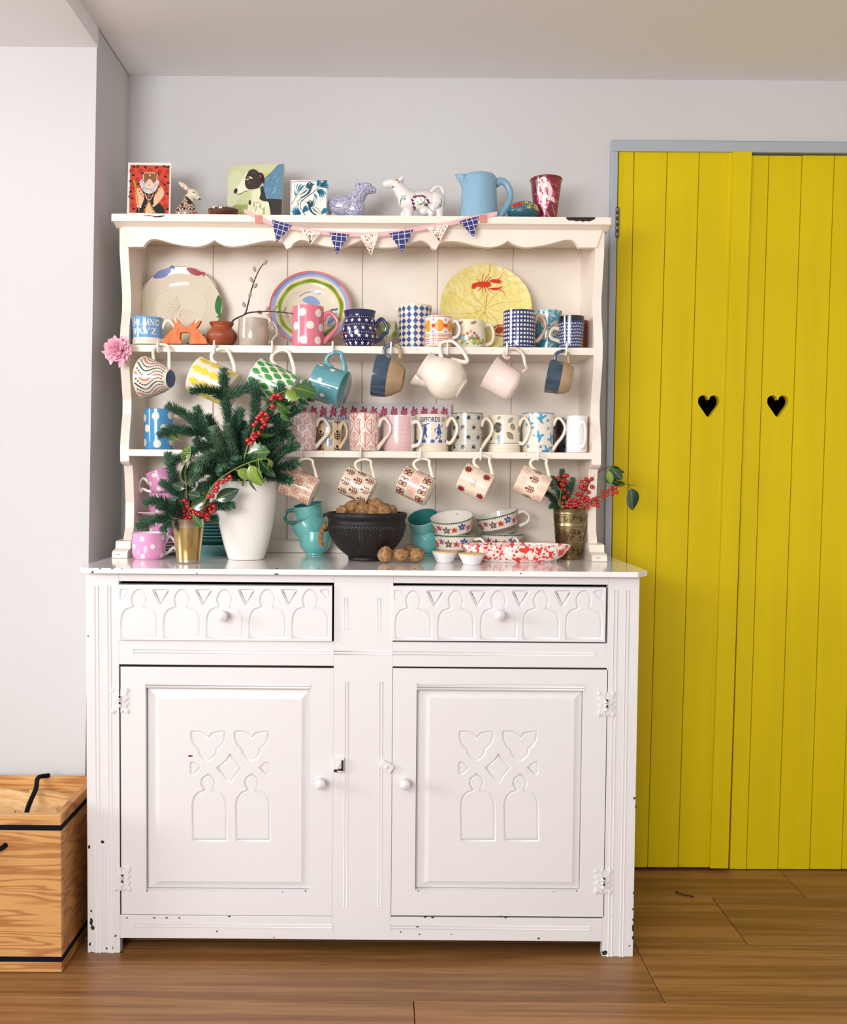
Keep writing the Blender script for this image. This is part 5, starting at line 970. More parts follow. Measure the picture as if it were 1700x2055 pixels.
# walnuts
WAL = M('walnut_shell', 'B58A5C', .6, bump=1.0, bscale=260, var='8A6038', vscale=150, thr=(.35, .6), vstretch=(1, 1, .45)); wm = MB()
def walnut_mesh(seed):
    b = MB(); r_ = random.Random(seed); nu, nv = 28, 16; ph = [r_.uniform(0, 6) for _ in range(6)]; b.ball((0, 0, 0), 1, WAL, nu, nv); vs = []
    for v in b.v:
        p = Vector(v); a = math.atan2(p.y, p.x); q = 1+.035*math.sin(5*a+ph[0]+3*p.z)+.03*math.sin(9*a+ph[1]-4*p.z)+.02*math.sin(11*p.z+ph[2]+2*a)+(.07 if abs(math.sin(a)) < .16 else 0)+(.12*max(0, p.z-.85)/.15)
        vs.append((p.x*q*.0185, p.y*q*.017, p.z*q*.0195))
    b.v = vs; return b.mesh('walnut')
WM = [walnut_mesh(i) for i in range(3)]
def walnut(c, rot, label, group, k=1.): o = bpy.data.objects.new('walnut', WM[len(bpy.data.objects) % 3]); COL.objects.link(o); o.location = c; o.rotation_euler = rot; o.scale = (k,)*3; return tag(o, label, 'walnut', group)
WL = ['lowest at the rope handle end', 'upper one next to the end', 'under the red twig mug', 'front one of the middle pair', 'front one right of the middle', 'biggest one on top', 'low one before the biggest', 'last one at the end away from the rope', 'back one behind the rope end', 'back one under the hanging mug', 'back one behind the far end']
for i, (px, py, dy, k) in enumerate([(687, 1027, -.02, .9), (706, 1019, -.01, 1.05), (727, 1020, .0, .95), (729, 1025, -.03, 1.1), (746, 1027, -.03, 1.), (755, 1018, -.015, 1.25), (770, 1026, -.035, .95), (785, 1027, -.01, .9), (700, 1028, .03, 1.), (740, 1017, .01, .9), (774, 1024, .04, .9)]):
    p = at(px, py, BWL[0].y+dy); walnut(p, (rnd.uniform(0, 3), rnd.uniform(0, 3), rnd.uniform(0, 3)), 'walnut heaped in the clay bowl, '+WL[i], 'walnuts in the bowl', k)
for px, py, lb, r_ in ((773, 1118, 'walnut against the clay bowl foot, seam to the front', 0.), (804, 1117, 'smooth round walnut, second in the row on the worktop', 1.), (823, 1108, 'walnut mostly hidden behind two others on the worktop', .5), (836, 1117, 'paler walnut at the end of the row beside the pie cases', 2.)):
    f = ct(px, 1131 if py > 1110 else 1122); walnut((at(px, py, f.y+.016).x, f.y+.017, zCT+.0192), (R_(80) if r_ != 0 else R_(10), r_*.4, r_), lb, 'walnuts on the worktop', .95)
# teal cups
def tealcup(label, loc, R, H, hrot, rot=(0, 0, 0), hk=True):
    root = thing('teacup', label, 'cup', loc, rot, 'teal teacups'); o = [(r*R, z*H) for r, z in sm([(.55, 0), (.56, .03), (.56, .08), (.72, .16), (.90, .40), (.97, .7), (1., 1.)])]; b = MB(); vessel(b, o, GLT, .003, inner=GLT2, rim=M('pale_rim_glaze', 'D5E2D8', .2)); b.build('body', root)
    if hk: put_handle(root, cee(R, H, out=.026, top=.84, bot=.25), GLT2, .005, hrot)
    return root
GLT = M('aqua_crackle_glaze', '86CFCB', .1, coat=.6, var='5FB3AF', vscale=22); GLT2 = M('deep_teal_glaze', '3F8A86', .12, coat=.5)
YT2 = .368; s = mmp(YT2); a = at(632, 1085, YT2)
tealcup('teal teacup at the bottom of the stack beside the clay bowl', (a.x, YT2, zCT), 33*s, 47*s, R_(150), hk=False); tealcup('teal teacup tipped over inside the middle of the left stack', (a.x+.002, YT2, zCT+.036), 33*s, 46*s, R_(30), (0, R_(-24), 0))
a2 = at(628, 1058, YT2); tealcup('teal teacup on top of the left stack with looped handle', (a2.x-.004, YT2+.002, zCT+.078), 30*s, 42*s, R_(190), (R_(8), R_(-10), 0))
a = at(857, 1085, YT2); tealcup('teal teacup under another, right of the clay bowl', (a.x, YT2, zCT), 33*s, 46*s, R_(90), hk=False); tealcup('teal teacup tilted open towards the front, right of the clay bowl', (a.x+.000, YT2+.005, zCT+.052), 32*s, 44*s, R_(60), (R_(28), R_(-14), 0), hk=False)
# floral teacups
def d_floral(b, S, R, H):
    bk, g = ink('5A4A44'), ink('3C7A5A')
    b.decal([rect(-PI*R, .22*H, PI*R, .38*H)], ink('8C7F76'), S, .0002); b.decal([circ(-PI*R+2*PI*R*(i+.5*(j % 2))/60, (.245+.055*j)*H, .0008, 5) for i in range(60) for j in range(3)], ink('3E3430'), S, .0004)
    b.decal([[(u-.0014, y*H), (u+.0014, y*H), (u, y*H-q)] for y, q in ((.22, .003), (.955, .0038)) for u in [-PI*R+2*PI*R*i/62 for i in range(62)]], bk, S, .0003); b.decal([rect(-PI*R, .955*H, PI*R, .999*H)], ink('1F6A50'), S)
    cs = ['D2563A', '4A5FA8', 'C65A7E', 'D9A23E', '4A5FA8', 'D2563A', 'C65A7E', '7A6A60']
    for i in range(16):
        u = -PI*R+2*PI*R*i/16; v = (.66+.07*math.sin(i*2.3))*H; k = 1.25 if i % 2 else .95; b.decal(stroke([(u-.008, v-.007), (u, v-.004), (u+.009, v-.006)], .0009), bk, S, .0003); b.decal([leaf2(u, v, .0085*k, .0022, a_) for a_ in (.4, 2.6, -.6, 3.8)], g, S, .0003)
        b.decal([circ(u, v, .0036*k, 8)]+flower(u, v, .0082*k, 5), ink(cs[i % 8]), S, .0005); b.decal([circ(u, v, .0017, 8)], ink('F0D9A0' if i % 2 else '7A2A3A'), S, .0008); b.decal([circ(u+.0095, v+.004, .0013, 6), circ(u+.009, v-.001, .001, 6), ell(u-.0095, v+.005, .0018, .001, .5, 7)], ink(cs[(i+3) % 8]), S, .0005)
def floralcup(label, loc, R, H, hrot, rot=(0, 0, 0)):
    root = thing('teacup', label, 'cup', loc, rot, 'floral teacups'); o = [(r*R, z*H) for r, z in sm([(.55, 0), (.60, .02), (.66, .10), (.82, .22), (.90, .45), (.95, .7), (1., 1.)])]; b = MB(); vessel(b, o, GL('EFE6D8'), .0026, inner=GL('F0EAE2'), wob=lambda a, z: 1+.016*abs(math.sin(8*a))*(z/H)**4); d_floral(b, lambda u, v, f: tuple(Vector(surf(o, R)(u, v, f+.0002+.016*R*abs(math.sin(8*u/R))*(v/H)**4))), R, H); b.build('body', root)
    put_handle(root, cee(R, H, out=.026, top=.80, bot=.22), GL('EFE6D8'), .0042, hrot); return root
YF = .30; s = mmp(YF); a = at(913, 1085, YF)
floralcup('lower flowery teacup of the pair behind the pie cases', (a.x, YF, zCT), 42*s, 47*s, R_(-20)); floralcup('tilted flowery teacup showing its white inside', (a.x-.003, YF, zCT+.052), 42.5*s, 44*s, R_(70), (R_(14), R_(-7), 0))
YF = .36; s = mmp(YF); a = at(1007, 1085, YF)
floralcup('lower flowery teacup behind the red splashed dish', (a.x, YF, zCT), 43*s, 46*s, R_(-65)); floralcup('tilted flowery teacup with raised white handle behind the red dish', (a.x-.002, YF, zCT+.058), 42*s, 42*s, R_(-6), (R_(4), R_(-14), 0))
# red splashed oval dish
l, r = ct(922, 1118), ct(1146, 1118); f = ct(1050, 1131); DW = (1146-922)/2*mmp(f.y+.07); root = thing('serving_dish', 'long oval white dish splashed with red and pink', 'dish', (at(1034, 1115, f.y+.07).x, f.y+.066, zCT)); b = MB()
SPL = spots('red_splash_glaze', 'F3ECE4', [('F3C4C0', 55, .56, 'n'), ('DE3A30', 66, .575, 'n'), ('DE3A30', 90, .30, 's'), ('DE3A30', 150, .18, 'v')]); hD = at(1034, 1092, f.y+.07).z-zCT
vessel(b, [(r_*DW, z_*hD) for r_, z_ in sm([(.66, 0), (.68, .03), (.80, .22), (.90, .50), (.97, .82), (1., 1.)])], SPL, .005, 96, sx=1., sy=.45, inner=SPL); b.decal([rect(.2, 0, .3, .1)] and [], SPL, lambda u, v, o: (u, v, 0)); b.build('dish', root)
# pastry cases
def pie(label, px0, px1, ptop, pbase):
    loc, R, H = on_counter(px0, px1, ptop, pbase, .66); root = thing('mince_pie', label, 'pie', loc, group='pies in foil cases'); b = MB(); nk = 34
    b.lathe([(0, 0), (.60*R, 0), (.62*R, .001), (.95*R, H*.88), (.96*R, H*.9), (.94*R, H*.9), (.6*R, .0025)], M('white_pleated_case', 'E6E2E2', .45), nk*4, wob=lambda a, z: 1+.028*math.sin(nk*a)*(z/H)); b.build('case', root)
    b = MB(); PST = M('pale_pastry', 'E9CF9C', .7, bump=.4, bscale=90, var='DDB878', vscale=40); b.lathe([(0, H*1.03), (.5*R, H*1.03), (.8*R, H*1.0), (.97*R, H*.99), (1.0*R, H*.94), (.97*R, H*.89), (.7*R, H*.85), (0, H*.85)], PST, 96, wob=lambda a, z: 1+.015*math.sin(22*a)); b.build('pastry', root)
pie('mince pie in a pleated white case, near the walnuts', 866, 919, 1106, 1130); pie('mince pie in a pleated white case in front of the red dish', 919, 974, 1110, 1134)
# ================================================================ along the top of the rack
def card_thing(name, label, cat, px0, px1, pt, Y, z0, th, m, draw, lean=R_(-6), yaw=0.):
    a, c = at(px0, pt+40, Y), at(px1, pt+40, Y); W = c.x-a.x; Hh = at((px0+px1)/2, pt, Y).z-z0; b = MB(); b.box(-W/2, W/2, 0, th, 0, Hh, m); draw(b, W, Hh, lambda u, v, f: (u, -f, v)); o = b.build(name); o.location = ((a.x+c.x)/2, Y, z0+.0003+th*abs(math.sin(lean))); o.rotation_euler = (lean, 0, yaw); return tag(o, label, cat)
rk_ = random.Random(3)
def q_card(b, W, H, S):
    # painted in the picture's own pixels (crop 9.444x at 240,305); card from x 135-960, y 160-1180
    def C(l): return [((x-548)/825*W, H-(y-162)/1110*H) for x, y in l]
    def c1(x, y, r, n=10): return C([(x+r*math.cos(2*PI*i/n), y+r*math.sin(2*PI*i/n)) for i in range(n)])
    I = lambda h: paper(h); L = [0]
    def put(polys, h, k): b.decal(polys, I(h), S, .00012*k, .03)
    put([C([(175, 205), (930, 215), (935, 1115), (178, 1102)])], 'CF4326', 1)
    fl = [(205, 315), (372, 318), (560, 310), (742, 330), (885, 335), (318, 490), (790, 518), (215, 640), (878, 648), (236, 965), (868, 965), (250, 560), (820, 840), (200, 800)]
    put([c1(x, y, 46) for x, y in fl], 'A82A24', 2); put([c1(x, y, 30) for x, y in fl], 'BC3224', 3); put([c1(x, y, 10, 6) for x, y in fl], '3A1A18', 4)
    lf = []
    for x, y, a in [(230, 260, 1.), (340, 250, 2.5), (450, 260, .6), (690, 270, 2.), (820, 250, 1.2), (905, 260, 1.8), (240, 420, 1.6), (840, 440, 1.), (200, 530, 1.9), (905, 560, 1.5), (205, 730, 2.), (890, 760, 1.3), (215, 850, 1.), (260, 1050, 1.4), (905, 1050, 1.8), (430, 380, 2.6), (700, 390, .6), (350, 580, 1.9), (830, 590, 1.)]:
        for k in range(-2, 3): lf.append(C(leaf2(x, y, 52, 9, -a+k*.45, 4)))
    put(lf, '33241E', 2)
    put([C([(300, 1100), (330, 1010), (440, 900), (460, 780), (640, 780), (650, 960), (760, 920), (850, 1030), (870, 1112)])], '141414', 5)
    put([C(closed2([(340, 620), (290, 720), (310, 880), (340, 990), (390, 1000), (440, 900), (460, 780), (400, 680)], 2)), C(closed2([(760, 605), (830, 690), (820, 800), (740, 900), (660, 980), (640, 900), (650, 800), (700, 700)], 2)), C([(550, 900), (600, 1000), (680, 1112), (480, 1108), (500, 1000)])], 'E6BE96', 6)
    put([c1(300+40*(i % 3)+20*(j % 2), 700+50*j, 7, 5) for i in range(3) for j in range(6)]+[c1(680+45*(i % 3)+20*(j % 2), 700+45*j, 7, 5) for i in range(3) for j in range(5)]+[c1(540+50*(i % 2)+20*(j % 2)-20, 980+40*j, 7, 5) for i in range(2) for j in range(4)], 'C49A54', 7)
    put([C([(360, 590), (400, 500), (700, 500), (745, 590), (660, 760), (550, 860), (450, 760)])], '141414', 7)
    put([C(closed2([(360, 520), (440, 480), (560, 470), (660, 480), (740, 520), (700, 650), (640, 720), (550, 750), (470, 720), (400, 650)], 2))], 'D8D0CC', 8)
    put([c1(rk_.uniform(380, 720), rk_.uniform(500, 720), rk_.uniform(4, 8), 5) for _ in range(150)], '4A4448', 9)
    put([C(closed2([(430, 470), (425, 400), (480, 355), (560, 350), (650, 360), (700, 410), (690, 480), (620, 560), (500, 560)], 3))], '8A5A34', 10)
    put([c1(430+8*math.sin(i), 480-22*i, 10, 6) for i in range(5)]+[c1(700-8*math.sin(i), 480-22*i, 10, 6) for i in range(5)]+[c1(460+24*i, 362-8*math.sin(PI*i/8), 9, 6) for i in range(9)], 'F0E8E2', 11)
    put([C(closed2([(500, 520), (550, 470), (610, 520), (630, 590), (600, 640), (550, 655), (500, 640), (470, 590)], 3))], 'EDC8B0', 12)
    put([c1(516, 530, 8, 6), c1(582, 530, 8, 6)], '4A3026', 13); put([c1(547, 585, 12, 7)], 'B8282C', 13)
    put([C(closed2([(560, 330), (578, 350), (568, 390), (550, 390), (542, 350)], 2)), C([(240, 500), (270, 485), (285, 520), (300, 600), (380, 1080), (365, 1075), (285, 640), (255, 555)])]+[C(p) for p in stroke([(470, 740), (500, 830), (550, 880), (600, 830), (640, 740)], 10)+stroke([(550, 730), (550, 890)], 10)+stroke([(540, 900), (460, 1100)], 12)+stroke([(560, 900), (670, 1100)], 12)], 'B99A2E', 13)
    put([C(p) for p in stroke([(485, 760), (520, 850), (550, 870), (590, 850), (625, 760)], 9)], 'EDE6DE', 14)
    put([c1(x, y, 15, 6) for x, y in [(345, 635), (365, 700), (400, 750), (440, 795), (470, 770), (530, 790), (575, 790), (650, 790), (690, 730), (720, 690), (755, 640), (525, 900), (580, 900), (490, 970), (600, 980), (470, 1040), (620, 1050), (460, 1095), (680, 1095), (640, 1105)]], 'D8361E', 15)
    put([c1(560, 405, 13, 7), c1(345, 985, 18, 7), c1(395, 1000, 16, 7), c1(640, 975, 18, 7)], 'F2ECE4', 15)
    t = text2d('QUEEN ELIZABETH', .0085); b.decal([[(x, z+H*.045) for x, z in p] for p in t], I('2E2A2A'), S, .0004, .03)
card_thing('portrait_card', 'white-bordered card of a queen in a ruff on red flowers', 'card', 254, 341, 322, .30, zT, .0016, paper('ECE6DE'), q_card)
# seated rabbit
def fig(name, label, cat, px, Y, part, masses, m, draw=None, voxel=.0018, sm_=5):
    root = thing(name, label, cat, (at(px, 420, Y).x, Y, zT), group=None); vs, fs = blob(masses, voxel, sm_); zmin = min(v[2] for v in vs); vs = [(x, y, z-zmin) for x, y, z in vs]; b = MB(); b.add(vs, fs, m, True)
    if draw: draw(b, projector(vs, fs))
    b.build(part, root); return root
u = mmp(.30)   # metres per pixel where the figures stand
def F(x, y): return (x*u, 0, y*u)   # figure coordinates in pixels, y up from the shelf top
RAB = GL('D9CBB4')
def d_rab(b, S):
    k = ink('2B2422'); P = []
    for _ in range(26): pass
    b.decal([[(x*u, z*u) for x, z in closed2([(-24, 0), (-26, 12), (-20, 30), (-8, 42), (-2, 50), (6, 44), (14, 36), (22, 30), (20, 14), (16, 0), (0, -2)], 2)]], k, S, .0002, .004)
    for i, (x, z) in enumerate([(-4, 40), (-14, 28), (0, 30), (10, 28), (-20, 14), (-8, 18), (4, 18), (14, 16), (-16, 5), (-4, 6), (8, 5)]): b.decal([ell((x+4.0*math.cos(2*PI*j/5))*u, (z+4.0*math.sin(2*PI*j/5))*u, 2.9*u, 2.0*u, 2*PI*j/5, 8) for j in range(5)], ink('B8A08E'), S, .0006, .004); b.decal([circ(x*u, z*u, 1.9*u, 7)], ink('C8342E'), S, .0009, .004)
    b.decal([circ(x*u, z*u, 1.5*u, 7) for x, z in ((-13, 72), (-6, 67), (1, 63))], ink('C8342E'), S, .0006, .004); b.decal([circ(14*u, 56*u, 1.6*u, 8), circ(25*u, 44*u, 2.6*u, 8)], ink('1E1A1A'), S, .0006, .004)
fig('rabbit_figurine', 'small seated ceramic rabbit with a dark flowered coat', 'figurine', 376, .30, 'body',
    [((-2*u, 0, 16*u), (22*u, 15*u, 19*u)), ((2*u, 0, 30*u), (15*u, 12*u, 16*u)), (F(2, 42), F(8, 50), 10*u, 9*u), ((13*u, 0, 53*u), (13*u, 9*u, 9*u), (0, R_(38), 0)), (F(20, 47), F(25, 43), 6*u, 4*u), ((-6*u, -3*u, 67*u), (14*u, 3.5*u, 5*u), (0, R_(38), 0)), ((-5*u, 5*u, 69*u), (14*u, 3.5*u, 5*u), (0, R_(38), 0)), ((12*u, -6*u, 6*u), (8*u, 6*u, 7*u)), ((12*u, 6*u, 6*u), (8*u, 6*u, 7*u)), ((-24*u, 0, 6*u), (6*u, 6*u, 6*u))], RAB, d_rab)
# little brown bowl
root, R, H = lathe_thing('small brown glazed bowl with chipped white rim', 'glazed_bowl', 'bowl', 418, 480, 412, .275, zT, sm([(.6, 0), (.66, .03), (.9, .4), (1., .85), (.98, 1.)]), M('treacle_glaze', '7A4220', .12, coat=.6, var='3E2012', vscale=14), inner=GL('6A3A20'), deco=lambda b, S, R, H: b.decal([ell(-1.2*R+R*.16*i, H*.93, R*.07*rk_.uniform(.5, 1.4), H*.06, 0, 7) for i in range(16)]+[circ(.1*R, .2*H, .0012), circ(-.5*R, .3*H, .0008)], ink('D8D2CC'), S, .0004))
# square painting of a black-and-white dog
def dog(b, W, H, S):
    def C(l): return [((x-520)/838*W, H-(y-140)/745*H*.985) for x, y in l]
    I = lambda h: M('paint_'+h, h, .55); put = lambda polys, h, k: b.decal(polys, I(h), S, .00015*k, .03)
    put([C([(101, 140), (938, 140), (938, 885), (101, 885)])], 'C3C795', 1)
    put([C(closed2([(101, 420), (101, 250), (260, 200), (330, 300), (300, 500), (200, 620), (101, 640)], 2))], 'CBD0A8', 2)
    put([C([(640, 262), (750, 235), (690, 300), (650, 300)])], 'D9B84A', 2)
    put([C([(640, 320), (760, 240), (860, 150), (938, 140), (938, 585), (760, 570), (690, 545), (650, 470)])], '56809A', 3)
    for q in range(22): x = rk_.uniform(690, 900); y = rk_.uniform(230, 500); put([C(leaf2(x, y, 70, 7, rk_.uniform(1.8, 2.4), 5))], rk_.choice(['6B93AC', '47708C', '7FA3B8']), 4)
    put([C(closed2([(101, 700), (150, 650), (230, 620), (330, 625), (430, 640), (440, 885), (101, 885)], 2))], '9AA05A', 4)
    put([C(ell(rk_.uniform(130, 400), rk_.uniform(660, 860), 14, 11, 0, 7)) for _ in range(22)], '7F8444', 5)
    put([C([(300, 885), (310, 830), (380, 815), (560, 850), (938, 845), (938, 885)])], 'A6AC6E', 5); put([C(ell(600+50*i, 868, 14, 9, 0, 7)) for i in range(7)], '7C823E', 6)
    put([C([(700, 560), (938, 580), (938, 840), (800, 820), (740, 700)])], '1E1816', 5)
    put([C(closed2([(420, 640), (440, 580), (480, 540), (470, 470), (600, 430), (640, 560), (720, 600), (760, 700), (770, 800), (740, 850), (520, 850), (430, 800), (410, 720)], 2))], 'DCD9B4', 6)
    for q in range(34): x = rk_.uniform(440, 720); y = rk_.uniform(600, 820); put([C(leaf2(x, y, 60, 12, rk_.uniform(1., 2.2), 5))], rk_.choice(['EFEDD2', 'C2C296', 'E6E2C4', 'A9AA8C']), 7)
    put([C([(600, 420), (640, 400), (690, 545), (720, 600), (640, 590), (590, 560), (610, 500)])], '201815', 8); put([C(closed2([(425, 590), (460, 570), (465, 620), (440, 635)], 2))], '2E2420', 8)
    put([C(closed2([(195, 455), (215, 425), (260, 390), (330, 300), (360, 250), (420, 220), (480, 300), (490, 420), (420, 440), (380, 465), (290, 490), (230, 485)], 2))], 'E6E2C8', 9)
    put([C(closed2([(390, 250), (430, 205), (490, 193), (545, 215), (580, 245), (640, 262), (650, 330), (600, 400), (560, 430), (430, 440), (380, 410), (360, 360), (372, 300)], 2)), C(closed2([(560, 245), (630, 250), (662, 320), (655, 380), (625, 360), (590, 320)], 2))], '2A1C16', 10)
    put([C(closed2([(580, 262), (620, 275), (610, 320), (585, 300)], 2)), C(leaf2(470, 230, 60, 10, .4)), C(leaf2(400, 350, 60, 10, .2))], '5A3A2A', 11)
    put([C(leaf2(415, 285, 70, 12, .35, 6)), C(leaf2(370, 320, 60, 8, -.1, 6))], 'D8CFAE', 11); put([C(ell(390, 295, 24, 19, 0, 12))], '1A1210', 12); put([C(ell(396, 292, 12, 11, 0, 10))], '9A5A34', 13); put([C(ell(394, 290, 5, 5, 0, 8))], '1A1210', 14)
    put([C(closed2([(193, 455), (210, 425), (240, 422), (252, 450), (235, 480), (205, 482)], 2))], '15110F', 12); put([C(p) for p in stroke([(240, 490), (290, 492), (340, 470), (400, 455)], 8)], '8A4A42', 12)
    put([C(circ(510+20*i, 603+6*math.sin(i), 6, 6)) for i in range(5)], '8A2A34', 9)
card_thing('dog_painting', 'square painting of a black and white dog on a blue cushion', 'painting', 453, 567, 328, .34, zT, .012, paper('D8D4B0'), dog, R_(-5), R_(-10))
# blue and white bird tile
def tile(b, W, H, S):
    def C(l): return [((x-1323)/540*W, H-(y-362)/530*H*.98) for x, y in l]
    I = lambda h: ink(h); B1, B2 = '2F7E9E', '1F4650'; put = lambda polys, h, k: b.decal(polys, I(h), S, .00014*k, .02)
    put([C(p) for p in stroke([(1064, 385), (1585, 362), (1590, 880), (1062, 890), (1064, 385)], 7)], B2, 1)
    fr = []
    def frond(cx, cy, a, n, l, sp=.2, cv=.7):
        for i in range(n):
            t = a+(i-(n-1)/2)*sp; p = [(cx, cy)]
            for k in range(1, 6): p.append((cx+l*k/5*math.cos(t+cv*k/5-cv*.3), cy+l*k/5*math.sin(t+cv*k/5-cv*.3)))
            w_ = [3, 17, 24, 25, 18, 2]; fr.append(C([(x, y-w) for (x, y), w in zip(p, w_)]+[(x, y+w) for (x, y), w in reversed(list(zip(p, w_)))]))
    frond(1165, 590, -1.9, 4, 190, .26); frond(1440, 500, .3, 4, 150, .3); frond(1400, 540, 1.1, 3, 150, .3); frond(1490, 450, -.7, 3, 130, .35); frond(1215, 800, -2.8, 5, 150, .28); frond(1320, 870, 3.0, 3, 240, .2, .3); frond(1240, 790, -1.2, 3, 110, .3); frond(1440, 440, -1.3, 3, 90, .35); frond(1510, 800, -.9, 2, 110, .4)
    put(fr, B1, 2); put([C(p) for p in stroke([(1590, 360), (1480, 440), (1390, 520), (1280, 590), (1210, 640), (1200, 720), (1260, 800), (1330, 880)], 9)+stroke([(1220, 600), (1160, 640), (1170, 700)], 7)], B2, 3)
    for ox, oy, fx in ((0, 0, 1), (-30, 240, -1)):
        T = lambda l: C([(1345+fx*(x-1345)+ox if fx == 1 else 1330+fx*(x-1345)*.9+10, y+oy) for x, y in l])
        put([T(closed2([(1062, 690), (1130, 580), (1190, 500), (1280, 440), (1300, 400), (1345, 386), (1385, 408), (1412, 412), (1380, 430), (1370, 480), (1310, 560), (1220, 600), (1120, 640)], 2)) if fx == 1 else T(closed2([(1130, 640), (1190, 560), (1280, 440), (1300, 400), (1345, 386), (1385, 408), (1412, 412), (1380, 430), (1370, 480), (1310, 560), (1220, 610)], 2))], 'E9E6DE', 4)
        put([T(closed2([(1280, 440), (1300, 400), (1345, 386), (1385, 408), (1412, 412), (1380, 430), (1368, 470), (1330, 480), (1290, 460)], 2)), T(closed2([(1365, 470), (1330, 540), (1230, 595), (1200, 590), (1290, 540), (1330, 480)], 2))], B2 if fx == -1 else '245463', 5)
        put([T(p) for k in range(4) for p in stroke([(1180+30*k, 560-20*k), (1230+22*k, 540-18*k), (1280+10*k, 520-14*k)], 6)]+[T(p) for p in stroke([(1290, 460), (1200, 500), (1130, 590), (1070, 680)], 6)+stroke([(1260, 600), (1230, 640)], 6)], B2, 6); put([T(circ(1335, 408, 9, 8))], 'E9E6DE', 7)
card_thing('bird_tile', 'square tile of two birds among curling blue leaves', 'tile', 582, 656, 359, .287, zT, .007, GL('ECE9E2'), tile, R_(-7))
# blue calico animal creamer
CAL = spots('calico_print', 'D9D3D6', [('6A76B4', 330, .34, 'v'), ('38428A', 260, .20, 's'), ('4A55A0', 420, .13, 'r')])
u = mmp(.33)
fig('calico_creamer', 'blue calico-printed animal creamer looking to the side', 'figurine', 703, .33, 'body', [((-14*u, 0, 24*u), (36*u, 22*u, 22*u)), ((8*u, 0, 20*u), (22*u, 20*u, 24*u)), (F(8, 34), F(24, 56), 18*u, 13*u), ((32*u, 0, 60*u), (17*u, 12*u, 11*u), (0, R_(14), 0)), (F(38, 58), F(45, 56), 8*u, 7*u), ((14*u, -9*u, 68*u), (5*u, 3*u, 7*u), (0, R_(-30), 0)), ((14*u, 9*u, 68*u), (5*u, 3*u, 7*u), (0, R_(-30), 0)), (F(-34, 12), F(-34, -8), 9*u, 8*u), (F(16, 10), F(16, -8), 9*u, 8*u)], CAL, lambda b, S: b.decal([ell(47*u, 55*u, 2*u, 5*u, .2, 8)], ink('B8923A'), S, .0006))
# white cow creamer
u = mmp(.29); COW = GL('E6E0DC'); GOLD = M('gilt_glaze', '9A6A24', .25, .6)
def d_cow(b, S):
    q = lambda l: [(x*u, z*u) for x, z in l]; pl, gr = ink('6E2A5A'), ink('3E7A3A')
    b.decal([q(p) for p in stroke([(30, 18), (22, 26), (12, 34), (4, 42)], 1.2)+stroke([(12, 34), (0, 32)], 1)+stroke([(12, 34), (14, 44)], 1)], gr, S, .0004, .004)
    b.decal([q(leaf2(x, z, 5, 1.8, a, 5)) for x, z in ((-8, 44), (-4, 46), (2, 46), (8, 46), (12, 44), (-12, 38), (-10, 32), (-8, 26), (-5, 22), (-2, 20), (18, 38), (20, 34), (16, 30)) for a in (.5, 1.6)], pl, S, .0005, .004); b.decal([q(leaf2(x, z, 5, 1.6, a, 5)) for x, z, a in ((0, 36, 2), (4, 38, 1), (8, 32, 3), (12, 30, .3))], gr, S, .0006, .004)
    b.decal([q(p) for p in stroke([(-35, 28), (-34, 40), (-31, 50)], 1.4)+stroke([(-34, 38), (-28, 46), (-24, 50)], 1.1)+stroke([(44, 28), (47, 38), (46, 44)], 1.4)+stroke([(40, 26), (43, 34)], 1.2)], gr, S, .0005, .004); b.decal([q(ell(-26, 42, 2.5, 1.2, 1, 7))], ink('4A5FA8'), S, .0006, .004)
    b.decal([q(circ(-45, 67, 1.5, 8))], ink('3A2A1E'), S, .0008, .004); b.decal([q(ell(-62, 62, 3, 4, 0, 8)), q(ell(-50, 68, 2.4, 1.8, 0, 8))], GOLD, S, .0006, .004)
cw = fig('cow_creamer', 'white china cow creamer painted with purple flowers, head raised', 'figurine', 838, .29, 'body',
    [((12*u, 0, 30*u), (38*u, 20*u, 20*u)), ((-16*u, 0, 30*u), (24*u, 19*u, 20*u)), ((36*u, 0, 30*u), (20*u, 19*u, 19*u)), (F(-24, 38), F(-42, 60), 17*u, 11*u), ((-48*u, 0, 64*u), (16*u, 11*u, 9*u), (0, R_(14), 0)), (F(-54, 64), F(-62, 63), 8.5*u, 8*u), (F(-20, 22), F(-16, -6), 11*u, 7*u), ((-24*u, 9*u, 10*u), (8*u, 7*u, 20*u), (0, R_(25), 0)), (F(42, 22), F(44, -6), 11*u, 7*u), ((30*u, -8*u, 14*u), (7*u, 7*u, 20*u), (0, R_(18), 0)), ((-33*u, -11*u, 71*u), (7*u, 3*u, 4*u), (0, R_(-40), 0)), ((-33*u, 11*u, 71*u), (7*u, 3*u, 4*u), (0, R_(-40), 0)), ((14*u, 0, 10*u), (10*u, 12*u, 8*u))], COW, d_cow)
b = MB(); b.tube(catmull([(24*u, 0, 49*u), (28*u, -.002, 62*u), (36*u, -.002, 70*u), (46*u, 0, 70*u), (51*u, 0, 60*u), (49*u, 0, 48*u), (47*u, 0, 40*u)], 6), 3.2*u, COW, 10); b.build('tail_handle', cw)
b = MB()
for sy in (-6, 6): b.tube(catmull([(-37*u, sy*u, 69*u), (-38*u, sy*1.2*u, 77*u), (-42*u, sy*1.2*u, 83*u)], 4), lambda t: (3.2-1.8*t)*u, GOLD, 8)
b.build('horns', cw, 'gilded horns')
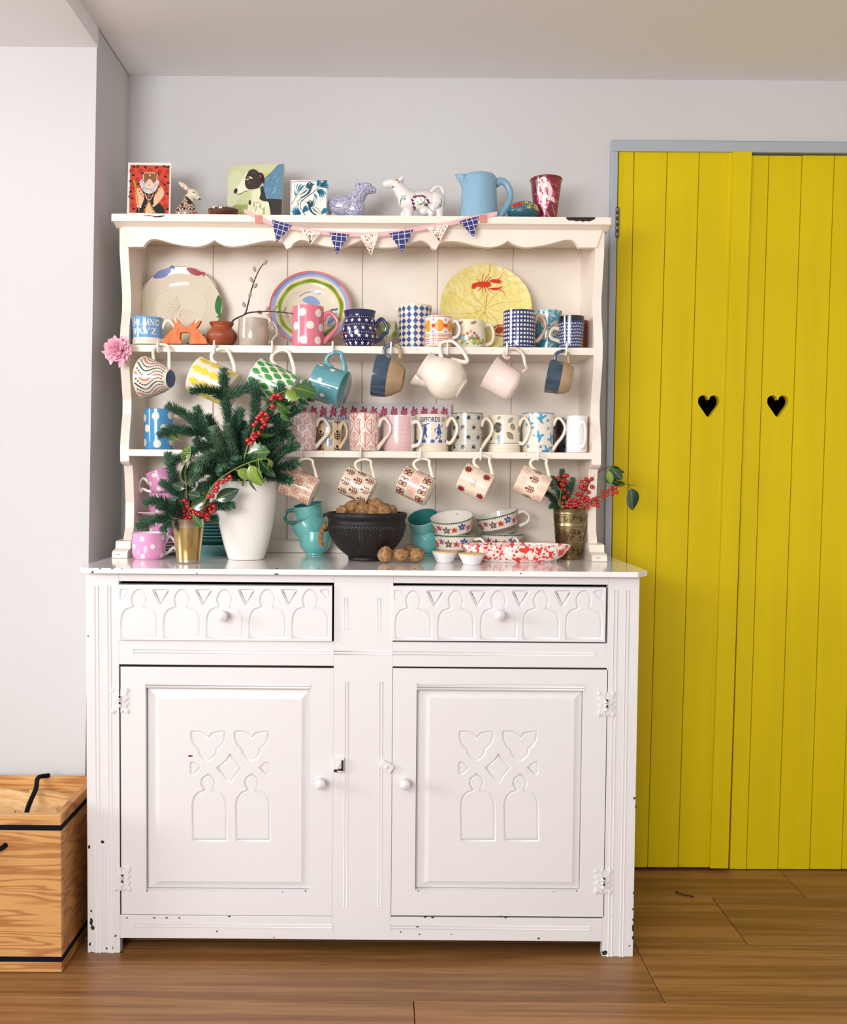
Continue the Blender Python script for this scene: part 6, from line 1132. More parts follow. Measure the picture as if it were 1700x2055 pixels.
# blue jug
BJ = spots('blue_crackle_jug', '82ABC4', [('B4CDDA', 420, .22, 's'), ('8FB6CE', 260, .30, 's')], .3, .15); YJ = .30
loc, R, H = stand(924, 1000, 341, YJ, zT); jr = thing('blue_jug', 'large pale blue crackle-glazed jug with loop handle', 'jug', loc); b = MB(); o_ = [(r*R, z*H) for r, z in sm([(1., 0), (1.02, .02), (1.0, .2), (.95, .5), (.92, .75), (.90, .9), (.86, .97), (.80, 1.)])]; vessel(b, o_, BJ, .005, 64); b.build('body', jr)
put_handle(jr, [(.86*R, 0, .84*H), (1.1*R, 0, .90*H), (1.42*R, 0, .84*H), (1.62*R, 0, .68*H), (1.60*R, 0, .52*H), (1.40*R, 0, .34*H), (1.14*R, 0, .20*H), (.98*R, 0, .10*H)], BJ, .0095, flat=.8); spout(jr, R*.88, H*.985, BJ, .017, .020, .034, rot=-PI/2+.1)
# painted egg box
u = mmp(.272); loc = Vector((at(1050, 412, .272).x, .272, zT)); eg = thing('egg_box', 'teal papier mache egg box painted with red and yellow flowers', 'box', loc); EGT = M('teal_lacquer', '1F6A80', .22, coat=.4); EGD = M('deep_teal_lacquer', '1A5566', .22, coat=.4)
def half_egg(z0, z1, m): return [(32*u*math.sqrt(max(0, 1-((z-20)/21)**2))*(1 if z < 20 else 1), z*u) for z in [z0+(z1-z0)*i/12 for i in range(13)]]
b = MB(); b.lathe([(0, 0)]+half_egg(2, 17, 0)+[(0, 17*u)], EGD, 48, sy=.8); b.build('base', eg); b = MB(); hp = half_egg(17.6, 41, 0); b.lathe([(0, 17.6*u)]+hp, EGT, 48, sy=.8)
vs, fs = list(b.v), list(b.f); S_ = projector(vs, fs); b.decal([circ((x+3.2*math.cos(2*PI*i/5))*u, (z+2.4*math.sin(2*PI*i/5))*u, 2.6*u, 8) for x, z in ((-20, 27), (-10, 29)) for i in range(5)], ink('C8282E'), S_, .0004); b.decal([circ((x+2.6*math.cos(2*PI*i/5))*u, (z+2.2*math.sin(2*PI*i/5))*u, 1.6*u, 8) for x, z in ((12, 30), (22, 26), (4, 33), (25, 21), (8, 23)) for i in range(5)], ink('D9C22E'), S_, .0004)
b.decal([circ(x*u, z*u, 1.3*u, 7) for x, z in ((12, 30), (22, 26), (-20, 27), (-10, 29))], ink('7A1E1E'), S_, .0008); b.decal([[(x*u, z*u) for x, z in leaf2(a, c, 6, 1.1, r, 5)] for a, c, r in ((-16, 34, .4), (0, 37, .2), (-4, 26, 1), (2, 22, 2), (16, 35, 2.4), (18, 21, .5), (-25, 22, 1.2), (28, 24, 2), (-2, 31, 2.6), (14, 24, -.5))], ink('B58A4A'), S_, .0006); b.decal([[(x*u, z*u) for x, z in p] for p in stroke([(-31, 18.4), (0, 18.4), (31, 18.4)], .7)], ink('8A6A34'), S_, .0006); b.build('lid', eg)
# tin cup with a white bird
def d_tin(b, S, R, H):
    T = lambda l: [((x-930)/150*R, H*(1-(y-240)/400)) for x, y in l]; cl = lambda p: [(x, min(max(z, .002), H*.965)) for x, z in p]; W_, Pk = ink('E6DAD0'), ink('C8457E')
    b.decal([cl(T(closed2([(850, 262), (900, 262), (960, 330), (1000, 400), (1020, 460), (960, 440), (930, 480), (915, 520), (880, 535), (840, 480), (800, 400), (820, 320)], 2)))], W_, S, .0003); b.decal([cl(T([(790, 270), (845, 262), (830, 400), (800, 400)]))], ink('9A9490'), S, .0002)
    b.decal([T(circ(910, 513, 7, 7))], ink('3A2A24'), S, .0006); b.decal([cl(T(p)) for p in stroke([(920, 530), (990, 600)], 6)+stroke([(860, 560), (930, 620)], 6)+stroke([(980, 470), (1040, 560)], 5)], W_, S, .0004)
    for _ in range(46): x, y = rk_.uniform(790, 1060), rk_.uniform(270, 620); b.decal([cl(T(leaf2(x, y, 30, 9, a, 5))) for a in (rk_.uniform(0, 2), rk_.uniform(2, 5))], Pk, S, .0005)
lathe_thing('tapered red tin cup painted with a white bird and pink leaves', 'tin_cup', 'cup', 1064, 1128, 350, .328, zT, [(.60, 0), (.62, .01), (.96, .965), (1., .97), (1.01, .985), (1., 1.)], M('red_enamel', '7E1820', .25, coat=.4), inner=M('worn_steel', '8A8580', .4, 1.), t=.002, deco=d_tin)
# ================================================================ bunting pinned along the valance
YBt = YT-.003; bt_root = thing('bunting', 'string of seven navy check and flowery paper pennants on pink ribbon', 'bunting', at(740, 460, YBt)); XB = Matrix.Translation(-bt_root.location); RIB = M('pink_ribbon', 'E3B3B6', .7)
rp = [(490, 423), (519, 437), (547, 449), (588, 457), (640, 466), (700, 470), (745, 471), (800, 466), (856, 456), (905, 448), (950, 437), (975, 433), (998, 428)]; rp3 = catmull([at(x, y, YBt) for x, y in rp], 4); b = MB(); vs = []; hw = 4.2*mmp(YBt)
for p in rp3: vs += [p+Vector((0, 0, hw)), p-Vector((0, 0, hw)), p+Vector((0, .0008, hw)), p+Vector((0, .0008, -hw))]
n = len(rp3); b.add(vs, [(4*i, 4*i+4, 4*i+5, 4*i+1) for i in range(n-1)]+[(4*i+2, 4*i+3, 4*i+7, 4*i+6) for i in range(n-1)]+[(4*i, 4*i+2, 4*i+6, 4*i+4) for i in range(n-1)]+[(4*i+1, 4*i+5, 4*i+7, 4*i+3) for i in range(n-1)], RIB); b.v = [tuple(XB @ Vector(p)) for p in b.v]; b.build('ribbon', bt_root)
NAVY = M('navy_check_paper', '2A2A6E', .7); FLP = M('flowery_paper', 'EDE2D2', .75)
def zig(p, q, n, d=1.3):
    out = []; L = math.dist(p, q); nx, ny = -(q[1]-p[1])/L, (q[0]-p[0])/L
    for i in range(n): t = i/n; out.append((p[0]+(q[0]-p[0])*t+nx*d*(i % 2), p[1]+(q[1]-p[1])*t+ny*d*(i % 2)))
    return out
for i, (a, c, t) in enumerate([((545, 440), (587, 452), (555, 489)), ((599, 456), (645, 467), (623, 493)), ((660, 466), (702, 470), (676, 513)), ((721, 471), (762, 467), (745, 515)), ((780, 468), (831, 460), (807, 508)), ((855, 456), (902, 450), (881, 488)), ((920, 444), (962, 433), (951, 478))]):
    lp = xz(zig(a, c, 12)+zig(c, t, 12)+zig(t, a, 12), YBt); b = MB(); b.prism(lp, YBt-.0022, YBt-.0014, NAVY if i % 2 == 0 else FLP); A, Cc, Tt = [Vector(p) for p in xz([a, c, t], YBt)]; ux = (Cc-A); vx = (Tt-(A+Cc)/2)
    ins = lambda s_, q: A+ux*s_+vx*q; clipq = lambda q: (q*.5+.03, 1-q*.5-.03); P = []
    if i % 2 == 0:
        for q in (.13, .36, .60, .82): l_, r_ = clipq(q); P += stroke([tuple(ins(l_, q)), tuple(ins(r_, q+.02))], .0011)
        for s_ in (.14, .38, .62, .86): lim = (1-abs(2*s_-1))*.93; P += stroke([tuple(ins(s_, .02)), tuple(ins(s_+.02, lim))], .0011)
        b.decal(P, paper('F0EEF0'), lambda x, z, f: (x, YBt-.0023-f, z), .0003, .05)
    else:
        for _ in range(80):
            q = rk_.uniform(.04, .86); l_, r_ = clipq(q); x, z = ins(rk_.uniform(l_+.04, r_-.04) if r_-l_ > .09 else .5, q); b.decal([ell(x, z, rk_.uniform(.0009, .0022), .0009, rk_.uniform(0, 3), 6)], paper(rk_.choice(['A8743E', 'A8743E', 'D9788A', '6A7FA0', '9A8A3A'])), lambda x, z, f: (x, YBt-.0023-f, z), .0003, .05)
    b.v = [tuple(XB @ Vector(p)) for p in b.v]; b.build('pennant', bt_root)
for c in ((519, 439), (970, 438)): b = MB(); p0 = at(*c, YBt); b.box(p0.x-.0085, p0.x+.0085, YBt-.0012, YBt-.0004, p0.z-.0105, p0.z+.0085, M('red_tape', 'CE7C6E', .7)); b.decal([rect(p0.x-.0085+.003*k, p0.z-.0105, p0.x-.0085+.003*k+.0011, p0.z+.0085) for k in range(6)], paper('E0A496'), lambda x, z, f: (x, YBt-.0013-f, z)); b.v = [tuple(XB @ Vector(p)) for p in b.v]; b.build('tape', bt_root)
# pink paper peony pinned to the rack's side
pe = thing('paper_peony', 'ruffled pink paper flower pinned to the side of the rack', 'flower', at(240, 703, .225)); PK1 = M('pink_tissue', 'F3A0BC', .7, var='F8C6D4', vscale=60, sss=.1); pm = MB(); vs = []; nr, nc = 6, 8
for i in range(nr):
    for j in range(nc):
        r = i/(nr-1); t = (j/(nc-1)-.5); vs.append((t*.030*(.3+r), -.007*math.sin(r*2.2)+.0022*math.sin(j*2.6+i)*r, .034*r+.002*math.sin(j*2.1)*r))
pm.add(vs, [(i*nc+j, i*nc+j+1, (i+1)*nc+j+1, (i+1)*nc+j) for i in range(nr-1) for j in range(nc-1)], PK1, True); PME = pm.mesh('petal'); PME.materials[0] = PK1
for i in range(46):
    o = bpy.data.objects.new('petal', PME); COL.objects.link(o); o.parent = pe; a = i*2.399; t = i/46; o.rotation_euler = (R_(82-78*t)*-1+R_(90)*0, 0, 0); o.rotation_euler = Euler((R_(80-84*t), 0, 0)).to_matrix().to_4x4().to_euler(); o.matrix_local = Matrix.Rotation(a, 4, 'Y') @ Matrix.Rotation(R_(80-74*t+rnd.uniform(-16, 16)), 4, 'X') @ Matrix.Rotation(rnd.uniform(-.4, .4), 4, 'Z') @ Matrix.Scale(.72+.36*t+rnd.uniform(-.08, .08), 4); o.location = (0, -.012*(1-t), 0)
# ================================================================ greenery
NEED = M('fir_needles', '557F62', .4, var='365A46', vscale=40, coat=.2); NEED2 = M('fir_needles_pale', '80A282', .4, var='56785E', vscale=40, coat=.15); TWIG = M('fir_twig', '4A3A28', .7); HOLT = M('holly_stem', '7C8A2E', .5, var='6A4A32', vscale=9); HOLB = M('brown_holly_stem', '6E4A3A', .5)
def needles(b, path, ln, dens, m, spread=1., fwd=.42):
    P = catmull(path, 5); L = [0]
    for p, q in zip(P, P[1:]): L.append(L[-1]+(q-p).length)
    n = int(L[-1]*dens); k = 0; fs = []; vs = []
    for i in range(n):
        s = L[-1]*(i+rnd.random())/n
        while k < len(L)-2 and L[k+1] < s: k += 1
        t = (s-L[k])/max(1e-6, L[k+1]-L[k]); p = P[k].lerp(P[k+1], t); d = (P[k+1]-P[k]).normalized(); a = d.orthogonal().normalized(); c = d.cross(a); th = i*2.399+rnd.uniform(-.4, .4); side = a*math.cos(th)+c*math.sin(th)
        if side.z < -.55: side = (side+Vector((0, 0, .5))).normalized()
        tip = max(.55, min(1., (L[-1]-s)/.02+.55)); f = fwd+rnd.uniform(-.15, .25)+(.5 if L[-1]-s < .012 else 0); dr_ = (side*spread+d*f).normalized(); l = ln*rnd.uniform(.75, 1.1)*tip; w_ = dr_.cross(d).normalized()*.00145; up = dr_.cross(w_).normalized()*.0006; cv = d*l*.18; o = len(vs)
        vs += [p-w_*.7, p+w_*.7, p+dr_*l*.55+w_+cv*.4, p+dr_*l*.55-w_+cv*.4, p+dr_*l*.55+up+cv*.4, p+dr_*l+cv]; fs += [(o, o+1, o+4), (o, o+4, o+3), (o+1, o+2, o+4), (o+3, o+4, o+5), (o+4, o+2, o+5)]
    b.add(vs, fs, m, False)
def fir(label, group, main, sides, ln=.0215, dens=6000, pale=0, name='fir_branch', base=None):
    P = [at(*p) for p in main]; root = thing(name, label, 'fir branch', P[0], group=group); X = Matrix.Translation(-P[0])
    b = MB(); b.tube(catmull(P, 4), lambda t: .0032*(1-.6*t), TWIG, 6, X=X)
    for s_ in sides: b.tube(catmull([at(*p) for p in s_], 4), lambda t: .002*(1-.5*t), TWIG, 6, X=X)
    b.build('twig', root); nb = MB(); needles(nb, P[1:] if base else P, ln, dens, NEED2 if pale else NEED)
    for i, s_ in enumerate(sides): needles(nb, [at(*p) for p in s_], ln, dens, NEED2 if (pale or i % 4 == 3) else NEED)
    nb.v = [tuple(X @ Vector(p)) for p in nb.v]; nb.build('needles', root, kind='stuff'); return root
yp = POTL.y-.045; G1 = 'fir branches in the white pot'
fir('tallest fir branch, its leader standing above the yellow mug', G1, [(486, 985, POTL.y-.02), (478, 930, yp-.01), (466, 880, yp-.015), (457, 830, yp-.02), (450, 790, yp-.02), (449, 745, yp-.02)], [[(452, 800, yp-.02), (430, 787, yp-.035), (405, 782, yp-.045), (387, 785, yp-.05)], [(453, 798, yp-.02), (475, 788, yp-.01), (494, 780, yp), (509, 770, yp+.01)], [(463, 870, yp-.01), (474, 850, yp), (480, 830, yp+.01), (482, 826, yp+.015)]], base=1)
fir('fir branch spreading left in front of the blue spotted mug', G1, [(478, 985, POTL.y-.02), (462, 940, yp-.04), (440, 895, yp-.06), (412, 868, yp-.07), (375, 835, yp-.08), (340, 816, yp-.085)], [[(412, 868, yp-.07), (403, 845, yp-.065), (396, 822, yp-.06)], [(415, 870, yp-.07), (380, 866, yp-.085), (345, 862, yp-.09), (322, 872, yp-.095)], [(440, 895, yp-.06), (405, 895, yp-.07), (375, 915, yp-.08), (345, 925, yp-.09)], [(450, 920, yp-.05), (418, 925, yp-.07), (395, 945, yp-.08), (385, 970, yp-.085)]], base=1)
fir('fir branch rising to the holly on the right of the pot', G1, [(500, 985, POTL.y-.02), (505, 930, yp-.005), (518, 880, yp-.01), (534, 835, yp-.015), (552, 800, yp-.02), (562, 776, yp-.02)], [[(515, 890, yp-.01), (513, 850, yp-.015), (513, 812, yp-.015), (516, 776, yp-.02)], [(532, 845, yp-.015), (560, 838, yp-.02), (585, 828, yp-.03), (602, 818, yp-.035)], [(520, 880, yp-.01), (550, 868, yp-.02), (570, 868, yp-.03), (583, 878, yp-.035)]], base=1)
fir('fir branch leaning right over the rim of the pot', G1, [(510, 985, POTL.y-.02), (522, 945, yp-.02), (545, 925, yp-.03), (570, 905, yp-.04), (594, 894, yp-.045)], [[(530, 940, yp-.02), (558, 938, yp-.03), (580, 936, yp-.035), (593, 930, yp-.04)], [(525, 950, yp-.02), (548, 955, yp-.035), (568, 960, yp-.045), (580, 964, yp-.05)], [(522, 945, yp-.02), (540, 905, yp-.02), (560, 885, yp-.02), (568, 880, yp-.02)]], base=1)
fir('pale-tipped fir branch in the middle of the pot', G1, [(480, 985, POTL.y-.02), (470, 950, yp-.05), (450, 915, yp-.07), (436, 885, yp-.08), (428, 862, yp-.085)], [[(470, 945, yp-.05), (466, 915, yp-.06), (460, 885, yp-.065), (455, 858, yp-.07)], [(455, 925, yp-.065), (425, 915, yp-.085), (405, 925, yp-.09), (398, 940, yp-.09)]], pale=1, base=1)
fir('short fir sprig facing forwards over the pot rim', G1, [(488, 985, POTL.y-.02), (486, 955, yp-.06), (478, 935, yp-.085), (474, 925, yp-.1)], [[(486, 955, yp-.06), (505, 930, yp-.08), (508, 920, yp-.1)], [(484, 960, yp-.06), (455, 950, yp-.09), (445, 945, yp-.11)], [(490, 960, yp-.04), (500, 900, yp-.05), (495, 870, yp-.055)]], base=1)
fir('fir branch filling the back of the white pot', G1, [(500, 985, POTL.y-.02), (490, 930, yp+.02), (480, 890, yp+.02), (488, 850, yp+.02)], [[(495, 950, yp+.02), (540, 900, yp+.01), (556, 860, yp), (578, 850, yp-.005)], [(490, 930, yp+.02), (450, 890, yp), (425, 850, yp-.01), (420, 838, yp-.015)], [(495, 945, yp+.02), (525, 915, yp), (528, 880, yp-.005), (545, 868, yp-.01)], [(485, 900, yp+.02), (500, 870, yp+.02), (508, 850, yp+.02)]], base=1)
fir('dark fir branch low on the left side of the white pot', G1, [(470, 985, POTL.y-.02), (445, 955, yp-.045), (420, 945, yp-.06), (400, 950, yp-.07), (385, 962, yp-.075)], [[(450, 960, yp-.045), (428, 925, yp-.06), (408, 900, yp-.065), (395, 885, yp-.07)], [(440, 955, yp-.05), (420, 970, yp-.07), (410, 990, yp-.075)]], base=1)
yb = BT[0].y; G2 = 'fir sprigs in the brass tumbler'
fir('fir sprig standing up behind the holly stem of the tumbler', G2, [(378, 1052, yb), (366, 1015, yb), (352, 975, yb), (345, 940, yb), (338, 915, yb+.01)], [[(360, 995, yb), (348, 985, yb), (335, 975, yb), (327, 970, yb)], [(366, 1015, yb), (375, 985, yb+.01), (385, 955, yb+.015), (390, 935, yb+.02)], [(372, 1030, yb+.01), (395, 1000, yb+.02), (405, 975, yb+.03)]], base=1)
fir('fir sprig reaching left over the pink teacups', G2, [(370, 1052, yb-.01), (355, 1030, yb-.02), (335, 1010, yb-.03), (312, 1005, yb-.035), (294, 1008, yb-.04)], [[(350, 1035, yb-.02), (335, 1022, yb-.03), (320, 1016, yb-.035)], [(360, 1040, yb-.015), (355, 1020, yb-.03), (350, 1008, yb-.04)]], dens=6000, base=1)
fir('lowest fir sprig drooping left to the front pink teacup', G2, [(368, 1054, yb-.015), (348, 1044, yb-.03), (325, 1040, yb-.04), (300, 1047, yb-.045), (280, 1056, yb-.05)], [[(345, 1044, yb-.03), (334, 1052, yb-.035), (330, 1062, yb-.04)]], dens=6000, base=1)
fir('fir sprig pointing right in front of the white pot', G2, [(390, 1050, yb), (408, 1030, yb+.0), (430, 1018, yb-.005), (448, 1015, yb-.01), (464, 1015, yb-.012)], [[(395, 1048, yb+.02), (415, 1042, yb+.03), (432, 1042, yb+.035)]], dens=6000, base=1)
yv = BV[0].y; G3 = 'fir sprigs in the engraved brass vase'
fir('upright fir sprig behind the berries of the engraved vase', G3, [(1135, 1036, yv), (1132, 1000, yv), (1130, 970, yv), (1128, 945, yv)], [[(1134, 1005, yv), (1142, 985, yv), (1150, 962, yv)], [(1133, 1010, yv), (1124, 995, yv), (1120, 985, yv)]], ln=.015, base=1)
fir('fir sprig leaning left out of the engraved vase', G3, [(1128, 1036, yv), (1118, 1012, yv-.01), (1104, 995, yv-.02), (1085, 986, yv-.025)], [[(1122, 1022, yv-.01), (1112, 1014, yv-.015), (1106, 1018, yv-.02)]], ln=.013, base=1)
# holly: leaves, berries
LFG = M('holly_leaf', '3F6A2E', .22, coat=.5, var='2F5526', vscale=40); LFD = M('dark_holly_leaf', '1F4A30', .15, coat=.8, var='173A28', vscale=40); LFY = M('pale_holly_leaf', '7F9A3A', .3, coat=.3, var='6A8A34', vscale=40)
BERRY = M('red_berry', 'B8161A', .16, coat=.6, spec=.6); BTIP = M('berry_tip', '2A1410', .7); bm_ = MB(); bm_.ball((0, 0, 0), .0056, BERRY, 14, 10); bm_.ball((0, -.0022, -.0049), .0011, BTIP, 6, 4); BME = bm_.mesh('berry')
def leaf_mesh(m, l, wd, spiny, cup=.25, droop=.2):
    b = MB(); n = 10; vs = []; out = []
    for i in range(n+1):
        t = i/n; w_ = wd*(math.sin(PI*t**.85)**.8 if 0 < t < 1 else 0); k = 1+(.34 if spiny and i % 2 == 0 and 0 < i < n else (-.12 if spiny else 0))
        z = -droop*l*t*t
        for s_ in (-1, -.5, 0, .5, 1): vs.append((s_*w_*(k if abs(s_) == 1 else 1), t*l, z+cup*abs(s_)*w_*(1.6 if spiny and abs(s_) == 1 and i % 2 else 1)))
    b.add(vs, [(i*5+j, i*5+j+1, (i+1)*5+j+1, (i+1)*5+j) for i in range(n) for j in range(4)], m, True)
    b.tube([(0, t*l, -droop*l*t*t-.0002) for t in [-.12, .2, .5, .8, .95]], lambda t: .0009*(1-.6*t), M('leaf_rib', 'A9B04A', .5), 5); return b.mesh('leaf')
LM = {(m.name, s_): leaf_mesh(m, .048 if not s_ else .05, .013 if not s_ else .016, s_) for m in (LFG, LFD, LFY) for s_ in (0, 1)}
def aim(dx, dz, dy, roll):   # rotation that lays a leaf (+Y long axis) along a direction, face turned by roll towards the camera
    d = Vector((dx, dy, dz)).normalized(); q = d.to_track_quat('Y', 'Z'); return q.to_matrix() @ Matrix.Rotation(roll, 3, 'Y')
def holly(label, group, stems, leaves, berries, Y, sm_=HOLT, name='holly_sprig'):
    base = at(*stems[0][0]); root = thing(name, label, 'holly', base, group=group); X = Matrix.Translation(-base); b = MB()
    for s_ in stems: b.tube(catmull([at(*p) for p in s_], 4), lambda t: .0026*(1-.55*t), sm_, 7, X=X)
    b.build('stem', root)
    for x, y, dy, x2, y2, m, sp, roll, sc in leaves:
        p, q = at(x, y, Y+dy), at(x2, y2, Y+dy); d = q-p; o = bpy.data.objects.new('leaf', LM[(m.name, sp)]); COL.objects.link(o); o.parent = root
        k = d.length/.048; o.matrix_local = Matrix.Translation(X @ p) @ aim(d.x, d.z, rnd.uniform(-.01, .01), R_(90)+roll).to_4x4() @ Matrix.Diagonal((k*sc, k, k, 1))
    for x, y, dy in berries: o = bpy.data.objects.new('berry', BME); COL.objects.link(o); o.parent = root; o.location = X @ at(x, y, Y+dy); k = rnd.uniform(.9, 1.1); o.scale = (k, k, k); o.rotation_euler = (rnd.uniform(-1, 1), rnd.uniform(-1, 1), rnd.uniform(0, 6))
    return root
Z6 = lambda l: [(a/4.722+300, c/4.722+720) for a, c in l]
Yh = yp-.075
bs = [(p[0], p[1], rnd.uniform(-.006, .006)) for p in Z6([(1165, 368), (1185, 345), (1222, 348), (1242, 377), (1168, 452), (1160, 385), (1200, 360), (1065, 516), (1024, 560), (1045, 540), (1068, 578), (1105, 528), (1118, 558), (1095, 580), (1015, 602), (990, 628), (1096, 624), (1066, 650), (1080, 600), (988, 708), (1040, 706), (1008, 734), (930, 774), (988, 764), (968, 800), (988, 812), (950, 810), (975, 745)])]
bs = [(x, y, d-.008) for x, y, d in bs]
holly('long berried holly stem rising through the fir to spiny leaves', 'holly in the white pot', [[(487, 975, yp-.05), (490, 930, yp-.07), (494, 905, Yh), (510, 860, Yh), (530, 825, Yh), (553, 803, Yh)], [(553, 803, Yh), (560, 790, Yh), (572, 785, Yh)], [(541, 821, Yh), (556, 821, Yh), (566, 832, Yh)]],
    [(572, 788, -.01, 600, 800, LFY, 1, .3, 1.1), (590, 778, -.012, 636, 788, LFG, 1, -.3, 1.15), (586, 782, -.005, 622, 773, LFY, 0, .9, .9), (560, 800, .0, 592, 812, LFD, 1, .8, .8), (598, 796, .0, 618, 815, LFD, 1, .9, .8), (610, 792, .0, 630, 808, LFD, 1, .9, .7), (556, 808, -.005, 580, 830, LFG, 1, .5, .9), (564, 828, -.006, 578, 846, LFG, 1, .4, .9), (496, 910, -.02, 540, 905, LFG, 1, -.2, 1.2), (518, 866, -.01, 548, 878, LFG, 1, 1., .6), (586, 838, -.01, 590, 850, LFG, 1, .2, .9)], bs, Yh)
Yh2 = yp-.115
bs = [(x, y, rnd.uniform(-.004, .004)-.006) for x, y in Z6([(762, 1117), (734, 1145), (642, 1182), (642, 1222), (606, 1252), (633, 1254), (598, 1300), (690, 1168), (566, 1302)])]
holly('arching yellow-green holly stem with drooping smooth leaves', 'holly in the brass tumbler', [[(400, 1046, yb+.0), (412, 1005, Yh2), (428, 975, Yh2), (450, 955, Yh2), (478, 938, Yh2), (510, 925, Yh2), (535, 921, Yh2), (540, 928, Yh2)], [(472, 941, Yh2), (482, 950, Yh2)], [(498, 929, Yh2), (504, 938, Yh2)]],
    [(476, 944, -.005, 512, 960, LFY, 0, .2, 1.1), (501, 934, -.008, 523, 976, LFY, 0, .1, 1.15), (518, 924, .0, 524, 975, LFG, 0, .9, .8), (540, 922, -.006, 543, 948, LFY, 0, .1, 1.5), (524, 926, .005, 550, 960, LFD, 0, .4, 1.), (500, 955, .0, 510, 988, LFG, 0, .9, .8)], bs, Yh2)
Yt = yb-.012; Z3 = lambda l: [(a/7.727+240, c/7.727+930) for a, c in l]
bs = [(x, y, rnd.uniform(-.012, .004)) for x, y in Z3([(952, 600), (1005, 578), (1052, 612), (1000, 610), (902, 655), (890, 690), (935, 710), (995, 694), (1050, 672), (905, 752), (960, 755), (998, 752), (945, 818), (1052, 782), (1032, 860), (1098, 838), (1000, 800), (1120, 705), (1145, 752), (1190, 765), (1258, 748), (1225, 795), (1265, 795), (1312, 710), (1345, 665), (1395, 705), (1412, 652), (1462, 665), (1470, 735), (1420, 752), (1372, 630), (1352, 795), (1345, 835), (1362, 858), (1395, 508), (1438, 505), (1375, 505), (1140, 800), (1085, 730), (1160, 860), (1290, 760), (1185, 720)])]
holly('dense red berry cluster with glossy leaves at the tumbler rim', 'holly in the brass tumbler', [[(376, 1056, yb), (376, 1015, Yt), (374, 985, Yt), (374, 950, Yt), (371, 920, Yt), (364, 895, Yt), (357, 882, Yt)], [(395, 1050, yb), (412, 1022, Yt), (424, 1010, Yt), (436, 1000, Yt)], [(376, 1040, Yt), (380, 1015, Yt-.01), (372, 1010, Yt-.012), (382, 1030, Yt-.012), (393, 1045, Yt-.014)]],
    [(357, 882, -.004, 324, 862, LFG, 0, .4, 1.), (368, 930, -.004, 380, 893, LFY, 0, .3, .9), (372, 968, -.004, 368, 928, LFD, 0, .2, .9), (378, 965, .004, 384, 930, LFD, 0, .3, .9), (370, 980, -.004, 345, 972, LFD, 0, .2, 1.3), (404, 998, -.012, 377, 992, LFD, 0, .2, 1.4), (384, 1020, -.016, 422, 998, LFD, 0, .1, 1.1), (404, 990, .0, 424, 994, LFG, 0, .3, 1.2), (434, 1002, -.012, 479, 983, LFD, 0, .1, 1.05), (389, 1032, -.02, 404, 1062, LFG, 0, .1, 1.1)], bs, Yt, HOLB)
Z5 = lambda l: [(a/4.048+880, c/4.048+890) for a, c in l]; Yv = yv-.012
bs = [(x, y, rnd.uniform(-.010, .006)) for x, y in Z5([(970, 280), (1022, 262), (1046, 262), (1003, 300), (1038, 308), (995, 328), (1012, 340), (983, 365), (1022, 375), (1054, 400), (1020, 438), (1008, 484), (1045, 510), (1062, 462), (1072, 490), (1098, 462)])]
holly('upright holly stem with berries at the left of the engraved vase', 'holly in the engraved brass vase', [[(1130, 1034, yv), (1124, 1010, Yv), (1127, 980, Yv), (1134, 958, Yv)]], [(1126, 985, .0, 1102, 956, LFD, 1, .3, .9), (1135, 1000, .006, 1142, 970, LFG, 0, .8, .9)], bs, Yv)
bs = [(x, y, rnd.uniform(-.010, .006)) for x, y in Z5([(1165, 310), (1200, 292), (1212, 302), (1245, 288), (1158, 355), (1190, 338), (1178, 368), (1192, 372), (1248, 352), (1220, 395), (1152, 408), (1130, 415), (1172, 445), (1205, 440), (1190, 468), (1138, 472), (1160, 498), (1122, 505), (1108, 462), (1210, 455), (1100, 510)])]
holly('holly stem arching far right to glossy leaves over the door', 'holly in the engraved brass vase', [[(1148, 1034, yv), (1165, 1000, Yv), (1182, 970, Yv), (1196, 952, Yv), (1212, 941, Yv), (1224, 935, Yv)]], [(1224, 935, -.004, 1246, 965, LFD, 0, .2, 1.3), (1228, 938, -.008, 1252, 952, LFG, 0, .9, 1.1), (1222, 945, -.006, 1226, 972, LFY, 0, .2, 1.), (1214, 950, .0, 1238, 972, LFD, 0, .3, 1.2), (1230, 966, .002, 1256, 976, LFD, 0, .7, 1.1)], bs, Yv, HOLB)
bs = [(x, y, rnd.uniform(-.010, .006)) for x, y in Z5([(1330, 388), (1340, 432), (1372, 418), (1375, 390), (1398, 362), (1418, 372), (1415, 408), (1440, 358), (1450, 395), (1285, 445), (1260, 455), (1290, 475), (1255, 495), (1295, 505), (1215, 505), (1208, 525), (1198, 520), (1230, 470)])]
holly('low berried holly stem ending in one hanging leaf over the door', 'holly in the engraved brass vase', [[(1158, 1034, yv), (1176, 1014, Yv-.005), (1200, 998, Yv-.005), (1225, 983, Yv-.005), (1255, 972, Yv-.005), (1278, 975, Yv-.005)], [(1262, 973, Yv-.005), (1266, 982, Yv-.005)]], [(1265, 980, -.008, 1277, 1026, LFD, 0, .1, 1.25)], bs, Yv-.005)
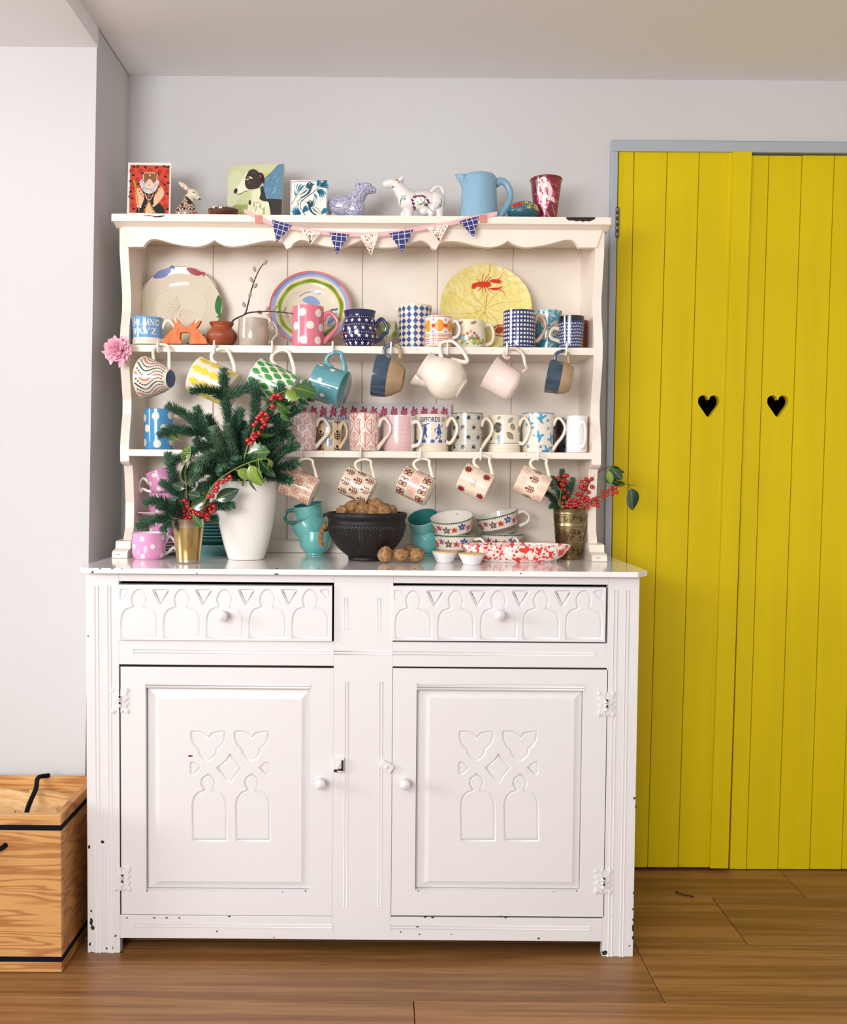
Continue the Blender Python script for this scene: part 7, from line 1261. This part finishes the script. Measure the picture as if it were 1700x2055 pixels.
# ================================================================ plywood box on the floor
PLY = wood('pine_plywood', 'B47640', 'D4A060', scale=(1.1, 1.1, 13), wscale=1.5, dist=20., rough=.5, bump=.03, soft=.85); PLYS = wood('pine_plywood_side', '9A5F2C', 'B9803E', scale=(1.1, 1.6, 11), wscale=1.5, dist=18., rough=.5, bump=.03, soft=.85); WEB = M('navy_webbing', '0A0C15', .85, spec=.15, bump=.3, bscale=300)
f0 = onz(124, 1953, 0); zB = at(123, 1636, f0.y).z; xr, yf0 = f0.x, f0.y; tb = on_x(174, 1586, xr+.002); yb0 = min(YL-.004, f0.y+.27); xl = xr-.46; root = thing('plywood_box', 'open plywood box with navy webbing bands holding wood offcuts', 'box', (xr-.23, (yf0+yb0)/2, 0)); XX = Matrix.Translation(-root.location); t = .015
def pb(name, x0, x1, y0, y1, z0, z1, m): b = MB(); b.box(x0, x1, y0, y1, z0, z1, m); b.v = [tuple(XX @ Vector(p)) for p in b.v]; return b.build(name, root, bevel=.0012)
pb('front_panel', xl, xr, yf0, yf0+t, .002, zB, PLY); pb('back_panel', xl, xr, yb0-t, yb0, .002, zB, PLY); pb('side_panel', xr-t, xr, yf0+t, yb0-t, .002, zB, PLYS); pb('side_panel', xl, xl+t, yf0+t, yb0-t, .002, zB, PLYS); pb('base_panel', xl+t, xr-t, yf0+t, yb0-t, .002, .017, PLY)
for py in (1661, 1925):
    z = at(100, py, yf0).z; b = MB(); h = .0057; g = .0012; o = [(xl-g, yf0-g), (xr+g, yf0-g), (xr+g, yb0+g), (xl-g, yb0+g)]; i_ = [(xl+.001, yf0+.001), (xr-.001, yf0+.001), (xr-.001, yb0-.001), (xl+.001, yb0-.001)]; b.prism(o, z-h, z+h, WEB, 'z', holes=[i_[::-1]]); b.v = [tuple(XX @ Vector(p)) for p in b.v]; b.build('webbing_band', root)
b = MB(); b.tube(catmull([(at(102, 1566, yb0).x+.002, yb0-t-.004, zB+.006), (at(92, 1580, yb0).x, yb0-.05, zB+.010), (at(75, 1605, yb0-.1).x, yb0-.11, zB+.002), (at(58, 1622, yf0+.1).x, yf0+.09, zB-.022), (at(44, 1632, yf0+.06).x, yf0+.055, zB-.085)], 6), .0055, WEB, 10); b.v = [tuple(XX @ Vector(p)) for p in b.v]; b.build('rope_handle', root)
pk = at(5, 1700, yf0-.006); b = MB(); b.tube(catmull([(pk.x+.004, yf0+.001, pk.z+.002), (pk.x, yf0-.010, pk.z), (pk.x-.03, yf0-.02, pk.z-.012), (pk.x-.075, yf0-.022, pk.z-.03), (pk.x-.12, yf0-.02, pk.z-.012), (pk.x-.15, yf0+.001, pk.z)], 5), .0055, WEB, 10); b.v = [tuple(XX @ Vector(p)) for p in b.v]; b.build('rope_handle', root)
OFF = wood('pine_offcut', 'D9A86A', 'E8C08A', scale=(3, 12, 12), wscale=1.5, rough=.6, bump=.03)
def offc(label, px, py, y, z, l, wd, h, rz, ry=0., rx=0.): b = MB(); b.box(-l/2, l/2, -wd/2, wd/2, -h/2, h/2, OFF); o = b.build('wood_offcut', bevel=.0012); o.location = (at(px, py, y).x, y, z); o.rotation_euler = (rx, ry, rz); tag(o, label, 'wood block', 'wood offcuts in the box')
ym = (yf0+yb0)/2
offc('long pale plank offcut sloping across the box', 45, 1612, ym+.045, zB-.04, .24, .018, .055, R_(-4), R_(8), R_(-12)); offc('wood offcut leaning at the back right of the box', 108, 1612, ym+.06, zB-.043, .12, .02, .05, R_(6), R_(12)); offc('small square wood block beside the rope in the box', 95, 1620, ym-.02, zB-.060, .045, .06, .05, R_(25), R_(-4)); offc('flat wood offcut lying at the front of the box', 80, 1630, ym-.065, zB-.075, .09, .05, .022, R_(10), R_(3)); offc('pale wood block standing in the right front corner of the box', 122, 1625, ym-.035, zB-.068, .034, .07, .05, R_(-20), R_(-12)); offc('split wood offcut under the rope handle', 47, 1626, ym-.06, zB-.068, .10, .022, .03, R_(50), R_(-20)); offc('upright wood offcut at the left of the box opening', 6, 1620, ym-.04, zB-.07, .035, .07, .07, R_(5), R_(2))
b = MB(); b.box(xl+t+.002, xr-t-.002, yf0+t+.002, yb0-t-.002, .018, zB-.10, OFF); o = b.build('wood_offcut', bevel=.002); o.location = (0, 0, 0); tag(o, 'big wood block filling the bottom of the box under the other offcuts', 'wood block')
# twig dropped on the floor
b = MB(); q = [onz(x, y, .0025) for x, y in ((1358, 1790), (1366, 1793), (1374, 1796), (1383, 1797), (1392, 1800))]; b.tube(q, .0016, BARK, 6); b.tube([q[2], onz(1376, 1799, .002)], .0012, BARK, 6); b.ball(q[0], .0032, BARK, 8, 6); o = b.build('fallen_twig'); tag(o, 'tiny dark twig lying on the floorboards before the yellow door', 'twig')
